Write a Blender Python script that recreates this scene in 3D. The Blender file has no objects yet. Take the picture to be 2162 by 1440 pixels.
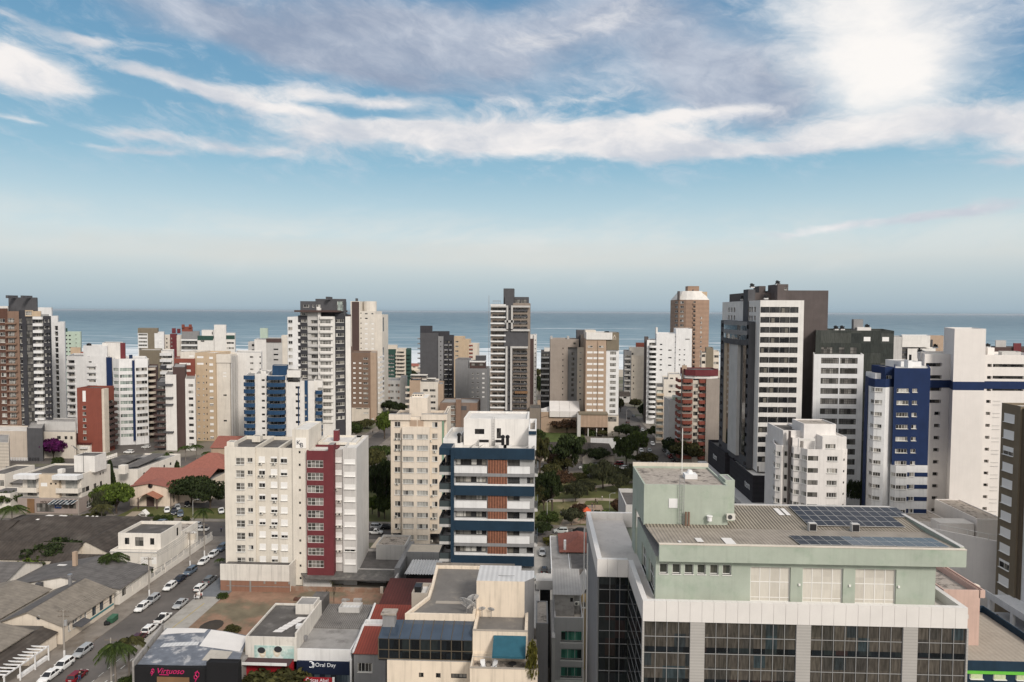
import bpy, math, random
from mathutils import Vector, Matrix
random.seed(7)
R=math.radians
sc=bpy.context.scene
COL=sc.collection
# ---------------------------------------------------------------- camera
F=1441.0; HC=66.0
YAW,PITCH,ROLL=R(2.35),R(2.45),R(0.29)
cam=bpy.data.objects.new('camera',bpy.data.cameras.new('camera')); COL.objects.link(cam)
cam.data.sensor_width=36.0; cam.data.lens=36.0*F/2162; cam.data.clip_end=120000; cam.data.clip_start=1
cam.matrix_world=Matrix.Translation((0,0,HC))@Matrix.Rotation(YAW,4,'Z')@Matrix.Rotation(math.pi/2-PITCH,4,'X')@Matrix.Rotation(ROLL,4,'Z')
sc.camera=cam
def ray(px,py):
    x=(px-1081)/F;y=-(py-720)/F
    c,s=math.cos(ROLL),math.sin(ROLL); X=x*c-y*s; Y=x*s+y*c
    c,s=math.cos(PITCH),math.sin(PITCH); fy=c+Y*s; uz=-s+Y*c
    c,s=math.cos(YAW),math.sin(YAW)
    return (X*c-fy*s, X*s+fy*c, uz)
def onZ(px,py,Z=0.0):
    d=ray(px,py);t=(Z-HC)/d[2];return (d[0]*t,d[1]*t)
def onY(px,py,Y):
    d=ray(px,py);t=Y/d[1];return (d[0]*t,HC+d[2]*t)
# ---------------------------------------------------------------- render look
sc.view_settings.view_transform='Standard'; sc.view_settings.look='None'
sc.view_settings.exposure=0.0; sc.view_settings.gamma=1.0; sc.view_settings.use_curve_mapping=False
sc.cycles.max_bounces=6; sc.cycles.diffuse_bounces=3; sc.cycles.glossy_bounces=3; sc.cycles.transparent_max_bounces=8
sc.cycles.use_denoising=True
# ---------------------------------------------------------------- sun
SUN_EL,SUN_AZ=R(36),R(148)       # azimuth clockwise from +Y: behind the camera, to the right
sun=bpy.data.objects.new('sun',bpy.data.lights.new('sun','SUN')); COL.objects.link(sun)
sun.data.energy=2.6; sun.data.angle=R(12); sun.data.color=(1.0,0.92,0.83)
sd=Vector((math.sin(SUN_AZ)*math.cos(SUN_EL),math.cos(SUN_AZ)*math.cos(SUN_EL),math.sin(SUN_EL)))
sun.rotation_euler=sd.to_track_quat('Z','Y').to_euler()
# ---------------------------------------------------------------- node maths helper
class NT:
    def __init__(s,t): s.t=t
    def n(s,ty,**k):
        nd=s.t.nodes.new(ty)
        for a,b in k.items(): setattr(nd,a,b)
        return nd
    def link(s,a,b): s.t.links.new(a,b)
    def put(s,v,sock):
        if isinstance(v,SX): s.link(v.s,sock)
        elif hasattr(v,'is_output'): s.link(v,sock)
        else: sock.default_value=v
    def m(s,op,a,b=0.0,c=0.0):
        nd=s.n('ShaderNodeMath',operation=op)
        s.put(a,nd.inputs[0]); s.put(b,nd.inputs[1]); s.put(c,nd.inputs[2]); return SX(s,nd.outputs[0])
    def ss(s,a,b,v,lo=0.0,hi=1.0):
        nd=s.n('ShaderNodeMapRange',interpolation_type='SMOOTHSTEP')
        s.put(v,nd.inputs[0]); s.put(a,nd.inputs[1]); s.put(b,nd.inputs[2]); nd.inputs[3].default_value=lo; nd.inputs[4].default_value=hi
        return SX(s,nd.outputs[0])
    def vec(s,x,y,z=0.0):
        nd=s.n('ShaderNodeCombineXYZ'); s.put(x,nd.inputs[0]); s.put(y,nd.inputs[1]); s.put(z,nd.inputs[2]); return nd.outputs[0]
    def sep(s,v):
        nd=s.n('ShaderNodeSeparateXYZ'); s.link(v,nd.inputs[0]); return [SX(s,o) for o in nd.outputs]
    def noise(s,v,scale,detail=4.0,rough=.55,dist=0.0):
        nd=s.n('ShaderNodeTexNoise'); s.link(v,nd.inputs['Vector']); nd.inputs['Scale'].default_value=scale
        nd.inputs['Detail'].default_value=detail; nd.inputs['Roughness'].default_value=rough; nd.inputs['Distortion'].default_value=dist
        return SX(s,nd.outputs['Fac'])
    def ramp(s,v,stops,mode='LINEAR'):
        nd=s.n('ShaderNodeValToRGB'); cr=nd.color_ramp; cr.interpolation=mode
        while len(cr.elements)<len(stops): cr.elements.new(.5)
        for e,(p,c) in zip(cr.elements,stops): e.position=p; e.color=(*c,1)
        s.put(v,nd.inputs[0]); return nd.outputs[0]
    def mix(s,f,a,b,mode='MIX'):
        nd=s.n('ShaderNodeMixRGB',blend_type=mode); s.put(f,nd.inputs[0])
        for v,k in ((a,1),(b,2)):
            if isinstance(v,tuple): nd.inputs[k].default_value=(*v,1)
            else: s.put(v,nd.inputs[k])
        return nd.outputs[0]
class SX:
    def __init__(s,t,k): s.t=t; s.s=k
    def __add__(s,o): return s.t.m('ADD',s,o)
    __radd__=__add__
    def __mul__(s,o): return s.t.m('MULTIPLY',s,o)
    __rmul__=__mul__
    def __sub__(s,o): return s.t.m('SUBTRACT',s,o)
    def __rsub__(s,o): return s.t.m('SUBTRACT',o,s)
    def __truediv__(s,o): return s.t.m('DIVIDE',s,o)
def lin(r,g,b):
    f=lambda c:(c/255/12.92 if c<=10 else ((c/255+.055)/1.055)**2.4)
    return (f(r),f(g),f(b))
# ---------------------------------------------------------------- sky (directional: azimuth a from +Y, elevation e)
w=bpy.data.worlds.new('World'); sc.world=w; w.use_nodes=True
t=NT(w.node_tree); w.node_tree.nodes.clear()
d=t.n('ShaderNodeTexCoord').outputs['Generated']
dx,dy,dz=t.sep(d)
a=t.m('ARCTAN2',dx,dy); e=t.m('ARCSINE',dz)
def ae(px,py):
    A=math.atan2(px-1140,1441); return A,math.atan((658-py)*math.cos(A)/1441)
sky=t.n('ShaderNodeTexSky',sky_type='NISHITA'); sky.sun_disc=False; sky.sun_elevation=SUN_EL; sky.sun_rotation=SUN_AZ
sky.air_density=1.0; sky.dust_density=1.0; sky.ozone_density=1.5
ed=e*(180/math.pi)
S10=lambda *c: tuple(v*10 for v in lin(*c))
rmp=t.n('ShaderNodeValToRGB'); cr=rmp.color_ramp
stops=[(-3,(96,100,104)),(-.2,(120,140,152)),(0.2,(163,184,198)),(2.2,(184,200,208)),(4.3,(212,219,219)),(6.0,(206,222,226)),(8.5,(184,211,222)),(11.5,(150,192,213)),(15,(127,175,203)),(20,(110,160,194)),(25,(92,143,183)),(50,(60,108,160))]
while len(cr.elements)<len(stops): cr.elements.new(.5)
for el,(p,c) in zip(cr.elements,stops): el.position=(p+5)/60; el.color=(*lin(*c),1)
t.put((ed+5.0)/60.0,rmp.inputs[0])
grad=t.mix(1.0,rmp.outputs[0],(10,10,10),'MULTIPLY')
base=t.mix(0.90,sky.outputs[0],grad)
# right-hand side of the sky is a deeper blue
base=t.mix(t.ss(.30,.62,a)*t.ss(.2,.36,e)*.55,base,S10(58,116,168))
# cloud coordinates: streaks tilted a little, domain-warped
wv=t.vec(a*3.0,e*8.0,2.3)
w1=t.noise(wv,2.2,4.0,.55); w2=t.noise(t.vec(a*3.0+7.0,e*8.0,5.1),2.2,4.0,.55)
a2=a+(w1-.5)*.09; e2=e+(w2-.5)*.040
def streak(scx,scy,tilt,z,detail=9.0,rough=.58,dist=.3):
    return t.noise(t.vec((a2*math.cos(tilt)+e2*math.sin(tilt))*scx,(e2*math.cos(tilt)-a2*math.sin(tilt))*scy,z),1.0,detail,rough,dist)
n1=streak(6.0,17.0,.10,.7,10.0,.62); n2=streak(9.0,15.0,-.15,3.1,8.0,.6); n3=streak(3.0,8.0,.18,9.4,6.0); n4=streak(22.0,62.0,-.30,1.9,8.0,.66)
def blob(px,py,rx,ry,rot=0.0):
    A,E=ae(px,py); sx=rx/1441*math.cos(A)**2; sy=ry/1441*math.cos(A)
    u=a2-A; v=e2-E; c,s_=math.cos(rot),math.sin(rot)
    p=(u*c+v*s_)/sx; q=(v*c-u*s_)/sy
    return t.m('EXPONENT',(p*p+q*q)*-1.0)
def acc(l):
    o=l[0]
    for x in l[1:]: o=o+x
    return o
white=acc([blob(20,140,110,62)*1.25,blob(140,175,150,26,-.10)*.9,blob(330,170,160,15,-.20)*.6,blob(520,205,200,17,-.12)*.75,blob(720,212,220,16,-.05)*.9,blob(420,190,160,14,-.15)*.7,blob(850,215,120,14,.05)*.7,blob(640,240,150,10,-.05)*.6,blob(120,75,110,14,-.1)*.5,blob(260,316,180,13,0)*.8,blob(500,312,220,18,-.03)*.95,blob(760,288,240,26,.04)*1.1,blob(1010,292,260,40,.02)*1.25,blob(1270,300,260,42,0)*1.2,blob(1480,325,200,24,-.05)*.95,
  blob(1640,325,110,14,0)*.7,blob(1440,248,160,14,.05)*.7,blob(1580,235,120,14,-.2)*.5,blob(1980,262,200,40,.05)*.95,blob(2140,285,120,42)*1.0,blob(1790,275,170,40)*.8,blob(2020,445,220,17,.10)*.85,blob(1800,470,180,12,.08)*.6,blob(1640,490,200,12,.06)*.5,blob(60,35,220,14,-.16)*.75,blob(20,256,70,10)*.8,
  blob(300,92,55,12)*.5,blob(185,85,38,11)*.45,blob(480,240,160,10)*.5,blob(240,275,90,12,.1)*.6,blob(1100,100,90,26,.1)*.4,blob(2070,345,60,13)*.75,blob(1180,215,200,11,.05)*.5,blob(1330,35,190,36,.25)*.75])
grey=acc([blob(420,45,260,48,-.10)*.7,blob(780,70,330,70,-.12)*1.05,blob(1000,110,220,55,-.25)*.75,blob(1260,40,230,62,.1)*.95,blob(1480,150,190,90,-.25)*1.15,blob(1600,230,170,60,-.2)*.75,blob(620,120,260,50,-.15)*.6,blob(880,180,220,26,-.12)*.6])
glow=acc([blob(1850,40,235,150)*1.1,blob(1780,140,150,70)*.7,blob(1900,180,150,60)*.6,blob(1680,15,170,50)*.45,blob(1830,250,130,70)*.45])
veil=t.ss(3.6,5.6,ed)*t.ss(9.0,5.8,ed)
dw=t.ss(.30,1.30,white*1.0+(n1-.5)*1.55+(n4-.5)*.75+.02)
wisp=t.ss(.46,.72,n4*.45+n1*.55)*t.ss(8.0,12.5,ed)*.60
dg=t.ss(.15,1.30,grey*1.1+(n3-.5)*.8+(n1-.5)*.85+(n4-.5)*.30)*.90
dgl=t.ss(.05,1.65,glow+(n3-.5)*.7+(n1-.5)*.9+(n2-.5)*.6+(n4-.5)*.3)*.97
out=t.mix(veil*t.ss(.38,.66,n1)*.55,base,S10(222,226,224))
out=t.mix(t.ss(3.0,4.4,ed)*t.ss(6.4,4.8,ed)*t.ss(.35,.6,n3)*.55,out,S10(214,216,212))
out=t.mix(wisp,out,S10(204,214,226))
out=t.mix(dg,out,t.mix(t.ss(.34,.70,n2*.5+n4*.2+n3*.3),S10(150,162,184),S10(206,211,222)))
shade=t.ss(.36,.62,n2*.55+n3*.45)
out=t.mix(dw,out,t.mix(shade,S10(200,206,216),S10(246,242,240)))
out=t.mix(dgl,out,S10(255,251,247))
# the part of the sky outside the picture: bright cloud added as fill light for the facades, brightest towards the sun behind the camera
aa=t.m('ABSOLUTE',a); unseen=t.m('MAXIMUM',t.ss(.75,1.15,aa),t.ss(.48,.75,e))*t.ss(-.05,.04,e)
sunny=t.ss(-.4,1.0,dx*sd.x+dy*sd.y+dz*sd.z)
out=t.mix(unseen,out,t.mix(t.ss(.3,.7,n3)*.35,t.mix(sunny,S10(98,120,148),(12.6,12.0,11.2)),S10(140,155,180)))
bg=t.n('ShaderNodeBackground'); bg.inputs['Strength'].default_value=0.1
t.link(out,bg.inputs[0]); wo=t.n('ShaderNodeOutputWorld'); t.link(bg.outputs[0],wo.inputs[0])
# ---------------------------------------------------------------- materials
MATS={}
def mat(name,rgb,rough=.85,var=.10,streak=.0,scale=.35,metal=0.0,spec=.3,wave=None,blot=None,bump=0.0,objcol=False):
    """procedural surface: colour broken up by noise; streak = vertical grime; wave=(axis,per_m,amount) ribs; blot=(rgb,scale,lo,hi) stains"""
    if name in MATS: return MATS[name]
    m=bpy.data.materials.new(name); m.use_nodes=True; t=NT(m.node_tree); bs=m.node_tree.nodes['Principled BSDF']
    bs.inputs['Roughness'].default_value=rough; bs.inputs['Metallic'].default_value=metal; bs.inputs['Specular IOR Level'].default_value=spec
    oc=t.n('ShaderNodeTexCoord').outputs['Object']; x,y,z=t.sep(oc)
    col=(*rgb,1)
    if objcol: cs=t.n('ShaderNodeObjectInfo').outputs['Color']
    else:
        rg=t.n('ShaderNodeRGB'); rg.outputs[0].default_value=col; cs=rg.outputs[0]
    if blot:
        bn=t.noise(oc,blot[1],6.0,.65); cs=t.mix(t.ss(blot[2],blot[3],bn),cs,blot[0])
    f=1.0
    if var: f=t.ss(.25,.75,t.noise(oc,scale,6.0,.6),1-var,1+var*.6)
    if streak:
        sn=t.noise(t.vec(x*1.3,y*1.3,z*.06),1.6,4.0,.6); f=f*t.ss(.45,.8,sn,1.0,1-streak)
    if wave:
        co={'x':x,'y':y,'z':z}[wave[0]]; wv=t.m('SINE',co*(wave[1]*2*math.pi)); f=f*t.ss(-1.0,1.0,wv,1-wave[2],1+wave[2]*.4)
        if len(wave)>3:
            bp=t.n('ShaderNodeBump'); bp.inputs['Distance'].default_value=wave[3]; t.put(wv*.5+.5,bp.inputs['Height']); t.link(bp.outputs[0],bs.inputs['Normal'])
    elif bump:
        bp=t.n('ShaderNodeBump'); bp.inputs['Distance'].default_value=bump; t.put(t.noise(oc,3.0,5.0,.6),bp.inputs['Height']); t.link(bp.outputs[0],bs.inputs['Normal'])
    if not isinstance(f,float): cs=t.mix(1.0,cs,t.vec(f,f,f),'MULTIPLY')
    t.link(cs,bs.inputs['Base Color'])
    MATS[name]=m; return m
def glass(name,stops,rough=.06,px=1.0,pz=1.4,spec=.5,nv=.22):
    """panes: each cell (object random + cell index) takes one tone of stops"""
    if name in MATS: return MATS[name]
    m=bpy.data.materials.new(name); m.use_nodes=True; t=NT(m.node_tree); bs=m.node_tree.nodes['Principled BSDF']
    bs.inputs['Roughness'].default_value=rough; bs.inputs['Specular IOR Level'].default_value=spec
    x,y,z=t.sep(t.n('ShaderNodeTexCoord').outputs['Object']); rnd=SX(t,t.n('ShaderNodeObjectInfo').outputs['Random'])
    wn=t.n('ShaderNodeTexWhiteNoise',noise_dimensions='3D')
    t.link(t.vec(t.m('FLOOR',(x+y)/px),t.m('FLOOR',z/pz),rnd*91.0),wn.inputs['Vector'])
    c=t.ramp(SX(t,wn.outputs['Value']),stops,'CONSTANT')
    n=t.noise(t.vec(x*4.0,y*4.0,z*.6),1.2,3.0)
    f=t.ss(.3,.7,n,1-nv,1+nv*.6); t.link(t.mix(1.0,c,t.vec(f,f,f),'MULTIPLY'),bs.inputs['Base Color'])
    MATS[name]=m; return m
W_=lambda n,r,g,b,**k: mat(n,(r,g,b),**{**dict(streak=.17,var=.08),**k})
white=W_('white_paint',.72,.70,.67); cream=W_('cream_paint',.62,.56,.48); cream2=W_('pale_cream',.665,.62,.555); beige=W_('beige_paint',.50,.39,.275); tan=W_('tan_paint',.42,.315,.235)
coolw=W_('cool_white_paint',.72,.72,.72); lgrey=W_('light_grey_paint',.50,.49,.475); mgrey=W_('mid_grey_paint',.24,.24,.245); dgrey=W_('dark_grey_paint',.085,.085,.092,var=.12); taupe=W_('taupe_paint',.105,.088,.085,var=.12)
char=W_('charcoal_paint',.045,.045,.052,var=.15); brown=W_('brown_paint',.20,.135,.10); dbrown=W_('dark_brown_paint',.085,.055,.05); olive=W_('olive_taupe_paint',.20,.17,.125)
navy=W_('navy_paint',.012,.033,.085,var=.15); navy2=W_('dark_teal_navy_paint',.013,.034,.060,var=.2); blue=W_('blue_tile',.018,.055,.12,var=.2); royal=W_('royal_blue_paint',.011,.027,.088,var=.12)
redb=W_('red_brown_paint',.225,.068,.048); red=W_('burgundy_paint',.15,.034,.040,var=.12); salmon=W_('salmon_brick',.235,.155,.115,wave=('z',2.2,.15)); rbrick=W_('brown_brick',.115,.058,.042,wave=('z',2.5,.2))
brick=W_('orange_brick',.27,.145,.10,wave=('z',4.0,.2)); green=W_('mint_green_paint',.39,.435,.37,streak=.10,var=.10,blot=((.315,.38,.305),.5,.48,.75)); pgreen=W_('pale_green_paint',.43,.52,.44); dgreen=W_('dark_green_paint',.03,.075,.062)
pink=W_('pink_plaster',.56,.40,.34); grey_pl=W_('bare_plaster',.36,.345,.33,blot=((.20,.19,.18),.6,.45,.75)); alum=mat('aluminium_panel',(.72,.70,.68),.45,.05,metal=0.0,wave=('x',.83,.0)); alumg=mat('grey_aluminium',(.40,.41,.43),.4,.08,spec=.5)
stain=W_('stained_white_plaster',.66,.63,.58,streak=.35,blot=((.30,.27,.24),.35,.58,.8)); creamst=W_('stained_cream_plaster',.74,.64,.52,streak=.30)
roofd=mat('dark_flat_roof',(.10,.093,.088),.9,.25,blot=((.17,.16,.15),.25,.5,.7)); rooff=mat('weathered_fibre_cement',(.21,.19,.165),.9,.2,scale=.8,blot=((.12,.11,.10),.5,.5,.72),wave=('x',1.0,.06)); roofg=mat('grey_roof',(.30,.29,.28),.9,.18,blot=((.18,.17,.165),.3,.5,.72))
roofw=mat('white_roof',(.62,.60,.57),.8,.10,blot=((.42,.40,.37),.25,.55,.75)); roofc=mat('concrete_slab_roof',(.36,.32,.28),.9,.2,blot=((.10,.085,.075),.8,.50,.66),scale=2.0)
tilered=mat('red_clay_tile',(.27,.105,.08),.85,.18,scale=1.5,wave=('x',2.5,.12)); tilered2=mat('orange_clay_tile',(.33,.145,.095),.85,.2,scale=1.5,wave=('x',2.5,.15)); tiledk=mat('maroon_metal_roof',(.085,.022,.018),.6,.15,wave=('x',1.6,.2)); tilebr=mat('red_metal_roof',(.23,.052,.035),.6,.12,wave=('x',2.0,.2))
asb=mat('dark_asbestos_roof',(.060,.050,.043),.95,.3,scale=.5,blot=((.095,.083,.072),.18,.45,.75),wave=('x',1.1,.12)); asb2=mat('light_asbestos_roof',(.215,.19,.16),.95,.2,scale=.8,blot=((.14,.125,.11),.3,.5,.75),wave=('y',1.1,.06)); asb3=mat('grey_asbestos_roof',(.125,.118,.115),.95,.25,scale=.6,wave=('y',1.1,.08))
corr=mat('corrugated_beige_roof',(.30,.265,.215),.8,.2,scale=.5,wave=('x',2.6,.45,.12),blot=((.20,.175,.145),.25,.5,.75)); metw=mat('white_metal_roof',(.58,.58,.58),.45,.08,wave=('x',1.4,.12)); metg=mat('grey_metal_roof',(.34,.33,.32),.55,.15,wave=('x',2.0,.10)); sheetg=mat('weathered_sheet_roof',(.30,.265,.225),.8,.2,scale=.6,wave=('x',2.6,.13,.05))
bluroof=mat('blue_grey_painted_roof',(.155,.17,.20),.6,.25,scale=.7,blot=((.36,.36,.37),.35,.52,.62)); membr=mat('white_roof_membrane',(.68,.66,.64),.75,.06)
frw=mat('white_window_frame',(.76,.75,.72),.5,0); frd=mat('dark_window_frame',(.022,.022,.024),.4,0); frg=mat('grey_window_frame',(.30,.30,.30),.5,0); shut=mat('white_roller_shutter',(.80,.79,.77),.6,.03,wave=('z',8.0,.05)); steel=mat('galvanised_steel',(.35,.35,.36),.4,.1,metal=.6); black=mat('black_plastic',(.012,.012,.013),.5,0); wood=mat('wood_slats',(.235,.10,.062),.7,.25,scale=3.0,wave=('x',2.0,.45)); woodp=mat('wood_panel',(.20,.115,.06),.7,.2)
gmix=glass('mixed_window_glass',[(0,(.020,.020,.022)),(.22,(.045,.042,.040)),(.40,(.11,.105,.095)),(.58,(.20,.19,.17)),(.72,(.33,.31,.28)),(.86,(.46,.45,.42))],.12)
gdark=glass('dark_window_glass',[(0,(.012,.013,.015)),(.35,(.03,.03,.03)),(.65,(.06,.058,.055)),(.88,(.15,.14,.12))],.08)
gmid=glass('curtained_glass',[(0,(.06,.058,.052)),(.25,(.13,.125,.115)),(.55,(.20,.19,.175)),(.8,(.28,.27,.25))],.12)
gpale=glass('pale_blind_glass',[(0,(.34,.34,.32)),(.4,(.42,.42,.40)),(.75,(.26,.26,.25)),(.92,(.08,.08,.08))],.15)
gblind=glass('beige_blind_glass',[(0,(.60,.57,.51)),(.5,(.57,.54,.48)),(.8,(.53,.50,.445))],.2,nv=.05)
ggreen=glass('green_tinted_glass',[(0,(.05,.20,.15)),(.35,(.03,.10,.08)),(.6,(.10,.30,.22)),(.85,(.015,.03,.028))],.08)
gteal=glass('pale_green_bay_glass',[(0,(.20,.26,.24)),(.3,(.30,.36,.33)),(.55,(.10,.13,.125)),(.75,(.36,.41,.38)),(.92,(.03,.035,.035))],.1)
gblue=glass('blue_grey_glass',[(0,(.03,.045,.06)),(.4,(.06,.08,.10)),(.7,(.015,.02,.03)),(.88,(.14,.17,.19))],.06)
gcurt=glass('dark_curtain_wall_glass',[(0,(.060,.054,.046)),(.3,(.072,.064,.055)),(.55,(.050,.047,.043)),(.74,(.085,.075,.063)),(.90,(.025,.032,.036)),(.96,(.03,.045,.052))],.04,1.17,1.72,.6,.45)  # pane tones stand in for blinds and mirrored buildings, painted into the colour
gsm=glass('small_dark_window_glass',[(0,(.05,.055,.048)),(.4,(.065,.068,.058)),(.7,(.10,.10,.085))],.1)
gblk=glass('black_glass',[(0,(.006,.008,.010)),(.4,(.010,.014,.018)),(.75,(.018,.024,.026)),(.92,(.03,.02,.02))],.03,1.2,2.2,.35)
# ---------------------------------------------------------------- mesh builder
class MB:
    def __init__(s): s.v=[];s.f=[];s.mi=[]
    def poly(s,pts,mi=0):
        n=len(s.v); s.v+=pts; s.f.append(tuple(range(n,n+len(pts)))); s.mi.append(mi); return s
    def box(s,x0,x1,y0,y1,z0,z1,mi=0,skip=''):
        n=len(s.v); s.v+=[(x0,y0,z0),(x1,y0,z0),(x1,y1,z0),(x0,y1,z0),(x0,y0,z1),(x1,y0,z1),(x1,y1,z1),(x0,y1,z1)]
        for k,q in (('b',(3,2,1,0)),('t',(4,5,6,7)),('f',(0,1,5,4)),('r',(1,2,6,5)),('k',(2,3,7,6)),('l',(3,0,4,7))):
            if k not in skip: s.f.append(tuple(n+i for i in q)); s.mi.append(mi)
        return s
    def prism(s,pts,z0,z1,mi=0,tmi=None,bottom=True):
        k=len(pts)
        for i in range(k):
            p,q=pts[i],pts[(i+1)%k]; s.poly([(*p,z0),(*q,z0),(*q,z1),(*p,z1)],mi)
        s.poly([(*p,z1) for p in pts],mi if tmi is None else tmi)
        if bottom: s.poly([(*p,z0) for p in reversed(pts)],mi)
        return s
    def cyl(s,x,y,z0,z1,r,n=12,mi=0,r2=None):
        r2=r if r2 is None else r2
        c=[(math.cos(2*math.pi*i/n),math.sin(2*math.pi*i/n)) for i in range(n)]; b=len(s.v)
        s.v+=[(x+r*p,y+r*q,z0) for p,q in c]+[(x+r2*p,y+r2*q,z1) for p,q in c]
        for i in range(n):
            j=(i+1)%n; s.f.append((b+i,b+j,b+n+j,b+n+i)); s.mi.append(mi)
        s.f.append(tuple(b+n+i for i in range(n))); s.mi.append(mi); s.f.append(tuple(b+i for i in reversed(range(n)))); s.mi.append(mi)
        return s
    def tube(s,pts,rs,n=6,mi=0):
        pts=[Vector(p) for p in pts]
        if not hasattr(rs,'__len__'): rs=[rs]*len(pts)
        b=len(s.v)
        for i,p in enumerate(pts):
            d=(pts[min(i+1,len(pts)-1)]-pts[max(i-1,0)]).normalized()
            u=d.cross(Vector((0,0,1)) if abs(d.z)<.95 else Vector((1,0,0))).normalized(); v=d.cross(u)
            for k in range(n):
                A=2*math.pi*k/n; s.v.append(tuple(p+(u*math.cos(A)+v*math.sin(A))*rs[i]))
        for i in range(len(pts)-1):
            for k in range(n):
                j=(k+1)%n; s.f.append((b+i*n+k,b+i*n+j,b+(i+1)*n+j,b+(i+1)*n+k)); s.mi.append(mi)
        s.f.append(tuple(b+k for k in range(n))); s.mi.append(mi); m=b+(len(pts)-1)*n; s.f.append(tuple(m+k for k in reversed(range(n)))); s.mi.append(mi)
        return s
    def face(s,p,q,z0,z1,rects=(),dep=.18,mi=0):
        """wall from p to q (2d), outward to the right of p->q, with real recessed openings rects=(u0,u1,za,zb)"""
        L=math.hypot(q[0]-p[0],q[1]-p[1])
        if L<1e-4 or z1-z0<1e-4: return s
        ex,ey=(q[0]-p[0])/L,(q[1]-p[1])/L; nx,ny=ey,-ex
        rects=[(max(a,.02),min(b,L-.02),max(c,z0+.01),min(d,z1-.02)) for a,b,c,d in rects]; rects=[r for r in rects if r[1]-r[0]>.05 and r[3]-r[2]>.05]
        us=sorted({0.0,L,*[r[0] for r in rects],*[r[1] for r in rects]})
        def P(u,z,k=0.0): return (p[0]+ex*u-nx*k,p[1]+ey*u-ny*k,z)
        for ua,ub in zip(us,us[1:]):
            if ub-ua<1e-5: continue
            um=(ua+ub)/2; hs=sorted([(r[2],r[3]) for r in rects if r[0]<um<r[1]]); z=z0
            for a,b in hs+[(z1,z1)]:
                if a>z+1e-5: s.poly([P(ua,z),P(ub,z),P(ub,a),P(ua,a)],mi)
                z=max(z,b)
        for a,b,c,d in rects:
            s.poly([P(a,c),P(b,c),P(b,c,dep),P(a,c,dep)],mi); s.poly([P(a,d,dep),P(b,d,dep),P(b,d),P(a,d)],mi)
            s.poly([P(a,c),P(a,c,dep),P(a,d,dep),P(a,d)],mi); s.poly([P(b,c,dep),P(b,c),P(b,d),P(b,d,dep)],mi)
        return s
    def mesh(s,name,mats,off=(0,0,0),smooth=False):
        me=bpy.data.meshes.new(name); ox,oy,oz=off
        me.from_pydata([(x-ox,y-oy,z-oz) for x,y,z in s.v],[],s.f)
        for m in (mats if isinstance(mats,(list,tuple)) else [mats]): me.materials.append(m)
        me.polygons.foreach_set('material_index',s.mi)
        if smooth: me.polygons.foreach_set('use_smooth',[True]*len(s.f))
        me.update(); return me
    def build(s,name,mats,parent=None,smooth=False,loc=None):
        off=(0,0,0)
        if parent is not None and loc is None: off=wloc(parent)
        o=bpy.data.objects.new(name,s.mesh(name,mats,off,smooth)); COL.objects.link(o)
        if parent is not None: o.parent=parent
        if loc is not None: o.location=loc
        return o
def wloc(o):
    v=Vector(o.location)
    while o.parent: o=o.parent; v+=o.location
    return tuple(v)
def tag(o,label=None,cat=None,group=None,kind=None):
    for k,v in (('label',label),('category',cat),('group',group),('kind',kind)):
        if v: o[k]=v
    return o
def root(name,label,cat,loc=(0,0,0),rz=0.0,group=None):
    o=bpy.data.objects.new(name,None); COL.objects.link(o); o.location=loc; o.rotation_euler=(0,0,rz); o.empty_display_size=.5
    return tag(o,label,cat,group)
def copy_tree(o,parent=None):
    c=o.copy(); COL.objects.link(c)
    if parent is not None: c.parent=parent
    for ch in list(o.children): copy_tree(ch,c)
    return c
# ---------------------------------------------------------------- windows: style -> frame, glass, panes across/up, frame width, sill, shutter shares
ST={ 'a':(frw,gmix,2,1,.07,1,None),'a1':(frw,gmix,1,1,.06,1,None),'a3':(frw,gmix,3,1,.07,1,None),'a4':(frw,gmix,4,1,.07,1,None),'a42':(frw,gmid,4,2,.09,0,None),'a22':(frw,gmid,2,2,.09,1,None),
 'd':(frd,gdark,2,1,.06,0,None),'d1':(frd,gdark,1,1,.05,0,None),'d3':(frd,gmix,3,1,.07,0,None),'d4':(frd,gmid,4,1,.09,0,None),'d8':(frd,gmid,8,2,.09,0,None),
 'p':(frw,gpale,3,1,.06,0,None),'p4':(frw,gpale,4,1,.06,1,None),'sh':(frw,gdark,2,1,.06,1,(1,1,1,.55,1,.3,1)),'sh1':(frw,gdark,2,1,.06,0,(1,)),'g':(frd,gblue,2,1,.05,0,None),'gw':(frw,gteal,5,2,.07,0,None),'gr':(frw,ggreen,3,1,.06,1,None),
 'bl':(frw,gblind,4,3,.10,0,None),'k':(frd,gblk,3,1,.05,0,None),'nv':(frd,gmix,4,1,.10,0,None),'dr':(frd,gdark,2,1,.08,0,None),'bg':(frg,gmix,3,1,.06,0,None),'so':(frd,gdark,1,1,.03,0,None),'ba':(frd,gmid,2,1,.06,0,None),'g1':(frw,gsm,1,1,.08,1,None)}
WM={}
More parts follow.
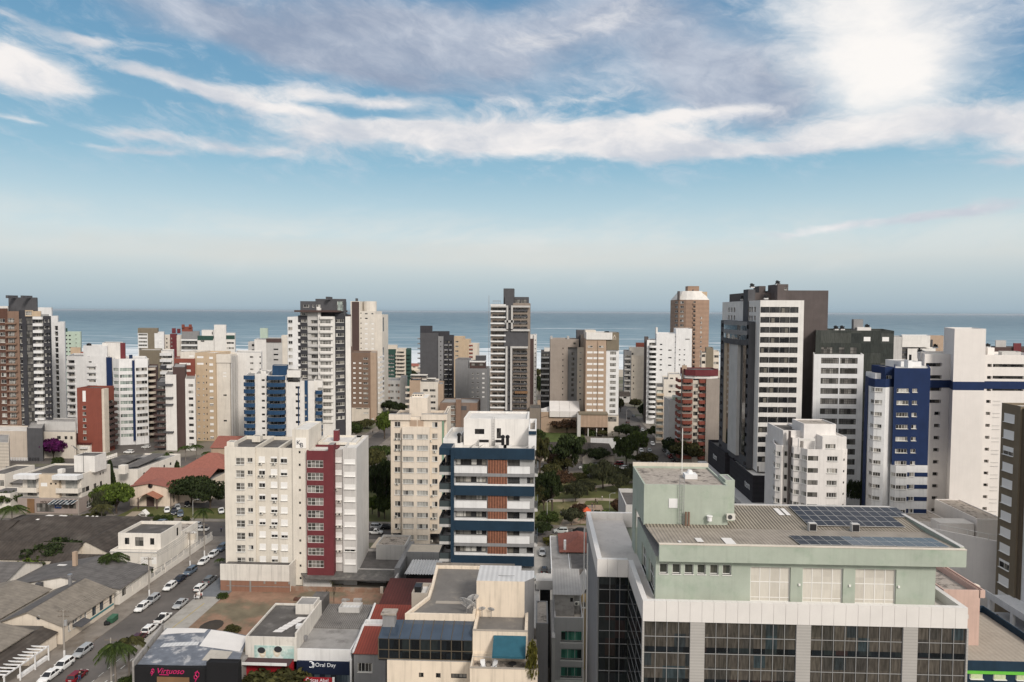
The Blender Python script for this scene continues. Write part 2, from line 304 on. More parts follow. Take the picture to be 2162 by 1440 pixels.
def wmesh(st,w,h,sf,near):
    key=(st,w,h,sf,near)
    if key in WM: return WM[key]
    fr,gl,nx,ny,ft,sill,_=ST[st]; ft=min(ft,w/6,h/6); m=MB(); x0,x1=-w/2,w/2
    m.box(x0,x0+ft,-.03,.05,0,h); m.box(x1-ft,x1,-.03,.05,0,h); m.box(x0+ft,x1-ft,-.03,.05,0,ft); m.box(x0+ft,x1-ft,-.03,.05,h-ft,h)
    for i in range(1,nx):
        x=x0+w*i/nx; m.box(x-ft*.4,x+ft*.4,-.02,.04,ft,h-ft)
    for j in range(1,ny):
        z=h*j/ny if ny<3 else h*(.12,.56)[j-1]
        m.box(x0+ft,x1-ft,-.021,.041,z-ft*.4,z+ft*.4)
    if sill: m.box(x0-.05,x1+.05,-.32,-.031,-.07,.0)
    g=MB(); g.box(x0+.02,x1-.02,.012,.06,.02,h-.02)
    sm=None
    if sf:
        sm=MB(); sm.box(x0+.01,x1-.01,-.06,.0,h*(1-sf)+.01,h-.01)
    if near: r=(m.mesh('window',fr),g.mesh('pane',gl),sm and sm.mesh('shutter',shut))
    else:
        n=MB(); n.v=m.v+g.v; k=len(m.v); n.f=m.f+[tuple(i+k for i in f) for f in g.f]; n.mi=[0]*len(m.f)+[1]*len(g.f)
        if sm: k=len(n.v); n.v+=sm.v; n.f+=[tuple(i+k for i in f) for f in sm.f]; n.mi+=[2]*len(sm.f)
        r=(n.mesh('window',[fr,gl,shut]),None,None)
    WM[key]=r; return r
rq=lambda v:max(.1,round(v*20)/20)
class Bld:
    def __init__(s,name,label,Y,px0,px1,pyt,dep,m,zb=0.0,cat='apartment building',near=False,pyref=None,group=None,cap=None):
        s.Y=Y; pr=pyref or pyt+40; s.x0=onY(px0,pr,Y)[0]; s.x1=onY(px1,pr,Y)[0]; s.z1=onY((px0+px1)/2,pyt,Y)[1]; s.y1=Y+dep; s.m=m; s.zb=zb; s.pr=pr; s.pc=(px0+px1)/2; s.near=near; s.nw=0
        s.o=root(name,label,cat,((s.x0+s.x1)/2,Y,0),0,group)
        # plan leans with the lot so a side wall shows only as far as the photo shows it
        s.k=0.0
        if (px1<1000 and cap!=0) or (cap and cap<1140): s.k=min(0.0,onY(cap or px1+2,pr,s.y1)[0]-s.x1)/dep
        elif px0>1300 and cap!=0: s.k=max(0.0,onY(cap or px0-2,pr,s.y1)[0]-s.x0)/dep
    def X(s,px,py=None,Y=None): return onY(px,py or s.pr,Y or s.Y)[0]
    def Z(s,py,Y=None,px=None): return onY(px or s.pc,py,Y or s.Y)[1]
    def rows(s,a,b,n,hp,Y=None):
        za,zb=s.Z(a,Y),s.Z(b,Y); h=hp/F*(Y or s.Y)
        return [(z-h,z) for z in ([za+(zb-za)*i/max(n-1,1) for i in range(n)])]
    def cols(s,l,Y=None): return [(s.X(a,None,Y),s.X(b,None,Y)) for a,b in l]
    def win(s,st,cx,cy,z0,w,h,ang):
        vs=ST[st][6]; sf=random.choice(vs) if vs else 0
        a,b,c=wmesh(st,rq(w),rq(h),sf,s.near); L=s.o.location
        o=bpy.data.objects.new('window',a); COL.objects.link(o); o.parent=s.o; o.location=(cx-L.x,cy-L.y,z0-L.z); o.rotation_euler=(0,0,ang); s.nw+=1
        for nm,me in (('pane',b),('shutter',c)):
            if me: p=bpy.data.objects.new(nm,me); COL.objects.link(p); p.parent=o
    def walls(s,pts,z0,z1,m=None,fac={},par=.7,roof=None,name='wall',dep=.18,th=.22,ang=None):
        """closed polygon (ccw) of walls; fac[i]=[(style,us,zs)] on edge i; parapet and sunken roof"""
        mb=MB(); k=len(pts)
        for i in range(k):
            p,q=pts[i],pts[(i+1)%k]; L=math.hypot(q[0]-p[0],q[1]-p[1]); rc=[]
            ex,ey=(q[0]-p[0])/L,(q[1]-p[1])/L; A=math.atan2(ey,ex)
            for st,us,zs in fac.get(i,()):
                for u0,u1 in us:
                    for za,zb in zs:
                        u0,u1=max(u0,.06),min(u1,L-.06)
                        if u1-u0<.25 or za<z0 or zb>z1: continue
                        rc.append((u0,u1,za,zb)); um=(u0+u1)/2; dd=dep-.05
                        s.win(st,p[0]+ex*um-ey*dd,p[1]+ey*um+ex*dd,za,u1-u0,zb-za,A)
            mb.face(p,q,z0,z1,rc,dep)
        ins=inset(pts,th)
        if par>0:
            zr=z1-par
            for i in range(k):
                j=(i+1)%k; mb.poly([(*pts[i],z1),(*pts[j],z1),(*ins[j],z1),(*ins[i],z1)]); mb.poly([(*ins[j],zr),(*ins[i],zr),(*ins[i],z1),(*ins[j],z1)])
        if z0>.1: mb.poly([(*p,z0) for p in reversed(pts)])
        w_=mb.build(name,m or s.m,s.o)
        r=MB(); pp=ins if par>0 else pts; r.poly([(*p,z1-max(par,0)) for p in pp]); r.build('roof',roof or roofg,s.o)
        return w_
    def block(s,x0,x1,y0,y1,z0,z1,m=None,f=(),r=(),l=(),b=(),**k):
        """axis-aligned block; f rects in world X, r and l rects in fractions of the side from its near end"""
        D=y1-y0; fx=[(st,[(a-x0,b_-x0) for a,b_ in us],zs) for st,us,zs in f]
        rx=[(st,[(a*D,b_*D) for a,b_ in us],zs) for st,us,zs in r]; lx=[(st,[((1-b_)*D,(1-a)*D) for a,b_ in us],zs) for st,us,zs in l]
        q=s.k*D; return s.walls([(x0,y0),(x1,y0),(x1+q,y1),(x0+q,y1)],z0,z1,m,{0:fx,1:rx,3:lx},**k)
    def main(s,**k): return s.block(s.x0,s.x1,s.Y,s.y1,s.zb,s.z1,**k)
    def pblock(s,px0,px1,pyt,dy0,dy1,m=None,z0=None,pyb=None,**k):
        """block whose front stands dy0 behind (or before) the main front, edges given by the photo"""
        Y=s.Y+dy0; pr=(pyt+(pyb or pyt+30))/2; x0,x1=onY(px0,pr,Y)[0],onY(px1,pr,Y)[0]; z1=onY((px0+px1)/2,pyt,Y)[1]
        zb=z0 if z0 is not None else (onY((px0+px1)/2,pyb,Y)[1] if pyb else 0.0)
        return s.block(x0,x1,Y,s.Y+dy1,zb,z1,m,**k)
    def part(s,name,mb,m,smooth=False): return mb.build(name,m,s.o,smooth)
    def box(s,name,x0,x1,y0,y1,z0,z1,m): return MB().box(x0,x1,y0,y1,z0,z1).build(name,m,s.o)
    def pbox(s,name,px0,px1,py0,py1,dy0,dy1,m):
        Y=s.Y+dy0; a,z1=onY(px0,(py0+py1)/2,Y)[0],onY((px0+px1)/2,py0,Y)[1]; b,z0=onY(px1,(py0+py1)/2,Y)[0],onY((px0+px1)/2,py1,Y)[1]
        return s.box(name,a,b,Y,s.Y+dy1,z0,z1,m)
    def balc(s,us,zs,proj,m,Y=None,rnd=0.0,side=None,name='balcony',t=.12):
        """open tray balconies, one shared mesh per size; us world X (or Y along a side), zs (bottom, parapet top)"""
        L=s.o.location; Y=Y or s.Y; ch={}
        for u0,u1 in us:
            for z0,z1 in zs:
                w,h=rq(u1-u0),rq(z1-z0); k=(w,h)
                if k not in ch:
                    r=min(rnd,w/2.2,proj*.98); pts=[(-w/2,0)]
                    if r>0:
                        for i in range(5): A=math.pi+math.pi/2*i/4; pts.append((-w/2+r+r*math.cos(A),-proj+r+r*math.sin(A)))
                        for i in range(5): A=1.5*math.pi+math.pi/2*i/4; pts.append((w/2-r+r*math.cos(A),-proj+r+r*math.sin(A)))
                    else: pts+=[(-w/2,-proj),(w/2,-proj)]
                    pts.append((w/2,0)); mb=MB(); n=len(pts); ins=[(x*(1-2*t/w),y*(1-t/proj)) for x,y in pts]
                    for i in range(n-1):
                        a,b,c,d=pts[i],pts[i+1],ins[i+1],ins[i]
                        mb.poly([(*a,0),(*b,0),(*b,h),(*a,h)]); mb.poly([(*a,h),(*b,h),(*c,h),(*d,h)]); mb.poly([(*c,.12),(*d,.12),(*d,h),(*c,h)])
                    mb.poly([(*p,0) for p in reversed(pts)]); mb.poly([(*p,.12) for p in ins]); ch[k]=mb.mesh(name,m)
                o=bpy.data.objects.new(name,ch[k]); COL.objects.link(o); o.parent=s.o; um=(u0+u1)/2
                if side is None: o.location=(um-L.x,Y-L.y,z0)
                else: o.location=(side[0]-L.x,um-L.y,z0); o.rotation_euler=(0,0,side[1])
def inset(pts,th):
    k=len(pts); o=[]
    for i in range(k):
        p0,p,p1=Vector(pts[i-1]),Vector(pts[i]),Vector(pts[(i+1)%k]); a=(p-p0).normalized(); b=(p1-p).normalized()
        na,nb=Vector((-a.y,a.x)),Vector((-b.y,b.x)); n=(na+nb); l=n.length
        n=n/l if l>1e-6 else na; c=max(.35,n.dot(na)); q=p+n*(th/c); o.append((q.x,q.y))
    return o
def gable(mb,x0,x1,y0,y1,ze,zr,axis,ov=.4,th=.12,mi=0):
    """two roof slabs; ridge along axis"""
    if axis=='y':
        xm=(x0+x1)/2; sl=(zr-ze)/(xm-x0); a0,a1=x0-ov,x1+ov; zo=ze-ov*sl; b0,b1=y0-ov,y1+ov
        for q in ([(a0,b0,zo),(xm,b0,zr),(xm,b1,zr),(a0,b1,zo)],[(xm,b0,zr),(a1,b0,zo),(a1,b1,zo),(xm,b1,zr)]):
            slab(mb,q,th,mi)
    else:
        ym=(y0+y1)/2; sl=(zr-ze)/(ym-y0); b0,b1=y0-ov,y1+ov; zo=ze-ov*sl; a0,a1=x0-ov,x1+ov
        for q in ([(a0,b0,zo),(a1,b0,zo),(a1,ym,zr),(a0,ym,zr)],[(a0,ym,zr),(a1,ym,zr),(a1,b1,zo),(a0,b1,zo)]): slab(mb,q,th,mi)
def slab(mb,q,th,mi=0):
    lo=[(x,y,z-th) for x,y,z in q]; mb.poly(q,mi); mb.poly(lo[::-1],mi)
    for i in range(len(q)):
        j=(i+1)%len(q); mb.poly([lo[i],lo[j],q[j],q[i]],mi)
def hip(mb,x0,x1,y0,y1,ze,zr,ov=.4,mi=0):
    x0-=ov;x1+=ov;y0-=ov;y1+=ov; d=min(x1-x0,y1-y0)/2
    if x1-x0>=y1-y0: a,b=(x0+d,(y0+y1)/2,zr),(x1-d,(y0+y1)/2,zr)
    else: a,b=((x0+x1)/2,y0+d,zr),((x0+x1)/2,y1-d,zr)
    c=[(x0,y0,ze),(x1,y0,ze),(x1,y1,ze),(x0,y1,ze)]
    if x1-x0>=y1-y0: fs=[[c[0],c[1],b,a],[c[1],c[2],b],[c[2],c[3],a,b],[c[3],c[0],a]]
    else: fs=[[c[0],c[1],a],[c[1],c[2],b,a],[c[2],c[3],b],[c[3],c[0],a,b]]
    for f in fs: mb.poly(f,mi)
    lo=[(x,y,z-.12) for x,y,z in c]; mb.poly(lo[::-1],mi)
    for i in range(4): j=(i+1)%4; mb.poly([lo[i],lo[j],c[j],c[i]],mi)
def text(body,loc,size,m,parent,rz=0.0,name='lettering',ext=.02,shear=0.0,align='LEFT'):
    cu=bpy.data.curves.new(name,'FONT'); cu.body=body; cu.size=size; cu.extrude=ext; cu.shear=shear; cu.align_x=align; cu.materials.append(m)
    tmp=bpy.data.objects.new('tmp',cu); COL.objects.link(tmp); me=bpy.data.meshes.new_from_object(tmp.evaluated_get(bpy.context.evaluated_depsgraph_get())); bpy.data.objects.remove(tmp); me.materials.clear(); me.materials.append(m)
    o=bpy.data.objects.new(name,me); COL.objects.link(o); o.parent=parent; p=wloc(parent); o.location=tuple(loc[i]-p[i] for i in range(3)); o.rotation_euler=(math.pi/2,0,rz); return o
def onX(px,py,X):
    d=ray(px,py);t=X/d[0];return (d[1]*t,HC+d[2]*t)
def YX(px,X,py=800): return onX(px,py,X)[0]
def fan(x,y,z,label,s=1.0):
    r=root('roof_extractor',label,'roof extractor',(x,y,z),0,'black roof extractors'); mb=MB()
    mb.box(x-.6*s,x+.6*s,y-.6*s,y+.6*s,z,z+.45*s); mb.build('base',coolw,r); mb=MB().cyl(x,y,z+.45*s,z+.9*s,.9*s,10,0,.5*s)
    for k in range(5): A=k*1.257; mb.box(x+.5*s*math.cos(A)-.18*s,x+.5*s*math.cos(A)+.18*s,y+.5*s*math.sin(A)-.18*s,y+.5*s*math.sin(A)+.18*s,z+.9*s,z+(1.2+.25*(k%2))*s)
    mb.build('head',black,r); return r
# ================================================================ far and middle towers (photo coordinates give each facade its edges)
def tank(b,px,py,dy,r=1.0,h=1.6,m=None):
    Y=b.Y+dy; x,z=onY(px,py,Y); mb=MB().cyl(x,Y,z,z+h*.8,r,12).cyl(x,Y,z+h*.8,z+h,r*.9,12,0,r*.3); mb.build('water_tank',m or black,b.o,False)
# --- left edge tower: brick, salmon, dark and white stripes
b=Bld('apartment_tower','tall striped tower of salmon brick, dark grey and white balconies at the left edge',305,-45,106,668,20,rbrick)
W=b.rows(673,887,16,8)
b.pblock(-45,16,651,0,20,f=[('a',b.cols([(-20,-8),(0,11)]),W)],m=rbrick,roof=roofd)
b.pblock(-46,17,646,1.5,14,m=white,pyb=664,par=.2)
b.pblock(16,40,657,-.6,20,m=salmon,f=[('a42',b.cols([(18.5,33)]),b.rows(672,886,16,11))],roof=roofd)
b.balc(b.cols([(17,38.5)]),b.rows(681,895,16,3.2),1.0,salmon,Y=b.Y-.6)
b.pblock(40,72,655,0,20,m=char,f=[('a1',b.cols([(42,47)]),b.rows(673,887,16,9)),('d8',b.cols([(56,69)]),b.rows(671,897,17,13.2))],roof=roofd)
b.pblock(72,91,668,.8,20,m=mgrey,f=[('a3',b.cols([(73.5,89)]),b.rows(674,888,16,8))])
b.balc(b.cols([(71.5,90.5)]),b.rows(668,896,17,6.2),1.4,coolw,Y=b.Y+.8,t=.2)
b.pblock(91,106,668,.3,20,m=char,f=[('a1',b.cols([(93,97),(101,104)]),b.rows(674,888,16,6))])
b.balc(b.cols([(99,106.5)]),b.rows(681,895,16,7),.9,char,Y=b.Y+.3)
b.pblock(18,78,628,6,16,m=dgrey,z0=40,par=.3,roof=roofd); b.pbox('chimney',33,38,624,630,7,1,dgrey); b.pbox('chimney',64,68.5,624.5,630,7,1,dgrey)
b.pblock(53,70,655,-.3,8,m=beige,f=[('a42',b.cols([(54,69)]),b.rows(657,657,1,9))],pyb=668,par=.1); b.pblock(70,86,657,-.2,8,m=beige,pyb=668,par=.1)
b.balc(b.cols([(86,103)]),b.rows(663,663,1,4),.3,frg,Y=b.Y+.4,name='railing')
# --- plain white slab right behind it
b=Bld('apartment_tower','slim stepped white slab tower with one column of dark openings behind the striped tower',350,104,137,680,18,coolw)
b.main(f=[('so',b.cols([(116,123)]),b.rows(688,875,17,9.5))],dep=.6)
b.pblock(78,109,649,2,16,par=.5); b.pblock(100,122,667,1,17,par=.5)
# --- pale green block
b=Bld('apartment_building','small pale green block with paired windows by the sea at far left',525,136,171,701,16,pgreen)
b.main(f=[('d',b.cols([(139,142.5),(146,150)]),b.rows(707,775,9,3.2)),('d1',b.cols([(160,162)]),b.rows(706,774,9,2))]); b.pblock(137,142,693,3,7,m=dgreen,z0=40,par=0)
# --- orange-roof house group just below
b=Bld('apartment_building','white block with brown hipped roof and small orange lift box',420,146,176,752,14,coolw)
b.main(par=.2); mb=MB(); hip(mb,b.x0,b.x1,b.Y,b.y1,b.z1,b.z1+2.5); b.part('roof',mb,tilered)
b.pblock(149,170,734,3,9,m=beige,z0=25,par=.2)
# --- white apartment block with bay windows
b=Bld('apartment_building','broad white apartment block with pale green bay windows and two navy vertical stripes',325,141,305,754,22,coolw,cap=310)
W=b.rows(761,935,14,7)
b.pblock(141,185,752,0,22,f=[('d3',b.cols([(144,158)]),b.rows(761,925,13,8.5))],dep=.9)
b.balc(b.cols([(143,159)]),b.rows(767,931,13,5),.9,coolw)
b.pblock(185,228,753,0,22,f=[('d',b.cols([(188,194)]),b.rows(763,763,1,3)),('a4',b.cols([(187,202)]),b.rows(776,776,1,5)),('a',b.cols([(187,202)]),b.rows(789.5,843,5,6))])
b.balc(b.cols([(185.5,204)]),b.rows(767,833,6,7),.8,coolw)
x0,x1=b.X(228),b.X(240); b.block(x0,x1,b.Y-1.2,b.Y,b.Z(828),b.Z(754),royal,par=0,name='navy_stripe')
bx=[b.X(240),b.X(262),b.X(283),b.X(287),b.X(305)]
pts=[(bx[0],b.Y-.6),(bx[1]-1,b.Y-2.4),(bx[2],b.Y-.4),(bx[3],b.Y-.8),(bx[4],b.Y+3),(bx[4]-11,b.Y+20),(bx[0]-11,b.Y+20)]
L=[math.dist(pts[i],pts[i+1]) for i in range(4)]; Wb=b.rows(776,914,11,7)
b.walls(pts,0,b.Z(757),coolw,{0:[('gw',[(.3,L[0]-.3)],Wb)],1:[('gw',[(.3,L[1]-.4)],Wb)],3:[('a4',[(.4,L[3]-.3)],Wb)]},roof=roofw)
b.box('navy_stripe',bx[2]-.1,bx[3],b.Y-1.3,b.Y-.8,2,b.Z(760),royal)
b.pblock(176,226,730,6,18,m=coolw,z0=30,par=.3,roof=roofw); b.pblock(216,256,724,10,22,m=white,z0=30,f=[('d',b.cols([(230,238)]),b.rows(738,738,1,5))],par=.3)
b.pblock(254,264,724,9.5,13,m=red,z0=38,par=0); b.pbox('parapet_box',275,280,749,757,2,1,navy)
tank(b,188,731,12,1.1,1.6,black)
# --- red brown slab in front of it
b=Bld('apartment_building','narrow red brown slab with a cream window strip in front of the white bay-window block',303,163,214,819,9.5,redb,cap=245)
b.main(f=[('sh1',b.cols([(174.5,181.5)]),b.rows(825,825,1,24)),('a1',b.cols([(174.5,181.5)]),b.rows(857,935,7,7))],r=[('d3',[(.4,.95)],b.rows(849,935,8,9))],roof=roofd)
xr=b.x1; b.box('corner_pier',xr+.02,xr+1.2,b.Y+.3,b.Y+3.6,0,b.Z(821),cream)
b.balc([(b.Y+4,b.Y+9.4)],b.rows(853,939,8,7),1.6,dbrown,side=(xr,math.pi/2))
b.pbox('entrance_canopy',168,183,944,948,-2,1.8,coolw)
# --- olive taupe block behind
b=Bld('apartment_building','olive taupe block with white balconies above the narrow white and brown slab',400,294,366,739,18,olive)
b.pblock(294,340,739,0,18,roof=roofw); b.pblock(340,366,741,.5,18,m=white,f=[('d3',b.cols([(342,363)]),b.rows(748,800,5,8))],dep=1.0); b.balc(b.cols([(340,363)]),b.rows(745,797,5,6),1.2,coolw); b.pbox('annex',299,310,754,763,-.4,.4,dgreen)
# --- cream building with round balconies
b=Bld('apartment_building','cream and brown block with rounded balconies beside the white bay-window block',342,303,332,766,18,tan)
b.pblock(303,312,762,-.6,18,m=cream); b.pblock(312,332,775,0,18,m=dbrown,f=[('d1',b.cols([(313,319)]),b.rows(782,918,12,8))])
b.balc(b.cols([(312,329)]),b.rows(776,925,13,5.2),2.2,cream,rnd=2.0)
# --- white / brown slab with dark balconies
b=Bld('apartment_building','slender slab of white, chocolate brown and white bands with dark balconies on its left side',312,331,412,795,24,white)
b.pblock(349,372,791,0,24,m=white); b.pblock(331,349,806,.4,24,m=dgrey,f=[('d4',b.cols([(333,348)]),b.rows(815,935,10,9))])
b.balc([(b.X(327),b.X(349))],b.rows(821,941,10,4.2),1.7,dbrown,Y=b.Y+.4); b.balc([(b.X(346),b.X(366))],[b.rows(810,810,1,4)[0],*b.rows(838,852,2,3.5),b.rows(910,910,1,3.5)[0]],1.0,dgrey)
b.pblock(365,391,775,1.5,24,m=dbrown,par=.3); b.pblock(391,412,800,.5,24,m=white,f=[('d3',b.cols([(397,407)]),b.rows(811,936,10,5.6))],r=[('d3',[(.1,.35)],b.rows(811,936,10,5.6))]); b.pblock(338,350,772,3,10,m=char,z0=38,par=.1)
# --- brick red slab behind
b=Bld('apartment_building','brick red slab with white shuttered windows wedged beside the beige block',335,368,412,757,16,redb)
b.main(f=[('sh1',b.cols([(379,403)]),b.rows(766,766,1,5)),('a',b.cols([(370,378)]),b.rows(767,767,1,4)),('sh1',b.cols([(393,403)]),b.rows(780,806,3,5))])
# --- beige block
b=Bld('apartment_building','large beige and cream block with grooved right side and white shutters',336,412,485,745,17,beige,cap=518)
b.pblock(412,455,745,0,17,m=tan if False else beige,f=[('sh1',b.cols([(416,430)]),b.rows(752,766,2,4.5)),('a',b.cols([(416,421),(428,431)]),b.rows(793,925,11,3.5)),('d1',b.cols([(435,437)]),b.rows(766,925,13,4)),('sh',b.cols([(442,450)]),b.rows(753,921,13,5))],roof=roofw)
b.pblock(455,485,748,1,17,m=cream2,f=[('d',b.cols([(469,476)]),b.rows(833,887,2,3.5)),('sh1',b.cols([(469,476)]),b.rows(786,793,2,3))],roof=roofw); b.pblock(455,487,748,.6,3,m=cream2,pyb=766,par=.1); b.pblock(381,412,743,6,22,m=cream2,z0=30,f=[('sh1',b.cols([(387,397)]),b.rows(752,752,1,4))])
xr=b.X(485); mb=MB()
for k in range(6): mb.box(xr,xr+.5,b.Y+1.2+k*2.7,b.Y+2.6+k*2.7,0,b.Z(752))
b.part('pilaster',mb,lgrey)
# --- far white building with brown top
b=Bld('apartment_building','white seafront block with a brown roof band and brown stripe',560,291,346,701,16,coolw)
b.pblock(291,333,694,0,14,m=coolw,f=[('d4',b.cols([(293,311)]),b.rows(705,735,5,3.5))]); b.pblock(291,333,693,-.3,14,m=olive,pyb=703,par=.2); b.pblock(312,326,703,-.25,8,m=olive,par=0); b.pblock(326,346,701,.4,14,f=[('d',b.cols([(329,332)]),b.rows(708,736,5,2.5)),('sh1',b.cols([(336,341)]),b.rows(708,736,5,2.5))])
b=Bld('apartment_building','cream seafront block with a red window stripe and red chimneys',575,344,384,708,16,cream2)
b.main(f=[('d1',b.cols([(351,354)]),b.rows(714,740,4,3))]); b.pblock(359,373,705,-.3,10,m=red,f=[('a1',b.cols([(362,364.5)]),b.rows(713,737,4,3))],par=0); b.pblock(363,371,693,2,5,m=red,z0=46,par=0); b.pblock(374,381,694,2,5,m=red,z0=46,par=0)
b=Bld('apartment_building','grey seafront block with white balcony bands under a dark red roof house',565,384,420,700,16,mgrey)
b.pblock(384,420,700,0,16,m=mgrey,f=[('d4',b.cols([(385,418)]),b.rows(722,744,3,4))]); b.balc(b.cols([(384,418)]),b.rows(716,738,3,3.5),1.4,coolw); b.pblock(384,406,690,3,10,m=redb,z0=44,par=.2); b.pbox('chimney',386,390,685,692,3.5,1.5,redb); b.pbox('chimney',401,405,685,692,3.5,1.5,redb)
b=Bld('apartment_building','white seafront block with dark green bands around a tall blank white shaft',540,417,496,712,18,white)
b.pblock(417,452,715,0,18,m=white,f=[('a',b.cols([(424,432)]),b.rows(719,719,1,3))]); b.pblock(417,450,709,-.4,6,m=dgreen,pyb=718,par=.1); b.pblock(452,477,686,-1,8,m=white,par=.2); b.pblock(477,496,704,0,16,m=white,f=[('bg',b.cols([(479,494)]),b.rows(722,744,3,4))]); b.pblock(477,495.5,708,-.3,8,m=dgreen,pyb=716,par=.1); b.pblock(426,452,697,4,14,m=white,z0=42,f=[('d1',b.cols([(443,445)]),b.rows(701,701,1,6))],par=.2)
# --- plain white block with three small windows, and pale wing behind
b=Bld('apartment_building','plain white blank block with one column of small windows behind the blue balcony block',345,497,552,744,18,white)
b.main(f=[('d3',b.cols([(528,535)]),b.rows(752,778,3,3.5)),('d1',b.cols([(548,551)]),b.rows(752,778,3,3.5))])
b=Bld('apartment_building','pale beachfront block with a maroon top storey and small dark windows',430,537,607,717,18,cream2)
b.pblock(537,562,717,0,18,m=white); b.pblock(562,596,715,.5,18,m=lgrey,f=[('d',b.cols([(577,587),(597,601)]),b.rows(736,758,3,3.2))]); b.pblock(561,594,715,.2,5,m=dbrown,pyb=723,par=.1,f=[('d',b.cols([(577,592)]),b.rows(722,722,1,3))]); b.pblock(594,607,709,1,17,m=cream2); b.pblock(549,565,693,6,12,m=pgreen,z0=48,par=.2); b.pblock(524,540,722,2,12,m=lgrey,f=[('d1',b.cols([(529,535)]),b.rows(727,750,3,5))])
# --- blue balcony block
b=Bld('apartment_building','white block with deep blue balcony bands and a blue stair box on the roof',297,517,681,790,20,white)
b.pblock(538,566,789,0,20,m=white,f=[('d',b.cols([(552.5,559)]),b.rows(801,917,9,4.2)),('d1',b.cols([(562.5,565.5)]),b.rows(801,917,9,4))]);
b.pblock(517,539,793,.4,20,m=white,f=[('a4',b.cols([(519,537)]),b.rows(803,919,9,6))],dep=.5); b.balc(b.cols([(516.5,538.5)]),b.rows(793,924,10,8.6),1.4,blue,rnd=.6,t=.2)
b.pblock(565,604,793,.4,20,m=white,f=[('a4',b.cols([(567.5,601)]),b.rows(802,919,9,7))],dep=.5); b.balc(b.cols([(565,603)]),b.rows(793,924,10,8.6),2.4,blue,rnd=1.8,t=.2)
b.pblock(604,634,807,-.6,16,m=white,f=[('d',b.cols([(625,634)]),b.rows(815,917,8,5))]); b.box('drain_stripe',b.X(630.2),b.X(632.3),b.Y-.75,b.Y-.6,0,b.Z(815),navy)
b.pblock(634,664,804,-.9,16,m=white); b.pblock(643,650,803,-1.1,3,m=blue,par=0,f=[('a1',b.cols([(644,649)]),b.rows(832,904,6,3))],name='blue_stripe'); b.pblock(664,681,803,.5,16,m=white,f=[('bg',b.cols([(670,680)]),b.rows(818,905,7,6))]); b.balc(b.cols([(667,681)]),b.rows(823,910,7,8),1.6,blue,rnd=.8)
b.pblock(575,606,772,5,12,m=blue,z0=34,par=.2); b.pblock(551,562,783,4,9,m=white,z0=36,f=[('so',b.cols([(555,558)]),b.rows(786,786,1,5))],par=.1); b.pblock(606,634,782,5,14,m=white,z0=36,par=.2)
# --- tall white and dark tower
b=Bld('apartment_tower','tallest white tower with a charcoal window stripe, white bays and a dark stepped crown',310,607,736,667,24,white,cap=740)
n=15; W=b.rows(676,879,n,7)
b.pblock(607,629,669,0,24,m=coolw,f=[('a',b.cols([(608.5,617.5)]),b.rows(676,882,n,6.5))]); b.pblock(629,649,666,.8,24,m=char,f=[('a3',b.cols([(635,647)]),b.rows(675,880,n,5.5))],roof=roofd)
b.balc(b.cols([(628,633)]),b.rows(681,885,n,5),1.0,coolw,Y=b.Y+.8)
b.pblock(649,671,659,.5,24,m=lgrey,f=[('a3',b.cols([(656,670)]),b.rows(676,880,n,8))],dep=.7); b.balc(b.cols([(650.5,671)]),b.rows(683,887,n,5.5),.7,lgrey,Y=b.Y+.5); b.pblock(671,677,650,-.6,24,m=white,par=.3)
pts=[(b.X(676),b.Y-1),(b.X(702),b.Y-1),(b.X(706),b.Y+1),(b.X(706)-6,b.y1),(b.X(676)-6,b.y1)]
b.walls(pts,0,b.Z(668),white,{0:[('a42',[(.2,b.X(701)-b.X(677))],W)]}); b.balc(b.cols([(676,705)]),b.rows(669,886.5,16,4.5),.8,white,Y=b.Y-1,rnd=.7)
xr=b.X(706); pts=[(xr,b.Y+1),(b.X(722),b.Y+4),(b.X(724),b.Y+8),(b.X(724)-5,b.y1),(xr-5,b.y1)]; L0=math.dist(pts[0],pts[1])
b.walls(pts,0,b.Z(662),char,{0:[('a4',[(.35,L0-.2)],b.rows(674,880,n,7))]},roof=roofd)
xq=b.X(724); pts=[(xq,b.Y+4),(b.X(733),b.Y+6),(onY(739,740,b.Y+18)[0],b.Y+18),(onY(738,740,b.y1)[0],b.y1),(xq-5,b.y1)]
b.walls(pts,0,b.Z(668),white,{1:[('d1',[(5,6.2)],b.rows(676,880,n,6))]}); b.pblock(734,740,664,12,20,m=dbrown,par=.2)
b.pblock(634,729,636,4,18,m=dgrey,z0=b.Z(668),f=[('a',b.cols([(641,653),(660,664),(668,677)],b.Y+4),b.rows(643,643,1,6,b.Y+4))],roof=roofd,par=.3); b.pblock(666,729,631,5,16,m=dgrey,z0=b.Z(640),roof=roofd,par=.3); b.pblock(711,726,634,3.4,6,m=dgrey,pyb=658,f=[('gw',b.cols([(712,725)],b.Y+3.4),b.rows(636,636,1,20,b.Y+3.4))],par=.1)
b.pbox('roof_slab',621,713,655,659,-2,14,dbrown); b.pbox('chimney',697,702,627,634,8,1.4,dgrey); b.pbox('chimney',669,675,648,655,2,1.5,white); b.pblock(634,672,659,1,12,m=lgrey,z0=b.Z(668),f=[('a4',b.cols([(636,650),(655,668)]),b.rows(661,661,1,5))],par=0)
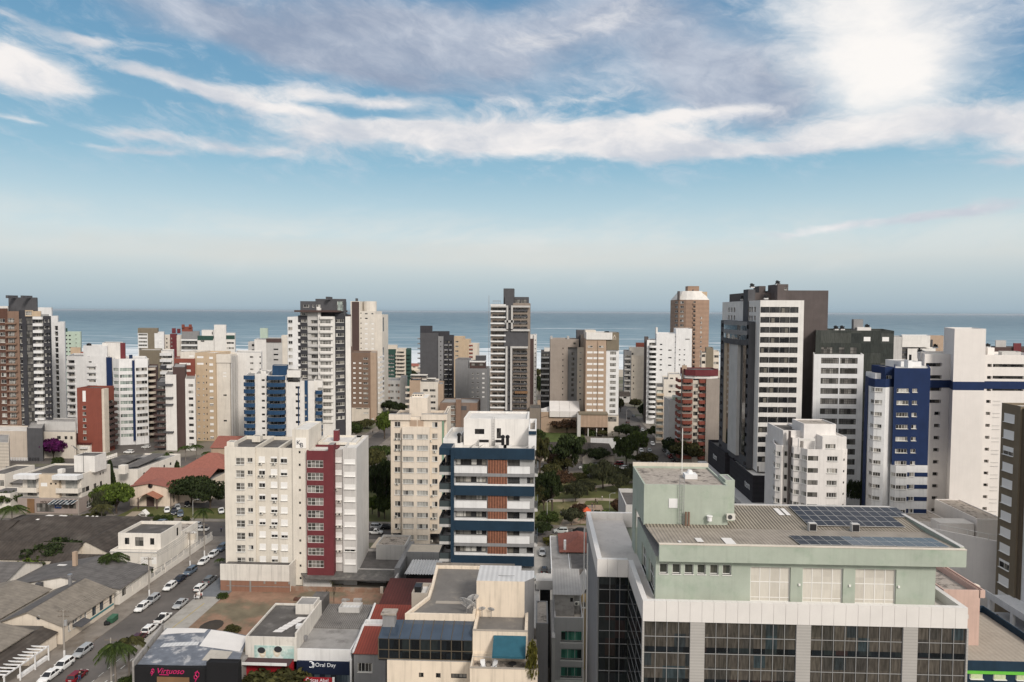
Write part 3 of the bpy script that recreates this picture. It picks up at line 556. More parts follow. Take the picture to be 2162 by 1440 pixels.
# --- tall cream tower
b=Bld('apartment_tower','tall cream tower with a brown stripe and rounded top beside the white and charcoal tower',435,740,793,658,22,cream2,cap=808)
b.pblock(740,760,636,0,20,m=cream2,par=.3); b.pblock(743,758,637,-.3,3,m=dbrown,par=0,name='brown_stripe'); b.pblock(760,793,657,.4,20,m=cream2,f=[('d1',b.cols([(760.8,763)]),b.rows(660,850,19,2.5)),('sh1',b.cols([(770,776),(784,789)]),b.rows(682,850,17,3)),('d',b.cols([(770.5,776)]),b.rows(661,671,2,2.5)),('d',b.cols([(784,788)]),b.rows(661,661,1,2.5))])
b.pblock(793,807,664,.8,20,m=cream2,r=[('d1',[(.1,.3)],b.rows(670,860,4,30))]); mb=MB(); cx,cy=b.X(774),b.Y+9; mb.cyl(cx,cy,b.Z(665),b.Z(636,b.Y+5),abs(b.X(788)-b.X(760))/2,28); b.part('drum',mb,cream2); b.pbox('chimney',753,756,630,637,4,1,dgrey)
# --- brown brick block in front
b=Bld('apartment_building','brown apartment block on a pale base with white shutters on its right-hand balconies',402,735,795,744,18,brown)
b.pblock(740,782,744,0,18,m=brown,f=[('sh1',b.cols([(745.5,751),(758,763)]),b.rows(765,849,9,3.4)),('a',b.cols([(767,777)]),b.rows(755,849,10,3.6))],roof=roofd); b.pblock(782,795,744,.3,18,m=tan,par=.5); b.balc([(b.Y+3,b.Y+15)],b.rows(753,850,10,4),1.3,coolw,side=(b.X(795),math.pi/2))
b.pblock(734,742,733,1,12,m=brown,par=.2); b.pblock(736,780,861,-.8,18,m=cream,f=[('d4',b.cols([(752,764),(768,779)]),b.rows(861.5,861.5,1,2)),('a',b.cols([(768,778)]),b.rows(870,870,1,3))],par=.3); b.pblock(728,740,748,2,16,m=lgrey,f=[('d',b.cols([(730,736)]),b.rows(756,850,9,6))])
# --- green and yellow
b=Bld('apartment_building','dark green and pale yellow balcony block close to the beach',540,808,867,737,18,dgreen,cap=869)
b.pblock(808,836,737,0,18,f=[('a4',b.cols([(810,832)]),b.rows(749,789,6,2.6))]); b.pblock(836,857,737,-.4,18,m=cream,f=[('d4',b.cols([(838,853)]),b.rows(742,789,7,4))]); b.balc(b.cols([(836,856)]),b.rows(746,793,7,3.6),1.2,cream,Y=b.Y-.4); b.pblock(857,867,737,1,16,m=dgreen); b.balc(b.cols([(857,866)]),b.rows(746,793,7,3.4),1.2,dgreen,Y=b.Y+1); b.pblock(808,838,729,4,14,m=cream,z0=30,par=.3)
b=Bld('apartment_building','low grey block with salmon window panels below the green and yellow block',470,806,862,803,20,lgrey)
b.pblock(806,845,803,0,20,m=lgrey,f=[('a',b.cols([(811,816),(824,831),(835,840)]),b.rows(811,838,3,5))]); mb=MB()
for z0,z1 in b.rows(811,838,3,5):
    for u in ((816.5,823.5),(840.5,843.5)): mb.box(b.X(u[0]),b.X(u[1]),b.Y-.08,b.Y-.01,z0,z1)
b.part('salmon_panel',mb,salmon); b.pblock(845,858,797,2,20,m=lgrey,r=[('d3',[(.1,.3),(.4,.6),(.7,.9)],b.rows(811,838,3,5))],f=[])
# --- charcoal tower
b=Bld('apartment_tower','charcoal grey tower with a light window strip and tiny white sills',440,882,957,703,20,char)
b.pblock(887,925,703,0,20,m=dgrey,roof=roofd,par=.3); b.pblock(887,912,688,2,8,m=char,z0=40,par=.3); b.pblock(925,936,710,-.6,18,m=mgrey,f=[('d1',b.cols([(929.5,932)]),b.rows(720,830,12,2.5))]); b.pblock(936,957,709,.5,18,m=char,f=[('d',b.cols([(938,954)]),b.rows(719,833,12,5.5))]); 
mb=MB()
for z0,z1 in b.rows(728,842,12,.9):
    for p0,p1 in ((938,945),(948,954)): mb.box(b.X(p0),b.X(p1),b.Y+.2,b.Y+.48,z0,z1)
b.part('white_sill',mb,coolw); b.balc(b.cols([(881,888)]),b.rows(714,838,13,3),1.2,mgrey,Y=b.Y+2); b.pblock(913,948,700,5,16,m=char,z0=40,par=.3)
# --- beige behind
b=Bld('apartment_building','beige seafront block with red shuttered windows on a lower wing',520,955,1009,711,18,beige)
b.pblock(955,977,711,0,18,f=[('a',b.cols([(961,968)]),b.rows(720,760,5,3))]); b.pblock(977,990,717,.3,18); b.pblock(990,1008,726,.8,18,m=cream,f=[('a',b.cols([(990,998)]),b.rows(728,752,4,4.5))])
mb=MB()
for z0,z1 in b.rows(728,752,4,3): mb.box(b.X(990),b.X(998),b.Y+.68,b.Y+.79,z0,z1)
b.part('red_shutter',mb,redb)
# --- grey block
b=Bld('apartment_building','plain mid grey block with small white windows left of the unfinished tower',422,961,1030,778,20,mgrey)
b.pblock(961,988,759,-.5,18,m=mgrey,roof=roofd); b.pblock(988,1029,778,0,20,f=[('a',b.cols([(996,1000),(1006.5,1011)]),b.rows(787,836,6,3)),('sh1',b.cols([(1018,1023)]),b.rows(787,836,6,3.5))],roof=roofd); b.pblock(991,1024,762,4,14,m=coolw,z0=20,par=.2); b.pblock(992,1024,765,3.5,13,m=dbrown,z0=20,f=[('d4',b.cols([(994,1008),(1010,1022)]),b.rows(768,768,1,5))],par=0); b.pblock(1004,1025,751,8,14,m=dgrey,z0=20,par=0)
# --- beige brown block
b=Bld('apartment_building','pale brown block with ribbon windows and a cream penthouse behind the cream block',376,857,935,803,18,tan)
b.pblock(865,887,803,0,18,m=tan); b.pblock(887,925,806,.6,18,m=cream2,f=[('bg',b.cols([(893,903),(907,919)]),b.rows(822,860,4,5))]); b.pblock(925,936,811,.4,18,m=tan); b.balc(b.cols([(857,865)]),b.rows(815,862,5,4.5),1.4,cream); b.pblock(866,902,797,4,12,m=cream2,z0=30,f=[('d1',b.cols([(877,880)]),b.rows(806,806,1,6))],par=.2); b.pblock(900,920,803,4,12,m=cream2,z0=28,par=.2)
# --- brick low block
b=Bld('apartment_building','low brown and orange brick block behind the navy banded building',355,929,1008,850,18,W_('tan_brown_plaster',.21,.155,.125))
b.main(f=[('a22',b.cols([(952,961)]),b.rows(856,893,4,7))],par=.5); b.pblock(929,945,851,-.2,2,m=salmon,par=0,name='brick_panel'); b.pblock(992,1007,851,-.2,2,m=salmon,par=0,name='brick_panel'); b.pblock(962,973,843,-1,2,m=salmon,par=0,name='brick_pier'); b.pblock(974,985,857,-.15,1,m=dgrey,pyb=866,par=0)
# --- unfinished tower
b=Bld('apartment_tower','unfinished concrete tower with a grey double frame, white slab edges and a dark lift core',350,1035,1119,640,20,mgrey)
n=17; W=b.rows(651,854,n,8.5)
rc=W_('raw_concrete_brown',.27,.225,.19); b.pblock(1036,1066,642,.6,20,m=rc,f=[('ba',b.cols([(1039.5,1050.5),(1051.5,1066)]),W)],dep=1.2,par=.3,roof=roofd); b.balc(b.cols([(1035.5,1068)]),b.rows(643,859,18,3.2),1.0,coolw,Y=b.Y+.6)
b.pblock(1083,1119,640,.6,20,m=rc,f=[('ba',b.cols([(1084,1099),(1100,1113)]),W)],dep=1.2,par=.3,roof=roofd); b.balc(b.cols([(1083,1114)]),b.rows(654,860,n,2.8),.9,dgrey,Y=b.Y+.6)
b.pblock(1066,1083,626,-.2,16,m=dgrey,par=.2,f=[('d1',b.cols([(1074,1077)]),b.rows(650,850,15,4))]); b.pblock(1063,1085,609,1,10,m=dgrey,z0=50,par=.3,roof=roofd); b.pblock(1085,1116,627,2,14,m=dgrey,z0=55,f=[('d8',b.cols([(1086,1098),(1100,1112)]),b.rows(632,632,1,10))],par=.2)
b.pbox('core_panel',1064,1115,699,731,-.35,1,dgrey); mb=MB()
def fr(p0,p1,q0,q1): mb.box(b.X(p0),b.X(p1),b.Y-1.2,b.Y-.4,b.Z(q1),b.Z(q0))
for c in ((1036,1073,645,649),(1069.5,1073,649,697),(1036,1073,695,699),(1079,1119,645,649),(1079,1083,649,697),(1079,1119,695,699),(1068,1072,731,866),(1078,1082,735,866),(1078,1115,731,735),(1066,1085,676,681)): fr(*c)
b.part('concrete_frame',mb,lgrey); mb=MB()
for k in range(18): mb.box(b.X(1031.2),b.X(1033),b.Y+.1,b.Y+.9,b.Z(860)+k*(b.Z(625)-b.Z(860))/18,b.Z(860)+k*(b.Z(625)-b.Z(860))/18+.12)
mb.box(b.X(1031.2),b.X(1031.6),b.Y,b.Y+.1,0,b.Z(624)); mb.box(b.X(1032.6),b.X(1033),b.Y,b.Y+.1,0,b.Z(624)); b.part('hoist_mast',mb,steel)
mb=MB()
for k in range(5): mb.box(b.X(1040+k*4),b.X(1040.5+k*4),b.Y+2,b.Y+2.1,b.Z(643),b.Z(634))
mb.box(b.X(1040),b.X(1056.5),b.Y+2,b.Y+2.1,b.Z(636),b.Z(635)); b.part('scaffold_rail',mb,steel); b.pbox('timber_panel',1087,1114,826,831,-.6,.3,woodp)
b=Bld('apartment_tower','slim brown and white tower hiding behind the unfinished tower',400,1113,1133,707,18,white)
b.pblock(1113,1127,715,-.2,16,m=dbrown,par=.2); b.pblock(1127,1133,707,0,18,f=[('so',b.cols([(1129,1131)]),b.rows(717,845,15,2.2))],par=.2); b.pblock(1100,1127,707,1,16,m=white,par=.2)
# --- dark banded slab
b=Bld('apartment_building','narrow block of black windows and white balcony bands beside the twin grey beige blocks',420,1142,1161,742,20,dgrey)
b.main(f=[('d4',b.cols([(1144,1158)]),b.rows(746,838,9,6))],roof=roofd); b.balc(b.cols([(1142.5,1159.5)]),b.rows(753,845,9,3.6),.8,coolw); b.pblock(1149,1161,735,6,14,m=white,z0=20,par=.2)
# --- grey beige twin
gb=W_('grey_beige_paint',.34,.295,.26)
b=Bld('apartment_building','grey beige blank slab with a recessed darker panel left of the tan and white block',385,1162,1236,716,22,gb)
b.pblock(1162,1199,716,0,22,m=gb,f=[('d1',b.cols([(1187.5,1189.5)]),b.rows(734,832,9,3)),('d1',b.cols([(1199,1204)]),b.rows(723,723,1,3.5))]); b.pblock(1199,1222,732,1.6,22,m=mgrey,f=[('d4',b.cols([(1207,1213)]),b.rows(744,832,9,6))],par=.1); b.pblock(1199,1222,716,0,20,m=gb,pyb=733,par=.5,f=[('d1',b.cols([(1210,1215)]),b.rows(723,723,1,4))]); b.pblock(1219,1236,733,.3,22,m=cream,f=[('a',b.cols([(1223.5,1228)]),b.rows(743,842,9,3.5))]); b.pblock(1218,1237,697,6,16,m=dgrey,z0=40,par=.1); b.pblock(1226,1237,706,3,16,m=gb,z0=30,par=.1)
for p in (1164,1199): b.pbox('chimney',p-2,p+2,709,717,6,1.6,lgrey)
# --- tan and white block
b=Bld('apartment_building','tan block with white shutter bands, white right wing and brown emblem box on top',368,1237,1307,716,22,tan)
b.pblock(1237,1280,716,0,22,m=tan,f=[('sh1',b.cols([(1239.5,1251),(1253,1261.5),(1263.5,1274.5)]),[*b.rows(742,864,11,4.3)]),('a',b.cols([(1241,1251)]),b.rows(730,730,1,3.4)),('a',b.cols([(1264,1274)]),b.rows(730,730,1,3.4))],dep=.1); mb=MB()
mb.box(b.X(1261.9),b.X(1263.2),b.Y-.5,b.Y,b.Z(872),b.Z(720)); b.part('rib',mb,tan)
b.pblock(1280,1307,730,.8,22,m=coolw,f=[('a42',b.cols([(1288,1301)]),b.rows(742,866,11,7))]); mb=MB()
b.pblock(1238,1293,702,-.6,20,m=white,pyb=717,par=.4); b.pblock(1281,1307,702,.2,16,m=olive,pyb=739,par=.2,z0=None); b.pblock(1236,1258,697,6,18,m=cream2,z0=40,par=.2)
mb=MB(); z=b.Z(706); x=b.X(1297)
for sg in (-1,1): mb.poly([(x,b.Y+.1,z),(x+sg*.9,b.Y+.1,z-2.0),(x+sg*.6,b.Y+.1,z-2.0),(x,b.Y+.1,z-.7)][::sg])
mb.box(x-.9,x+.9,b.Y+.08,b.Y+.13,z-2.6,z-2.35); b.part('emblem',mb,cream); b.pbox('roof_unit',1277,1284,699,703,8,2,black)
tw=W_('tan_podium_wall',.40,.29,.215,wave=('x',.5,.06))
b.pblock(1222,1283,875,-7,2,m=tw,pyb=902,par=.4,z0=None); b.pblock(1219,1226,873,-7.2,0,m=lgrey,par=.2); b.pblock(1283,1306,878,-5,2,m=cream,f=[('d4',b.cols([(1285,1303)],b.Y-5),b.rows(880,880,1,10,b.Y-5))],par=.2); b.pbox('podium_trim',1222,1284,873,876,-7.4,.4,olive)
mb=MB(); Y=b.Y-6
for p in (1224,1241,1259,1272): mb.box(onY(p,908,Y)[0],onY(p+1.6,908,Y)[0],Y,Y+.5,0,4.6)
b.part('column',mb,white)
# --- tents
b=Bld('event_hall','long low hall with a white tent roof in three bays beside the tan podium',372,1142,1224,870,14,tan,cat='hall')
b.main(par=0,roof=roofw); mb=MB(); zs=b.z1
for k in range(3):
    x0=b.X(1160)+k*(b.X(1224)-b.X(1160))/3; x1=b.X(1160)+(k+1)*(b.X(1224)-b.X(1160))/3
    slab(mb,[(x0,b.Y-1,zs+.6),(x1-.1,b.Y-1,zs+.6),(x1-.1,b.Y+9,zs+5.0),(x0,b.Y+9,zs+5.0)],.2); mb.box(x0,x1-.1,b.Y-1.02,b.Y-.9,zs-2.6,zs+.4)
slab(mb,[(b.X(1142),b.Y,zs-3),(b.X(1160)-.1,b.Y,zs-2),(b.X(1160)-.1,b.Y+8,zs+2.0),(b.X(1142),b.Y+8,zs+.5)],.2); b.part('tent_roof',mb,membr)
# --- cream distant blocks near the right-hand street
b=Bld('apartment_building','cream slab with a row of tiny windows at the far end of the wide street',520,1318,1360,739,18,cream)
b.pblock(1318,1333,741,0,18,m=mgrey,f=[('d3',b.cols([(1320,1331)]),b.rows(750,830,8,5))]); b.balc(b.cols([(1318,1331)]),b.rows(756,836,8,3),1.2,lgrey); b.pblock(1333,1360,751,.4,18,f=[('d1',b.cols([(1337,1339)]),b.rows(770,820,5,3.2))]); b.pblock(1329,1360,734,5,16,m=cream2,z0=30,f=[('d',b.cols([(1335,1339)]),b.rows(746,746,1,4))],par=.3); b.pblock(1343,1362,724,18,24,m=redb,z0=20,par=.2)
# --- white stepped balcony block
b=Bld('apartment_building','white block with wavy stacked balconies on its left side facing the wide street',405,1366,1460,708,22,coolw)
b.pblock(1386,1427,704,0,22,m=coolw,f=[('d',b.cols([(1411,1418)]),b.rows(738,770,3,2.6)),('d1',b.cols([(1424.5,1426)]),b.rows(710,800,9,2)),('d',b.cols([(1393,1398)]),b.rows(726,780,6,2.6))],roof=roofw); b.pblock(1427,1461,694,-.6,20,m=coolw,f=[('d',b.cols([(1433,1436),(1443,1446)]),b.rows(737,769,4,2.2)),('d4',b.cols([(1446,1455)]),b.rows(715,715,1,2))],par=.3); b.pblock(1366,1387,718,1,22,m=coolw,f=[('d4',b.cols([(1371,1385)]),b.rows(724,872,15,6))],dep=.8)
b.balc(b.cols([(1369,1386.5)]),b.rows(730,878,15,4.2),2.4,coolw,Y=b.Y+1,rnd=1.8,t=.15); b.pblock(1361,1369,712,6,20,m=taupe); b.pbox('chimney',1383.5,1387,691,705,4,1.4,white)
# --- round tan tower
b=Bld('apartment_tower','round shouldered tan tower with a pale domed roof and a brick lift head',475,1428,1500,633,24,tan,cap=0)
rt=W_('rosy_tan_tile',.33,.225,.165,wave=('z',.33,.08)); xs=[b.X(p) for p in (1428,1434,1448,1462,1468,1486,1500)]; Y=b.Y
pts=[(xs[0],Y+7),(xs[1],Y+3),(xs[2],Y),(xs[3],Y-1),(xs[4],Y-1),(xs[5],Y+.5),(xs[6],Y+4),(xs[6],Y+22),(xs[0],Y+22)]; W=b.rows(636,830,21,4.5)
L=[math.dist(pts[i],pts[i+1]) for i in range(8)]
b.walls(pts,0,b.z1,rt,{0:[('a',[(.6,L[0]-.6)],W)],1:[('a',[(1.2,L[1]-1.6)],W)],3:[('d1',[(.2,L[3]-.2)],W)],4:[('a',[(3.6,4.8)],b.rows(669,800,14,4.0))]},par=0,roof=roofw)
b.balc([(xs[3],xs[4])],b.rows(640,834,21,3),.8,rt,Y=Y-1)
mb=MB(); ins=inset(pts,4.5); zt=b.Z(614); k=len(pts)
for i in range(k): j=(i+1)%k; mb.poly([(*pts[i],b.z1),(*pts[j],b.z1),(*ins[j],zt),(*ins[i],zt)])
mb.poly([(*p,zt) for p in ins]); b.part('dome_roof',mb,roofw); b.pblock(1452,1476,604,5,13,m=rt,z0=60,f=[('d1',b.cols([(1464,1467)]),b.rows(611,611,1,3))],par=.2); b.pblock(1476,1493,616,5,14,m=beige,z0=60,par=.2); b.pbox('chimney',1430,1433,615,634,5,1.4,taupe)
# --- cream stepped block, pale curved tower, red balcony block
b=Bld('apartment_building','cream stepped block between the white wavy-balcony block and the red balcony block',345,1386,1441,800,20,cream2)
b.pblock(1401,1438,801,0,20,m=cream2,f=[('a3',b.cols([(1411,1428)]),b.rows(812,812,1,6)),('d',b.cols([(1411,1417)]),b.rows(825,915,7,4)),('a',b.cols([(1419,1427)]),b.rows(825,825,1,3)),('d',b.cols([(1430,1435)]),b.rows(825,915,7,4))]); b.pblock(1386,1402,817,.6,20,m=cream2,f=[('gw',b.cols([(1387,1400)]),b.rows(824,918,8,6))],dep=.6); b.balc(b.cols([(1386,1401)]),b.rows(831,925,8,4.5),1.1,beige,Y=b.Y+.6); b.pblock(1411,1436,790,4,14,m=cream2,z0=25,f=[('d1',b.cols([(1417,1424)]),b.rows(799,799,1,3))],par=.3)
b=Bld('apartment_building','pale grey rounded balcony block with a green glass top left of the red balcony block',318,1413,1443,845,16,lgrey)
pts=[(b.X(1413),b.Y+6),(b.X(1413),b.Y+1),(b.X(1426),b.Y),(b.X(1440),b.Y+.6),(b.X(1443),b.Y+14),(b.X(1413),b.Y+14)]
b.walls(pts,0,b.z1,lgrey,{2:[('gw',[(.4,2.9)],b.rows(853,925,7,6))]}); b.balc(b.cols([(1427,1439)]),b.rows(859,931,7,4.5),1.8,coolw,rnd=1.6); b.pblock(1420,1439,838,1,9,m=pgreen,z0=b.z1,f=[('gw',b.cols([(1421,1438)]),b.rows(840,840,1,5))],par=.1)
b=Bld('apartment_building','block with brick red balconies, a maroon crown and a blank taupe right wall',297,1436,1519,790,20,gb)
b.pblock(1440,1463,800,0,20,m=gb,f=[('a3',b.cols([(1443,1459)]),b.rows(806,952,11,6))],dep=.6); b.balc(b.cols([(1440,1461.5)]),b.rows(800,961,12,7.5),1.2,redb,rnd=.5,t=.18); b.pblock(1463,1476,803,.3,20,m=cream,f=[('d3',b.cols([(1464.5,1474)]),b.rows(811,957,11,8))]); b.pblock(1476,1491,801,.6,20,m=gb,f=[('a3',b.cols([(1478,1489)]),b.rows(808,954,11,7))],dep=.6); b.balc(b.cols([(1475,1491)]),b.rows(801,962,12,7.5),1.2,redb,Y=b.Y+.6,rnd=.5,t=.18); b.pblock(1491,1519,800,-1,20,m=gb,par=.3)
b.balc([(b.Y+2,b.Y+10)],b.rows(802,963,12,7),1.0,redb,side=(b.X(1440),-math.pi/2),rnd=.5)
pts=[(b.X(1449),b.Y+3),(b.X(1468),b.Y+1),(b.X(1500),b.Y+1),(b.X(1519),b.Y+3),(b.X(1519),b.Y+14),(b.X(1449),b.Y+14)]; b.walls(pts,b.Z(800),b.Z(794),white,par=0); b.walls([(x,y-.5) for x,y in pts],b.Z(794),b.Z(781),red,par=.5,roof=roofd,name='crown'); b.pblock(1440,1450,772,6,9,m=tan,z0=28,par=.1)
# --- small far things on the right
b=Bld('apartment_building','olive sided block with a balcony column behind the dark and white office tower',430,1478,1517,735,16,olive)
b.pblock(1491,1506,735,0,16,m=olive); b.pblock(1481,1491,745,.4,16,m=cream,f=[('d3',b.cols([(1482,1489)]),b.rows(748,790,4,6))]); b.pblock(1506,1518,742,.4,16,m=cream,f=[('d3',b.cols([(1507,1517)]),b.rows(750,792,4,5))])
# ================================================================ ground, streets, beach and sea
def sheet(name,pts,z,m,kind='structure',th=0.0):
    mb=MB()
    if th: mb.prism(pts,z-th,z)
    else: mb.poly([(*p,z) for p in pts])
    return tag(mb.build(name,m),kind=kind)
def rect(x0,x1,y0,y1): return [(x0,y0),(x1,y0),(x1,y1),(x0,y1)]
gm=mat('urban_ground',(.185,.165,.14),.95,.25,scale=.05,blot=((.115,.12,.07),.03,.48,.60)); asph=mat('asphalt',(.122,.110,.102),.9,.25,scale=.12,blot=((.085,.078,.074),.09,.5,.72)); pav=mat('pavement_concrete',(.225,.20,.175),.9,.2,scale=.4,blot=((.15,.125,.10),.12,.48,.68)); pavl=mat('new_concrete_pavement',(.34,.325,.30),.9,.12,scale=.5,blot=((.25,.235,.21),.2,.5,.7)); dirt=mat('bare_red_dirt',(.265,.165,.115),.95,.25,scale=.3,blot=((.17,.145,.10),.10,.46,.60)); grass=mat('park_grass',(.10,.105,.035),.95,.3,scale=.12,blot=((.20,.165,.085),.06,.52,.70)); gravel=mat('path_sand',(.36,.30,.235),.95,.15,scale=.4); sand=mat('beach_sand',(.42,.37,.30),.95,.1,scale=.05); paint=mat('road_paint',(.55,.54,.50),.8,.25,scale=1.0); pblue=mat('blue_grey_paving',(.155,.165,.18),.9,.2,scale=.5)
sheet('ground',rect(-3000,3000,-300,735),0,gm); sheet('beach',rect(-3000,3000,700,840),.05,sand)
# sea with breakers: foam follows the shallow bars parallel to the shore
sm=bpy.data.materials.new('sea_water'); sm.use_nodes=True; t=NT(sm.node_tree); bs=sm.node_tree.nodes['Principled BSDF']; oc=t.n('ShaderNodeTexCoord').outputs['Object']; x,y,z=t.sep(oc)
wp=t.noise(t.vec(x*.003,y*.004),1.0,4.0)-.5; yy=y+wp*120.0
bars=t.noise(t.vec(x*.0035,yy*.022,3.0),1.0,8.0,.62,.4); surf=t.ss(1400,900,yy); foam=t.ss(.53,.62,bars+surf*.20-.02)*t.ss(2100,1300,yy)
near=t.ss(1150,880,yy)*t.ss(.34,.50,t.noise(t.vec(x*.01,y*.03),1.0,7.0,.65))
streak_=t.ss(34,8,t.m('ABSOLUTE',y-2750-(x-170)*.16+wp*70.0))*t.ss(310,230,t.m('ABSOLUTE',x-150))*t.ss(.36,.56,t.noise(t.vec(x*.02,y*.03),1.0,6.0,.65))
chop=t.noise(t.vec(x*.006,y*.016),1.0,9.0,.68); fine=t.noise(t.vec(x*.05,y*.09),1.0,5.0,.6)
wc=t.mix(t.ss(700,5200,y),lin(108,134,148),lin(66,97,115)); wc=t.mix(t.ss(.35,.68,chop),wc,t.mix(.5,wc,lin(158,174,180))); f=t.ss(.3,.7,fine,.9,1.08); wc=t.mix(1.0,wc,t.vec(f,f,f),'MULTIPLY')
ff=t.m('MAXIMUM',t.m('MAXIMUM',foam*.85,near),streak_*.95); t.link(t.mix(ff,wc,lin(222,226,228)),bs.inputs['Base Color']); bs.inputs['Roughness'].default_value=.55; bs.inputs['Specular IOR Level'].default_value=.25
tag(MB().poly([(-70000,790,.12),(70000,790,.12),(70000,90000,.12),(-70000,90000,.12)]).build('sea',sm),kind='structure')
RL,RR=-88.3,-78.7
def road(name,x0,x1,y0,y1,z=.004): sheet(name,rect(x0,x1,y0,y1),z,asph)
road('street',RL,RR,40,640); road('cross_street',-420,60,193,206.5,.008); road('avenue',-420,420,281,297,.008); road('side_street',46.5,61,297,640,.004); road('side_street',46.5,61,206.6,280.9,.004); road('parking_lot',-214,-180,304,332,.006); road('parking_lot',-150,-100,209.5,232,.006); road('cross_street',-420,46,436,446,.012)
def pave(x0,x1,y0,y1,m=pav): sheet('pavement',rect(x0,x1,y0,y1),.13,m,th=.129)
for y0,y1 in ((40,192.8),(206.7,280.8),(297.2,640)): pave(-93.6,RL-.02,y0,y1); pave(RR+.02,-74.2 if y0>100 else -74,y0,y1,pav) if y0>190 else None
pave(RR+.02,-72.6,128,151.5,pavl); pave(RR+.02,-74,40,127.9); pave(RR+.02,-72,151.6,172,pblue); pave(RR+.02,-74,172.1,192.8)
pave(-420,-93.7,188.8,192.8); pave(-74,46.3,206.7,209.2); pave(-420,-93.7,206.7,209.2); pave(-74,46,277.5,280.8); pave(-74,46,297.2,300); pave(42.5,46.4,300.1,434); pave(61.1,64.5,206,434); pave(-73.9,46,190,192.8)
# markings
mb=MB()
for k in range(9): mb.poly([(47.5+k*1.5,298.3,.02),(48.2+k*1.5,298.3,.02),(48.2+k*1.5,301.6,.02),(47.5+k*1.5,301.6,.02)])
tag(mb.build('crosswalk_markings',paint),kind='structure'); mb=MB()
for k in range(12): mb.poly([(-78.95-.12,104+k*2.6,.02),(-78.95,104+k*2.6,.02),(-78.95,105.5+k*2.6,.02),(-79.07,105.5+k*2.6,.02)]); mb.poly([(-76.6-k*.01,104+k*2.6,.14),(-76.4,104+k*2.6,.14),(-76.4,105.3+k*2.6,.14),(-76.6,105.3+k*2.6,.14)])
tag(mb.build('parking_markings',paint),kind='structure'); mb=MB(); mb.poly([(-76.2,130,.14),(-76.0,130,.14),(-75.0,148,.14),(-75.2,148,.14)]); tag(mb.build('tactile_strip',mat('yellow_tactile',(.42,.33,.12),.9,.2)),kind='structure')
# lots, park, garden
sheet('bare_lot',rect(-72.6,-33,127,156),.01,dirt); sheet('lawn',rect(-74,46,209.3,277.4),.02,grass); sheet('lawn',rect(1,24,340,378),.02,mat('green_lawn',(.075,.105,.028),.95,.3,scale=.2)); sheet('lawn',rect(-93.8,-70,232,280),.016,grass); sheet('church_garden',rect(-135,-99,209.4,221),.02,grass); sheet('plaza',rect(-165,-136,207,212.4),.018,pav); sheet('driveway',rect(-2.5,4.5,139,192),.012,pavl); sheet('red_yard',rect(4.8,12,155,164),.012,mat('red_paving',(.23,.10,.06),.9,.2)); sheet('villa_garden',rect(-95,-93.7,166,192),.014,grass)
def path(pts,wd,z=.035):
    mb=MB(); n=len(pts); L=[]
    for i,p in enumerate(pts):
        a,c=pts[max(i-1,0)],pts[min(i+1,n-1)]; d=Vector((c[0]-a[0],c[1]-a[1])).normalized(); L.append(((p[0]-d.y*wd,p[1]+d.x*wd,z),(p[0]+d.y*wd,p[1]-d.x*wd,z)))
    for i in range(n-1): mb.poly([L[i][1],L[i+1][1],L[i+1][0],L[i][0]])
    tag(mb.build('path',gravel),kind='structure')
path([onZ(1150,1058),onZ(1200,1056),onZ(1260,1054),onZ(1340,1058)],1.6); path([onZ(1172,1040),onZ(1200,1033),onZ(1250,1029),onZ(1345,1016)],1.6,.04); path([onZ(1135,1012),onZ(1240,1006),onZ(1345,1008)],1.0,.045); path([onZ(1190,1118),onZ(1200,1095),onZ(1215,1075),onZ(1230,1058)],1.2,.05)
sheet('playground_sand',[onZ(1180,1112),onZ(1285,1100),onZ(1270,1066),onZ(1205,1068)],.03,mat('playground_sand',(.33,.245,.18),.95,.2,scale=.4)); path([onZ(255,1103),onZ(275,1090),onZ(290,1080)],1.6,.05)
# ================================================================ right-hand towers
b=Bld('apartment_tower','dark tower with a white banded front, taupe rear slab and curved glass left side',205,1602,1694,634,42,white,zb=18.6,pyref=800,cap=0)
zs=b.rows(648,985,17,12.3); cu=b.cols([(1603.5,1621),(1624,1642),(1645,1663),(1666,1682)])
f=[('dr',[(b.X(1603),b.X(1622)),(b.X(1624.5),b.X(1643.5)),(b.X(1646),b.X(1664.5)),(b.X(1667),b.X(1682.5))],zs)]
X0=b.x0
b.main(f=f,l=[('d1',[(k,k+.04) for k in (.10,.17,.22,.62,.70,.78)],b.rows(648,667,2,11))],dep=.35,roof=roofw)
mb=MB()
for z0,z1 in zs:
    for p in (1602.5,1622,1643.5,1664.5): mb.box(b.X(p)+.05,b.X(p)+.42,b.Y-.03,b.Y+.3,z0+.02,z1-.02)
b.part('dark_pier',mb,frd)
mb=MB().box(X0-.25,X0,b.Y+14,b.Y+22,50,b.z1-.05); b.part('white_slab',mb,white)
Xd=X0-1.9; y0=209.0; y1=YX(1520,Xd); zt=b.Z(679,209)
D=y1-y0; ow=[((a-y0)/D,(c-y0)/D) for a,c in ((y0+.5,y0+3.2),(y1-3.6,y1-.5))]
b.block(Xd,X0-.01,y0,y1,18.6,zt,dgrey,l=[('so',ow,b.rows(687,985,15,9))],dep=.9,par=.8,roof=roofd,name='dark_bay')
def lf(name,pa,pb,za,zb_,out,m):
    ya,yb=YX(pb,Xd),YX(pa,Xd); return MB().box(Xd-out,Xd-.01,ya,yb,za,zb_).build(name,m,b.o)
def curved(name,pa,pb,za,zb_,out,m):
    ya,yb=YX(pb,Xd),YX(pa,Xd); mb=MB(); n=10; pts=[(Xd-.01,ya)]+[(Xd-out*math.sin(math.pi*(i+.5)/n)**.6,ya+(yb-ya)*(i+.5)/n) for i in range(n)]+[(Xd-.01,yb)]
    mb.prism(pts[::-1],za,zb_); return mb.build(name,m,b.o)
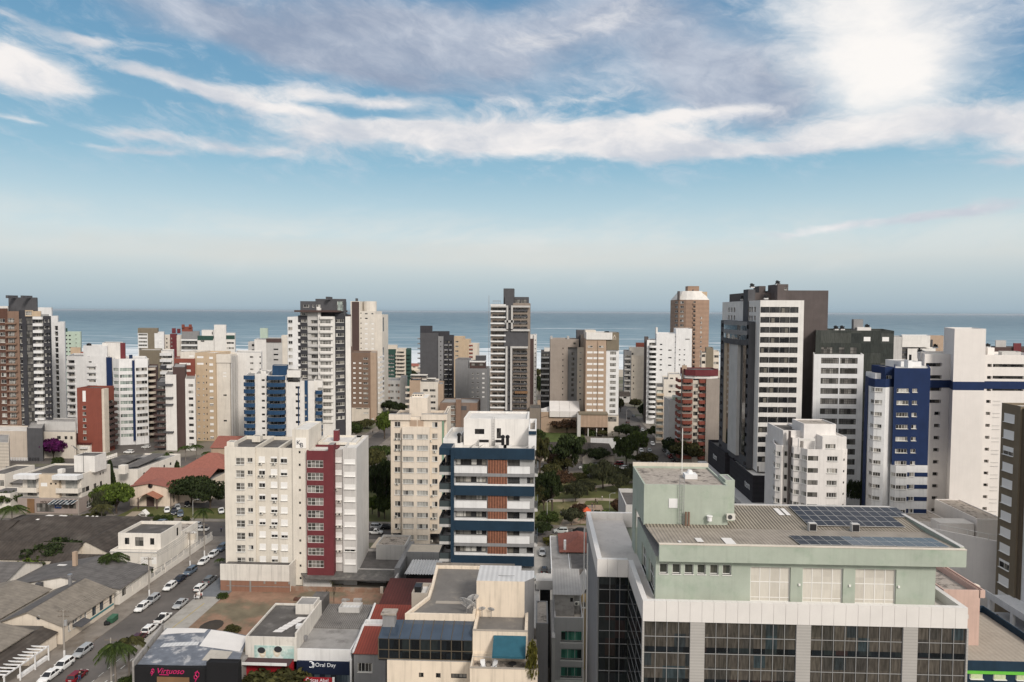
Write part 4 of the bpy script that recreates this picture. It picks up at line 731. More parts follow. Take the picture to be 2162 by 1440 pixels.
Zy=lambda py:b.Z(py,222)
curved('dark_band',1527,1575,Zy(687),Zy(679),1.5,mgrey); curved('curved_glass',1527,1575,Zy(697),Zy(687),1.3,gblue); curved('dark_band',1527,1575,Zy(706),Zy(697),1.5,mgrey); curved('curved_glass',1527,1575,Zy(716),Zy(706),1.3,gblue); curved('dark_band',1527,1575,Zy(727),Zy(716),1.5,dgrey)
lf('wood_strip',1529,1535,22,Zy(727),.15,beige); lf('black_glass',1535.5,1544,22,Zy(727),.05,gblk); lf('grey_slab',1545,1563,Zy(956),Zy(727),1.0,lgrey); lf('black_glass',1563.5,1566.5,22,Zy(727),.04,gblk); lf('glass_strip',1567,1575,22,Zy(727),.12,gdark)
xt=b.X(1694); mb=MB().box(xt,b.X(1700.5),b.Y+2.5,b.Y+6,18.6,b.Z(648)); b.part('glass_strip',mb,gmix)
b.pblock(1636,1747,613,14,40,m=taupe,z0=18,par=.3,roof=roofd,pyb=640) if False else b.block(b.X(1630,None,219),b.X(1747,700,219),b.Y+14,b.Y+40,18,b.Z(613,219),taupe,par=.4,roof=roofd)
b.block(b.X(1575,None,222),b.X(1637,None,222)-.02,b.Y+17,b.Y+38,40,b.Z(618,222),taupe,par=.3,roof=roofd); b.block(b.X(1599,None,225),b.X(1612.5,None,225),b.Y+20,b.Y+26,b.Z(620,225),b.Z(604,225),taupe,par=.1)
b.block(b.X(1637.5,None,216),b.X(1660,None,216),b.Y+11,b.Y+20,40,b.Z(600,216),taupe,f=[('a1',[(b.X(1652,None,216),b.X(1657,None,216))],[(b.Z(612,216),b.Z(607,216))])],par=.2); b.block(b.X(1576,None,216),b.X(1591,None,216),b.Y+11,b.Y+16,40,b.Z(611,216),dgrey,par=.2)
# podium along the street
b=Bld('shopping_podium','black clad two block podium with white canopy under the dark and white tower',198,1589,1720,1005,24,char,pyref=1030,cat='commercial building',cap=0)
Xp=b.x0; zt=b.z1; bm=W_('black_cladding',.030,.028,.034,var=.2,wave=('z',.7,.12))
b.block(Xp,b.x1,198,222,9.5,zt,bm,par=1.0,roof=roofw,name='cladding'); b.block(Xp+.4,b.x1,229,252,9.5,zt+.3,bm,par=1.0,roof=roofd,name='cladding'); b.block(Xp+4,b.x1,222,229,0,zt-2,char,par=.2)
zc=11.2; mb=MB(); mb.box(Xp-3.2,b.x1,194.5,197.95,zc-1.5,zc); mb.box(Xp-3.2,Xp-.05,198,253,zc-1.5,zc); b.part('canopy',mb,lgrey)
b.block(Xp+1.0,b.x1,199.5,252,0,9.45,char,l=[('d4',[(k*.1+.01,k*.1+.085) for k in range(10)],[(.6,4.0),(5.0,8.8)])],f=[('d4',[(Xp+2+k*3.5,Xp+4.8+k*3.5) for k in range(4)],[(.6,4.0),(5.0,8.8)])],par=0,name='ground_floor')
for yy,zz in ((205.5,zt-3.4),(243,zt-3.0)): text('tem',(Xp-.06,yy,zz-1.5),3.2,coolw,b.o,-math.pi/2)
# --- glass tower with white framed bay
gw=glass('green_grey_curtain_glass',[(0,(.045,.05,.045)),(.4,(.065,.07,.063)),(.7,(.035,.04,.037)),(.9,(.085,.088,.08))],.06,3.0,3.0)
b=Bld('office_tower','dark green glass tower with a white framed window bay and pale square windows',204,1716,1821,748,10,coolw,pyref=850)
b.main(f=[('d8',b.cols([(1731.5,1769),(1771.5,1808.5)]),b.rows(755.5,990,12,12.2))],dep=.3,roof=roofw)
xg0,xg1=b.X(1719,None,212),b.X(1883.5,None,212); b.block(xg0,xg1,212,238,0,b.Z(697.5,212),gw,par=.6,roof=roofd,name='glass_wall',f=[('sh1',[(b.X(p,None,212),b.X(p+14,None,212)) for p in (1820,1859)],[(b.Z(720,212),b.Z(711,212))]),('d8',[(b.X(p,None,212),b.X(q,None,212)) for p,q in ((1731,1755),(1768,1780),(1792,1806))],[(b.Z(747,212),b.Z(733,212))])],dep=.08)
b.block(b.X(1798,None,222),b.X(1818,None,222),222,230,40,b.Z(674,222),mgrey,par=.2); b.block(b.X(1806,None,218),b.X(1835,None,218),218,226,40,b.Z(691,218),membr,par=0,roof=membr)
mb=MB().box(xg0+18,xg1,208,211.9,7,7.4); mb.box(xg0+20,xg1-3,211,211.9,7.4,8.6); b.part('terrace_slab',mb,lgrey)
for px,py,Y,lb in ((1568,634,222,'black roof extractor at the left end of the dark and white tower roof'),(1588,608,218,'highest black roof extractor, on a blue grey shaft of the dark tower'),(1617,632,218,'black roof extractor in the middle of the dark and white tower roof'),(1642,602,217,'black roof extractor at the foot of the taupe slab'),(1765,697,220,'left black roof extractor of a pair on the green glass tower'),(1778,697,220,'right black roof extractor of a pair on the green glass tower'),(1831,694,220,'lone black roof extractor beside the grey box on the green glass tower')):
    x,z=onY(px,py,Y); fan(x,Y,z,lb,1.0)
# --- white faceted block
b=Bld('apartment_building','white faceted block with angled window bays and one dark vertical stripe',168,1633,1789,922,20,W_('soft_white_paint',.74,.71,.685),near=True,pyref=985,cap=0)
P=lambda px,dy:(b.X(px,None,168+dy),168+dy); n=7; W=b.rows(963,1116,n,10)
pts=[P(1631,14),P(1632.5,8),P(1637,5.5),P(1650,4.6),P(1655,5.6),P(1663,5.4),P(1663.2,4.2),P(1668,4.0),P(1668.2,4.6),P(1675,2.6),P(1690,2.0),P(1704,.2),P(1779,0),P(1788,1.4),(b.X(1788,None,169.4),188),(b.X(1631,None,182),188)]
L=[math.dist(pts[i],pts[i+1]) for i in range(15)]; top=b.Z(949)
b.walls(pts,0,top,b.m,{0:[('a3',[(L[0]-2.6,L[0]-.2)],W)],1:[('a3',[(.15,L[1]-.1)],W)],2:[('a',[(.1,L[2]-.3)],W)],4:[('d',[(.1,L[4]-.1)],W)],8:[('a',[(.05,L[8]-.05)],W)],9:[('a3',[(.1,L[9]-.2)],W)],10:[('a3',[(.3,L[10]-.1)],W)],11:[('ba',[(.15,2.6)],W),('a4',[(4.7,7.2)],W)],12:[('d1',[(.3,1.0)],b.rows(968,1112,n,5))]},par=.9,roof=roofw)
mb=MB(); mb.prism([P(1663,5.3),P(1663.3,4.0),P(1668,3.8),P(1668.4,4.9)],0,b.Z(917)); b.part('dark_stripe',mb,taupe)
xa=b.X(1737); b.block(xa,b.X(1788),b.Y+.5,b.Y+16,top-.9,b.Z(922),b.m,par=.3,roof=roofw,f=[('a4',[(b.X(1743),b.X(1765))],[(b.Z(947.5),b.Z(938))])]); b.block(b.X(1709),b.X(1778),b.Y+4,b.Y+12,top-.9,b.Z(895,172),b.m,par=.25,roof=roofc); b.block(b.X(1652,None,174),b.X(1700,None,174),174,186,top-.9,b.Z(909,174),b.m,par=.6,roof=roofd)
b.block(b.X(1672,None,172),b.X(1688,None,172),b.Y+4,b.Y+9,top-.9,b.Z(925,172),b.m,par=.2,roof=membr); mb=MB().box(b.X(1687),b.X(1722),b.Y+.6,b.Y+1.0,b.Z(932),b.Z(927)); mb.box(b.X(1687),b.X(1688),b.Y+.6,b.Y+1.0,top-.9,b.Z(932)); mb.box(b.X(1721),b.X(1722),b.Y+.6,b.Y+1.0,top-.9,b.Z(932)); b.part('pergola',mb,white)
# --- blue and white block
b=Bld('apartment_building','white block with a royal blue upper front, angled bay windows and blue lower stripes',171,1824,1959,777,18,coolw,near=False,pyref=950,cap=0)
P=lambda px,dy:(b.X(px,None,171+dy),171+dy); W=b.rows(820,1075,11,8)
pts=[P(1823,9),P(1830,4),P(1843,.9),P(1866,0),P(1883,2.0),(P(1883,18)[0],171+18),(P(1823,18)[0],171+18)]; L=[math.dist(pts[i],pts[i+1]) for i in range(5)]; zc=b.Z(818.5)
b.walls(pts,0,zc,coolw,{1:[('a3',[(1.2,L[1]-.1)],W)],2:[('a3',[(.1,1.75)],W)]},par=0); b.walls(pts,zc,b.Z(801),royal,par=.6,roof=roofw,name='blue_crown'); mb=MB().prism([P(1822.5,8.9),P(1829,3.8),P(1830,4.2),P(1823.5,9.2)],0,zc); b.part('blue_edge',mb,royal)
xa,xb=b.X(1883.5),b.X(1959.5); cl=[(b.X(1890),b.X(1915)),(b.X(1922.5),b.X(1933))]; zb_=b.Z(981.6)
b.walls([(xa,171),(xb,171),(xb+9,189),(xa+9,189)],zb_,b.z1,royal,{0:[('a4',[(cl[0][0]-xa,cl[0][1]-xa)],b.rows(820,973,7,8.5)),('a',[(cl[1][0]-xa,cl[1][1]-xa)],b.rows(820,973,7,8))]},par=.3,roof=roofw) if 1 else b.block(xa,xb,171,189,zb_,b.z1,royal,f=[('a4',cl[:1],b.rows(820,973,7,8.5)),('a',cl[1:],b.rows(820,973,7,8))],par=.3,roof=roofw)
pts=[(xa,171.6),(b.X(1889),170.2),(b.X(1912),170.0),(b.X(1912),171),(xb,171),(xb+9,189),(xa+9,189)]; L=[math.dist(pts[i],pts[i+1]) for i in range(4)]
W2=b.rows(997,1125,6,8.5); b.walls(pts,0,zb_,coolw,{0:[('a',[(.1,L[0]-.05)],W2)],1:[('a4',[(.1,L[1]-.1)],W2)],3:[('a',[(1.0,2.2)],W2)]},par=0)
mb=MB()
for z0,z1 in W2: mb.box(b.X(1912)+.02,b.X(1921),170.93,170.99,z0,z1); mb.box(b.X(1932.5),xb+.05,170.93,170.99,z0,z1)
b.part('blue_stripe',mb,royal)
b.block(b.X(1864,None,173),b.X(1884,None,173),173,180,b.Z(801)-1,b.Z(775,173),royal,f=[('a',[(b.X(1867,None,173),b.X(1878,None,173))],[(b.Z(801,173),b.Z(793,173))])],par=.2); b.block(b.X(1844,None,175),b.X(1862,None,175),175,180,b.Z(801)-1,b.Z(788,175),coolw,par=.1); b.block(b.X(1897,None,180),b.X(1940,None,180),180,188,b.z1-1,b.Z(763,180),coolw,par=.2); b.block(b.X(1912,None,176),b.X(1921,None,176),176,178,b.z1-1,b.Z(761,176),coolw,par=.1)
mb=MB().cyl(b.X(1916,None,177),177,b.Z(761,176),b.Z(749,176),.3,8); b.part('flue',mb,black)
# --- white tower with blank shaft
b=Bld('apartment_tower','tallest white block on the right, with a blank stair shaft and a blue belt',178,2009,2075,694,16,cream2,pyref=900,cap=1987); wt=W_('warm_white_paint',.73,.695,.665,streak=.06,var=.04)
zu,zl=b.Z(806),b.Z(824)
b.block(b.x0,b.x1,178,194,zl,zu,royal,par=0,name='blue_belt'); b.block(b.x0,b.x1,178,194,zu,b.z1,wt,par=.2,roof=roofw); b.block(b.x0,b.x1,178,194,0,zl,wt,par=0)
zr=b.rows(767,1125,15,7.5,183); Y2=183.0; xl,xr=b.X(1948,None,Y2),b.X(2009,None,Y2)-.05; tl=b.Z(748,Y2)
b.block(xl,xr,Y2,Y2+14,0,tl,wt,f=[('so',[(b.X(1951,None,Y2),b.X(1985,None,Y2))],zr[:4]),('d',[(b.X(1972,None,Y2),b.X(1984,None,Y2))],zr[4:])],dep=.9,par=.6,roof=roofw)
x2=b.X(2170,None,Y2); b.block(b.x1+.05,x2,Y2-2,Y2+14,0,b.Z(749,Y2-2),wt,f=[('d3',[(b.X(2072,None,Y2-2)+1,b.X(2090,None,Y2-2))],b.rows(768,1120,15,6.5,Y2-2)),('so',[(b.X(2092,None,Y2-2),b.X(2158,None,Y2-2))],b.rows(768,818,3,6.5,Y2-2)),('d3',[(b.X(2115,None,Y2-2),b.X(2126,None,Y2-2))],[])],dep=.7,par=.6,roof=roofw)
mb=MB(); mb.box(xl-.05,xr,Y2-.12,Y2-.02,zl+.1,zu-.1); mb.box(b.x1+.05,x2,Y2-2.12,Y2-2.02,zl+.1,zu-.1); b.part('blue_belt',mb,royal)
mb=MB()
for z0,z1 in zr[3:]: mb.box(b.x1+4.2,b.X(2110,None,181),180.9,180.99,z0-.05,z0+.06); mb.box(b.x1+4.2,b.X(2110,None,181),180.9,180.99,z1,z1+.08)
b.part('ledge_line',mb,lgrey)
b.block(b.X(1940,None,188),b.X(1953,None,188),188,196,tl-2,b.Z(743,188),wt,par=.2); b.block(b.X(2080,None,186),b.X(2094,None,186),186,190,tl-1,b.Z(734,186),wt,par=.1); b.block(b.X(2110,None,186),b.X(2150,None,186),186,190,tl-1,b.Z(742,186),lgrey,par=.2)
for px,py,Y,lb in ((1942,745,190,'black roof extractor on the white penthouse beside the blue and white block'),(1975,735,192,'black roof extractor close to the left side of the blank white shaft'),(2086,734,188,'black roof extractor right of the blank white shaft')):
    x,z=onY(px,py,Y); fan(x,Y,z,lb,.8)
# podium of the white tower and ramp wall
b=Bld('podium_building','low white podium with stepped roofs and slanting railing below the white tower',160,1930,2102,1108,17,wt,pyref=1130,cap=0)
b.block(b.X(1915,None,164),b.X(2009,None,164),164,177.9,0,b.Z(1098,166),wt,par=.1,roof=roofc); b.block(b.X(1985,None,160),b.X(2056,None,160),160,164,0,b.Z(1096,162)-.4,wt,par=0,roof=roofw); b.block(b.X(2062,None,160),b.X(2120,None,160),160,177,0,b.Z(1095,160),wt,par=.2,roof=roofc)
mb=MB(); xa=b.X(1978,1130,156); xb=b.X(2110,1160,148); zt=b.Z(1121,156); zw=b.Z(1152,148)
mb.prism([(xa-3,156),(xa,155.8),(xb,148),(xb+.3,148.3),(xa,156.4),(xa-3,156.4)],0,zw+1.0); mb.box(xa-3,xb,156.5,160,zt-3,zt-2.8); b.part('ramp_wall',mb,wt); mb=MB()
for k in range(7):
    x=xa+(xb-xa)*k/6; y=155.9+(148-155.9)*k/6; mb.box(x-.05,x+.05,y,y+.1,zw+.9,zw+2.2)
mb.tube([(xa,155.9,zw+2.2),(xb,148.1,zw+2.2)],.06,5); b.part('railing',mb,frw)
# --- far right remnants
b=Bld('apartment_building','white roof block with a door beyond the green glass tower, above a grey lower part',330,1884,1964,712,18,white,pyref=740)
b.pblock(1884,1905,711,.2,18,m=lgrey,par=.2); b.pblock(1905,1964,709,0,18,m=white,f=[('so',b.cols([(1933.5,1938)]),b.rows(728,728,1,7))],par=.2,pyb=733,roof=roofw); b.pblock(1886,1918,732,.5,16,m=dgrey,f=[('d4',b.cols([(1888,1902),(1905,1916)]),b.rows(737,765,4,5))],par=0); b.pblock(1916,1975,736,-.3,14,m=white,par=.2,roof=roofw)
b=Bld('apartment_building','tan seafront block just left of the blank white shaft',520,1960,1992,709,14,tan,pyref=730); b.main(par=.3); b.pblock(1966,1969,717,-2,2,m=dgrey,par=0)
b=Bld('apartment_building','long low brown seafront block at the far right behind the white tower roof',420,2070,2175,733,14,dbrown,pyref=745); b.main(par=.3,roof=roofd); b.pblock(2140,2156,725,-1,4,m=red,par=.1); b.pblock(2102,2124,719,8,14,m=lgrey,par=.1)
# --- brown block at the right edge: its left side faces us
Xb=95.3; b=Bld('apartment_building','brown block cropped by the right edge, with white shuttered windows and striped balconies',124,2140,2200,845,18,olive,near=True,pyref=1000,cap=0)
b.x0=Xb; ya=YX(2110,Xb,1000); yb=YX(2150,Xb,1000); yc=YX(2158,Xb,1000); ztp=HC-(845-663)/1441*ya; br=W_('khaki_brown_paint',.185,.15,.105)
zs=[]; 
for k in range(12): z1=onX(2128,873+k*34.9,Xb)[1]; zs.append((z1-1.75,z1))
b.block(Xb,Xb+26,yb,ya,3,ztp,br,l=[('sh',[((YX(2138,Xb,1000)-yb)/(ya-yb),(YX(2116,Xb,1000)-yb)/(ya-yb))],zs)],par=.5,roof=roofw,dep=.08)
b.block(Xb+.35,Xb+24,yc,yb-.01,3,ztp-.4,brown if False else W_('umber_paint',.115,.088,.06),par=.3); b.block(Xb+.6,Xb+24,yc-3,yc-.01,3,ztp-2,coolw,par=.3)
mb=MB()
for z0,z1 in zs: mb.box(Xb+.5,Xb+.59,yc-3.0,yc-1.2,z0-1.0,z0+.6)
b.part('charcoal_band',mb,taupe); b.block(Xb+.2,Xb+22,119,yc-3.05,3,ztp-3,lgrey,par=.3,f=[])
mb=MB(); mb.box(Xb-3,Xb+26,118,ya+2,0,3.0); b.part('podium',mb,roofw)
# --- garage deck, pink block and navy shop
b=Bld('parking_garage','two level white parking deck with open bays in the lower right corner',112,2080,2180,1330,30,coolw,near=True,pyref=1380,cat='garage',cap=0)
x0=83.5; mb=MB()
for z in (5.6,9.2): mb.box(x0,x0+30,112,140,z-.35,z)
for z in (6.5,): mb.box(x0-.02,x0+.2,112,140,5.6,6.7)
mb.box(x0-.03,x0+.2,112,140,9.2,10.2); mb.box(x0,x0+30,111.8,112,4.7,6.7); mb.box(x0,x0+30,111.8,112,8.4,10.3)
for k in range(5): mb.box(x0,x0+.6,112+k*6.6,112.6+k*6.6,0,8.85)
for k in range(5): mb.box(x0+.6+k*6,x0+1.2+k*6,112,112.6,0,8.85)
mb.box(x0+8,x0+8.3,112.7,139,0,8.8); b.part('deck',mb,coolw); b.o.location=(x0,112,0)
for c in b.o.children: c.location=Vector((0,0,0))-Vector((0,0,0))
b=Bld('apartment_building','pink plastered block with a terrace roof beyond the mint green building',104,2000,2080,1240,13,pink,near=True,pyref=1260,cap=0)
b.block(b.X(1992),b.X(2068,1300),104,117,0,b.Z(1246),pink,par=.9,roof=roofc); b.block(b.X(2066,1300),b.X(2080),104,114,b.Z(1262),b.Z(1246),pink,par=.6,roof=roofc); b.block(b.X(1975,None,117)-3,b.X(1991,None,117),117.2,124,0,b.Z(1200,117),pink,par=.2,roof=roofc)
tank(b,2058,1247,4,.7,1.1,cream)
b=Bld('old_house','weathered tiled roof house between the pink block and the white ramp wall',128,2005,2100,1215,14,grey_pl,near=True,pyref=1230,cat='house',cap=0)
mb=MB(); gable(mb,b.x0,b.x1-3,128,142,9.0,11.5,'y',.5); gable(mb,b.x0+7,b.x1+1,125,133,8.2,10.0,'x',.4); b.part('roof',mb,asb); b.block(b.x0,b.x1-3,128,142,0,9,grey_pl,par=0,f=[('so',[(b.x0+1,b.x0+4)],[(5,7.6)])]); b.box('annex_wall',b.x0+7,b.x1,125.4,127.9,0,8.0,grey_pl)
b=Bld('shop','navy shop with a bright green stripe and small window posters in the lower right corner',97,2040,2240,1400,15,navy2,near=True,pyref=1420,cat='shop',cap=0)
x0=b.X(1990,1420); x1=b.X(2260); zt=b.Z(1398); mb=MB()
b.block(x0,x1,97,116,0,zt,navy2,par=1.1,roof=roofw if False else W_('beige_sheet_roof',.36,.32,.27,wave=('x',1.3,.08)),f=[('a1',[(b.X(p,1428),b.X(q,1428)) for p,q in ((2047.5,2074),(2097,2123),(2145,2171))],[(b.Z(1434.5),b.Z(1423))])],dep=.06)
gr=mat('bright_green_paint',(.14,.50,.06),.6,.05); b.box('green_stripe',b.X(2037,1420),x1,96.75,96.98,b.Z(1423),b.Z(1418),gr)
mb=MB()
for p in (2048.5,2098,2146): mb.box(b.X(p,1428),b.X(p+24,1428),96.9,96.97,b.Z(1434),b.Z(1424))
b.part('poster',mb,mat('pale_green_poster',(.55,.62,.38),.6,.25,scale=2.0))
# ================================================================ near blocks
ACM={}
def ac(x,y,z,ang,label,group='air conditioners on facades',s=1.0):
    """split air conditioner outdoor unit on a wall; body, fan, bracket"""
    if not ACM:
        m=MB().box(-.42,.42,-.34,-.04,0,.58); ACM['b']=m.mesh('casing',mat('ac_casing',(.62,.60,.55),.5,.05)); m=MB()
        n=14; m.poly([(-.1+.24*math.cos(2*math.pi*i/n),-.345,.29+.24*math.sin(2*math.pi*i/n)) for i in range(n)]); ACM['f']=m.mesh('fan_grille',mat('ac_grille',(.06,.06,.06),.6,0)); m=MB().box(-.36,-.30,-.36,-.0,-.06,-.005); m.box(.30,.36,-.36,0,-.06,-.005); ACM['k']=m.mesh('bracket',frg)
    r=root('air_conditioner',label,'air conditioner',(x,y,z),ang,group)
    for k,n in (('b','casing'),('f','fan_grille'),('k','bracket')):
        o=bpy.data.objects.new(n,ACM[k]); COL.objects.link(o); o.parent=r
    r.scale=(s,s,s); return r
def dish(x,y,z,rad,az,label,mesh=False):
    r=root('satellite_dish',label,'satellite dish',(x,y,z),az,'satellite dishes on roofs'); n=20; mb=MB(); el=R(38); rings=5
    def P(k,i): q=rad*k/rings; A=2*math.pi*i/n; X,Zz,d=q*math.cos(A),q*math.sin(A),.28*q*q/rad; c,s=math.cos(el),math.sin(el); return (X,-(-d)*c*1.0-Zz*s,1.0+rad*.75+Zz*c+d*s*-1.0)
    if mesh:
        for i in range(0,n,2): mb.tube([P(0.01,i),P(2,i),P(3.5,i),P(5,i)],.028,4)
        for k in (1.2,2,2.8,3.5,4.2,5): mb.tube([P(k,i) for i in range(n+1)],.016 if k<5 else .035,4)
    else:
        for k in range(rings):
            for i in range(n):
                j=(i+1)%n; mb.poly([P(k,i),P(k+1,i),P(k+1,j),P(k,j)] if k else [P(0,i),P(1,i),P(1,j)])
    o=bpy.data.objects.new('reflector',mb.mesh('reflector',lgrey if mesh else coolw)); COL.objects.link(o); o.parent=r; mb=MB().tube([(0,.1,0),(0,.05,1.0+rad*.7)],.05,6); mb.tube([P(5,15),(0,-rad*.75,1.0+rad*1.35)],.02,4); mb.box(-.08,.08,-rad*.8,-rad*.66,1.0+rad*1.25,1.0+rad*1.45)
    o=bpy.data.objects.new('mast',mb.mesh('mast',steel)); COL.objects.link(o); o.parent=r
# --- block with the KB sign
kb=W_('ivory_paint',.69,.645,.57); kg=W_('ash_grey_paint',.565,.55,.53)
b=Bld('apartment_building','ivory block with a burgundy window bay and a KB sign on its lift tower',160,474,752,938,17,kb,near=True,pyref=1060,cap=778)
r9=b.rows(968,1179,9,15.5); r9b=b.rows(968,1179,9,9.5); r9c=b.rows(965.5,1176.5,9,13)
b.pblock(474,538.5,944,0,15,m=kb,f=[('a22',b.cols([(498.5,517)]),r9),('a',b.cols([(523,534)]),r9b)],par=.9,roof=roofd)
b.pblock(538.5,587.5,945,.45,15,m=W_('ivory_recess_shade',.655,.61,.535),f=[('sh',b.cols([(545.5,559),(570.8,584.5)]),r9c)],par=.9,roof=roofd,dep=.07); b.pblock(587.5,620,946,.1,15,m=kb,f=[('sh',b.cols([(592.8,607)]),r9c)],par=.9,roof=roofd,dep=.07)  # recessed strip: darker copy of the ivory, its shade put into the colour
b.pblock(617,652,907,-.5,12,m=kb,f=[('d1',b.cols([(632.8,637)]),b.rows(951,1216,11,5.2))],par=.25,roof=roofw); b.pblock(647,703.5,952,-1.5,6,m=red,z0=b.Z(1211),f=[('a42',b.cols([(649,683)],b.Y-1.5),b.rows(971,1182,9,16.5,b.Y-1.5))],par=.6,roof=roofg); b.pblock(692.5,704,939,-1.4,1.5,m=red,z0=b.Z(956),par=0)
b.pblock(652,724,949,.8,14,m=W_('ash_recess_shade',.52,.50,.475),f=[('sh',b.cols([(706.5,720)]),b.rows(965.5,1176.5,9,11))],par=.4,roof=roofw,dep=.07); b.pblock(723.5,752.5,946,.2,17,m=kg,f=[('sh',b.cols([(726.5,750)]),b.rows(968,1179,9,10.5))],par=.5,roof=roofw,dep=.07); b.pblock(672,752,934,7,17,m=kb,z0=b.Z(950),par=.5,roof=roofw); b.pblock(640,700,1214,-1.3,2,m=kg,f=[('a',b.cols([(669,678)]),b.rows(1211.5,1211.5,1,5))],par=0)  # grey recess: darker ash copy, its shade put into the colour
for px0,px1,py,dy in ((479,495,933,1),(532,549,921,9)): b.pblock(px0,px1,py,dy,dy+2.4,m=kb,z0=b.Z(950),par=.1)
b.pblock(704,714,909,11,13,m=red,z0=b.Z(950),par=0); Ys=b.Y-.5
mb=MB().box(b.X(626,940),b.X(648,940),Ys-.08,Ys-.01,b.Z(946,Ys),b.Z(924,Ys)); sg=b.part('sign_panel',mb,mat('sign_white',(.83,.81,.77),.6,.02)); lt=mat('slate_lettering',(.035,.04,.06),.5,0)
text('K',(b.X(627.6,935),Ys-.12,b.Z(938.6,Ys)),1.55,lt,sg); text('B',(b.X(634.6,935),Ys-.14,b.Z(943.8,Ys)),1.55,lt,sg)
for px,py,g in ((549,980,0),(554,1006.5,1),(547,1006.5,1),(577,980,0),(571,1006,0),(579,1006,1),(579,1060,1),(551,1085,0),(581,1086,1),(572,1113,1),(580,1113,1),(581,1165,1)): ac(b.X(px,py),b.Y+.45,b.Z(py+3),0,'white air conditioner under a shutter on the ivory wall of the KB block')
for px,py in ((708,1033),(715,1058),(708,1085),(716,1085),(709,1111),(717,1111),(709,1137),(717,1137),(709,1163),(717,1163)): ac(b.X(px,py),b.Y+.8,b.Z(py+3),0,'white air conditioner in the grey recess right of the burgundy bay')
# --- cream block
cb=W_('buttery_cream_paint',.685,.60,.50); cbd=W_('cream_bay_paint',.70,.625,.535)
b=Bld('apartment_building','cream block with paired bay windows, a crenellated parapet and a stepped lift house on top',187,825,937,868,17,cb,near=True,pyref=1020,cap=947)
rw=b.rows(917.4,1130,10,10); rs=b.rows(891,1130,11,11)
b.pblock(825,937,885,0,17,m=cb,z0=4.0,f=[('a',b.cols([(833,845.5)]),rs),('a',b.cols([(912,923.8)]),rs)],par=.6,roof=roofc)
b.pblock(849,907,902,-1.4,.0,m=cbd,z0=b.Z(1153),f=[('p4',b.cols([(850,873.5),(880,903.5)],b.Y-1.4),b.rows(917.4,1130,10,10,b.Y-1.4))],par=.9,dep=.22)
for a,c in ((821,867),(889,938)): b.pblock(a,c,875,-.5,1.2,m=cbd,pyb=887,par=0)
b.pblock(821,938,880,.3,.8,m=cbd,pyb=885,par=0); b.pblock(937,944,872,3,17,m=cbd,z0=4,par=.5); b.pblock(937,944,875,-.2,3,m=cbd,pyb=887,par=0); b.pblock(864.5,902.5,840,4,13,m=cbd,z0=b.Z(887),par=.1,roof=roofw); b.pblock(870,893,832,6,10,m=cbd,z0=b.Z(850),f=[('so',b.cols([(871+k*5.5,874.5+k*5.5) for k in range(4)],b.Y+6),b.rows(833.5,833.5,1,2.5,b.Y+6))],par=0); b.pblock(865,880,887,-.1,.3,m=tan,pyb=902,par=0); b.pblock(882,894,887,-.1,.3,m=tan,pyb=902,par=0)
b.pbox('green_stripe',933.3,937,889,1150,-.12,.11,mat('sage_green_paint',(.16,.27,.19),.8,.05)); mb=MB()
for p in (826,846,872,900,934): mb.box(b.X(p,1150),b.X(p+3,1150),b.Y+.4,b.Y+1,0,4)
b.part('pillar',mb,cb); b.box('garage_back',b.X(826),b.X(944),b.Y+9,b.Y+16,0,3.9,dgrey)
for px,py in ((836,927),(844,927),(836,950),(844,950),(839,1022),(837,1091),(842,1115)): ac(b.X(px,py),b.Y,b.Z(py+2.5),0,'air conditioner below the left window column of the cream block')
for px,py in ((909,930),(918,953),(910,1023),(913,1046),(911,1069),(912,1093),(919,1093),(909,1116),(916,1116),(911,1141)): ac(b.X(px,py),b.Y,b.Z(py+2.5),0,'air conditioner beside the right window column of the cream block')
# --- navy banded block
b=Bld('apartment_building','navy banded modern block with brown timber slats, white balconies and a white roof house',125,953,1128,946,17,W_('fog_grey_paint',.33,.33,.33),near=True,pyref=1060,cap=1139)
Y=b.Y; z=lambda py:b.Z(py); X=lambda p:b.X(p)
wr=[]; fl=[(970,983.5),(1006,1020)]
per=[(0,1),(73.3,1),(146.8,1),(220,0)]
W1=[]; 
for o,k in per[:3]:
    for a,c in fl: W1.append((z(c+o),z(a+o)))
up=W1[0::2]; lo=W1[1::2]; zg=0
b.block(X(953),X(1128),Y,Y+17,0,z(946)-.02,b.m,f=[('nv',[(X(962),X(1027))],W1),('dr',[(X(1072),X(1097))],up),('dr',[(X(1072),X(1097))],[(p-.25,q+.1) for p,q in lo]),('d1',[(X(1112.5),X(1126))],lo)],par=.9,roof=roofw,dep=.35)
for o,k in per:
    b.box('navy_band',X(953),X(1128.3),Y-.75,Y-.02,z((968 if o==0 else 970.8)+o) if o==0 else z(971.4+o),z(946) if o==0 else z(951+o),navy2) if o==0 else b.box('navy_band',X(953),X(1128.3),Y-.75,Y-.02,z(971.2+o),z(951+o),navy2)
    if o: b.box('white_sill',X(960),X(1128),Y-.55,Y-.03,z(951+o)+.02,z(947.3+o),coolw)
b.box('navy_pier',X(953),X(959.6),Y-.95,Y-.76,0,z(946.5),navy2); b.box('navy_wing',X(927.5),X(952.8),Y-.4,Y+9,z(961),z(946),navy2)
for o,k in per[:3]:
    b.box('timber_slats',X(1030.5),X(1070.5),Y-.5,Y-.03,z(1020.5+o+3.3),z(970 if o==0 else 971.3+o)-.02,wood)
    for p0,p1 in ((959.8,1028.5),(1071,1118.5)): b.box('white_balcony',X(p0),X(p1),Y-.62,Y-.04,z(998+o),z(984+o),coolw)
    b.box('slab_edge',X(959.8),X(1128.2),Y-.55,Y-.04,z(1005+o),z(998+o)-.02,mgrey)
gl=mat('glass_railing',(.05,.065,.07),.08,0,spec=.4)
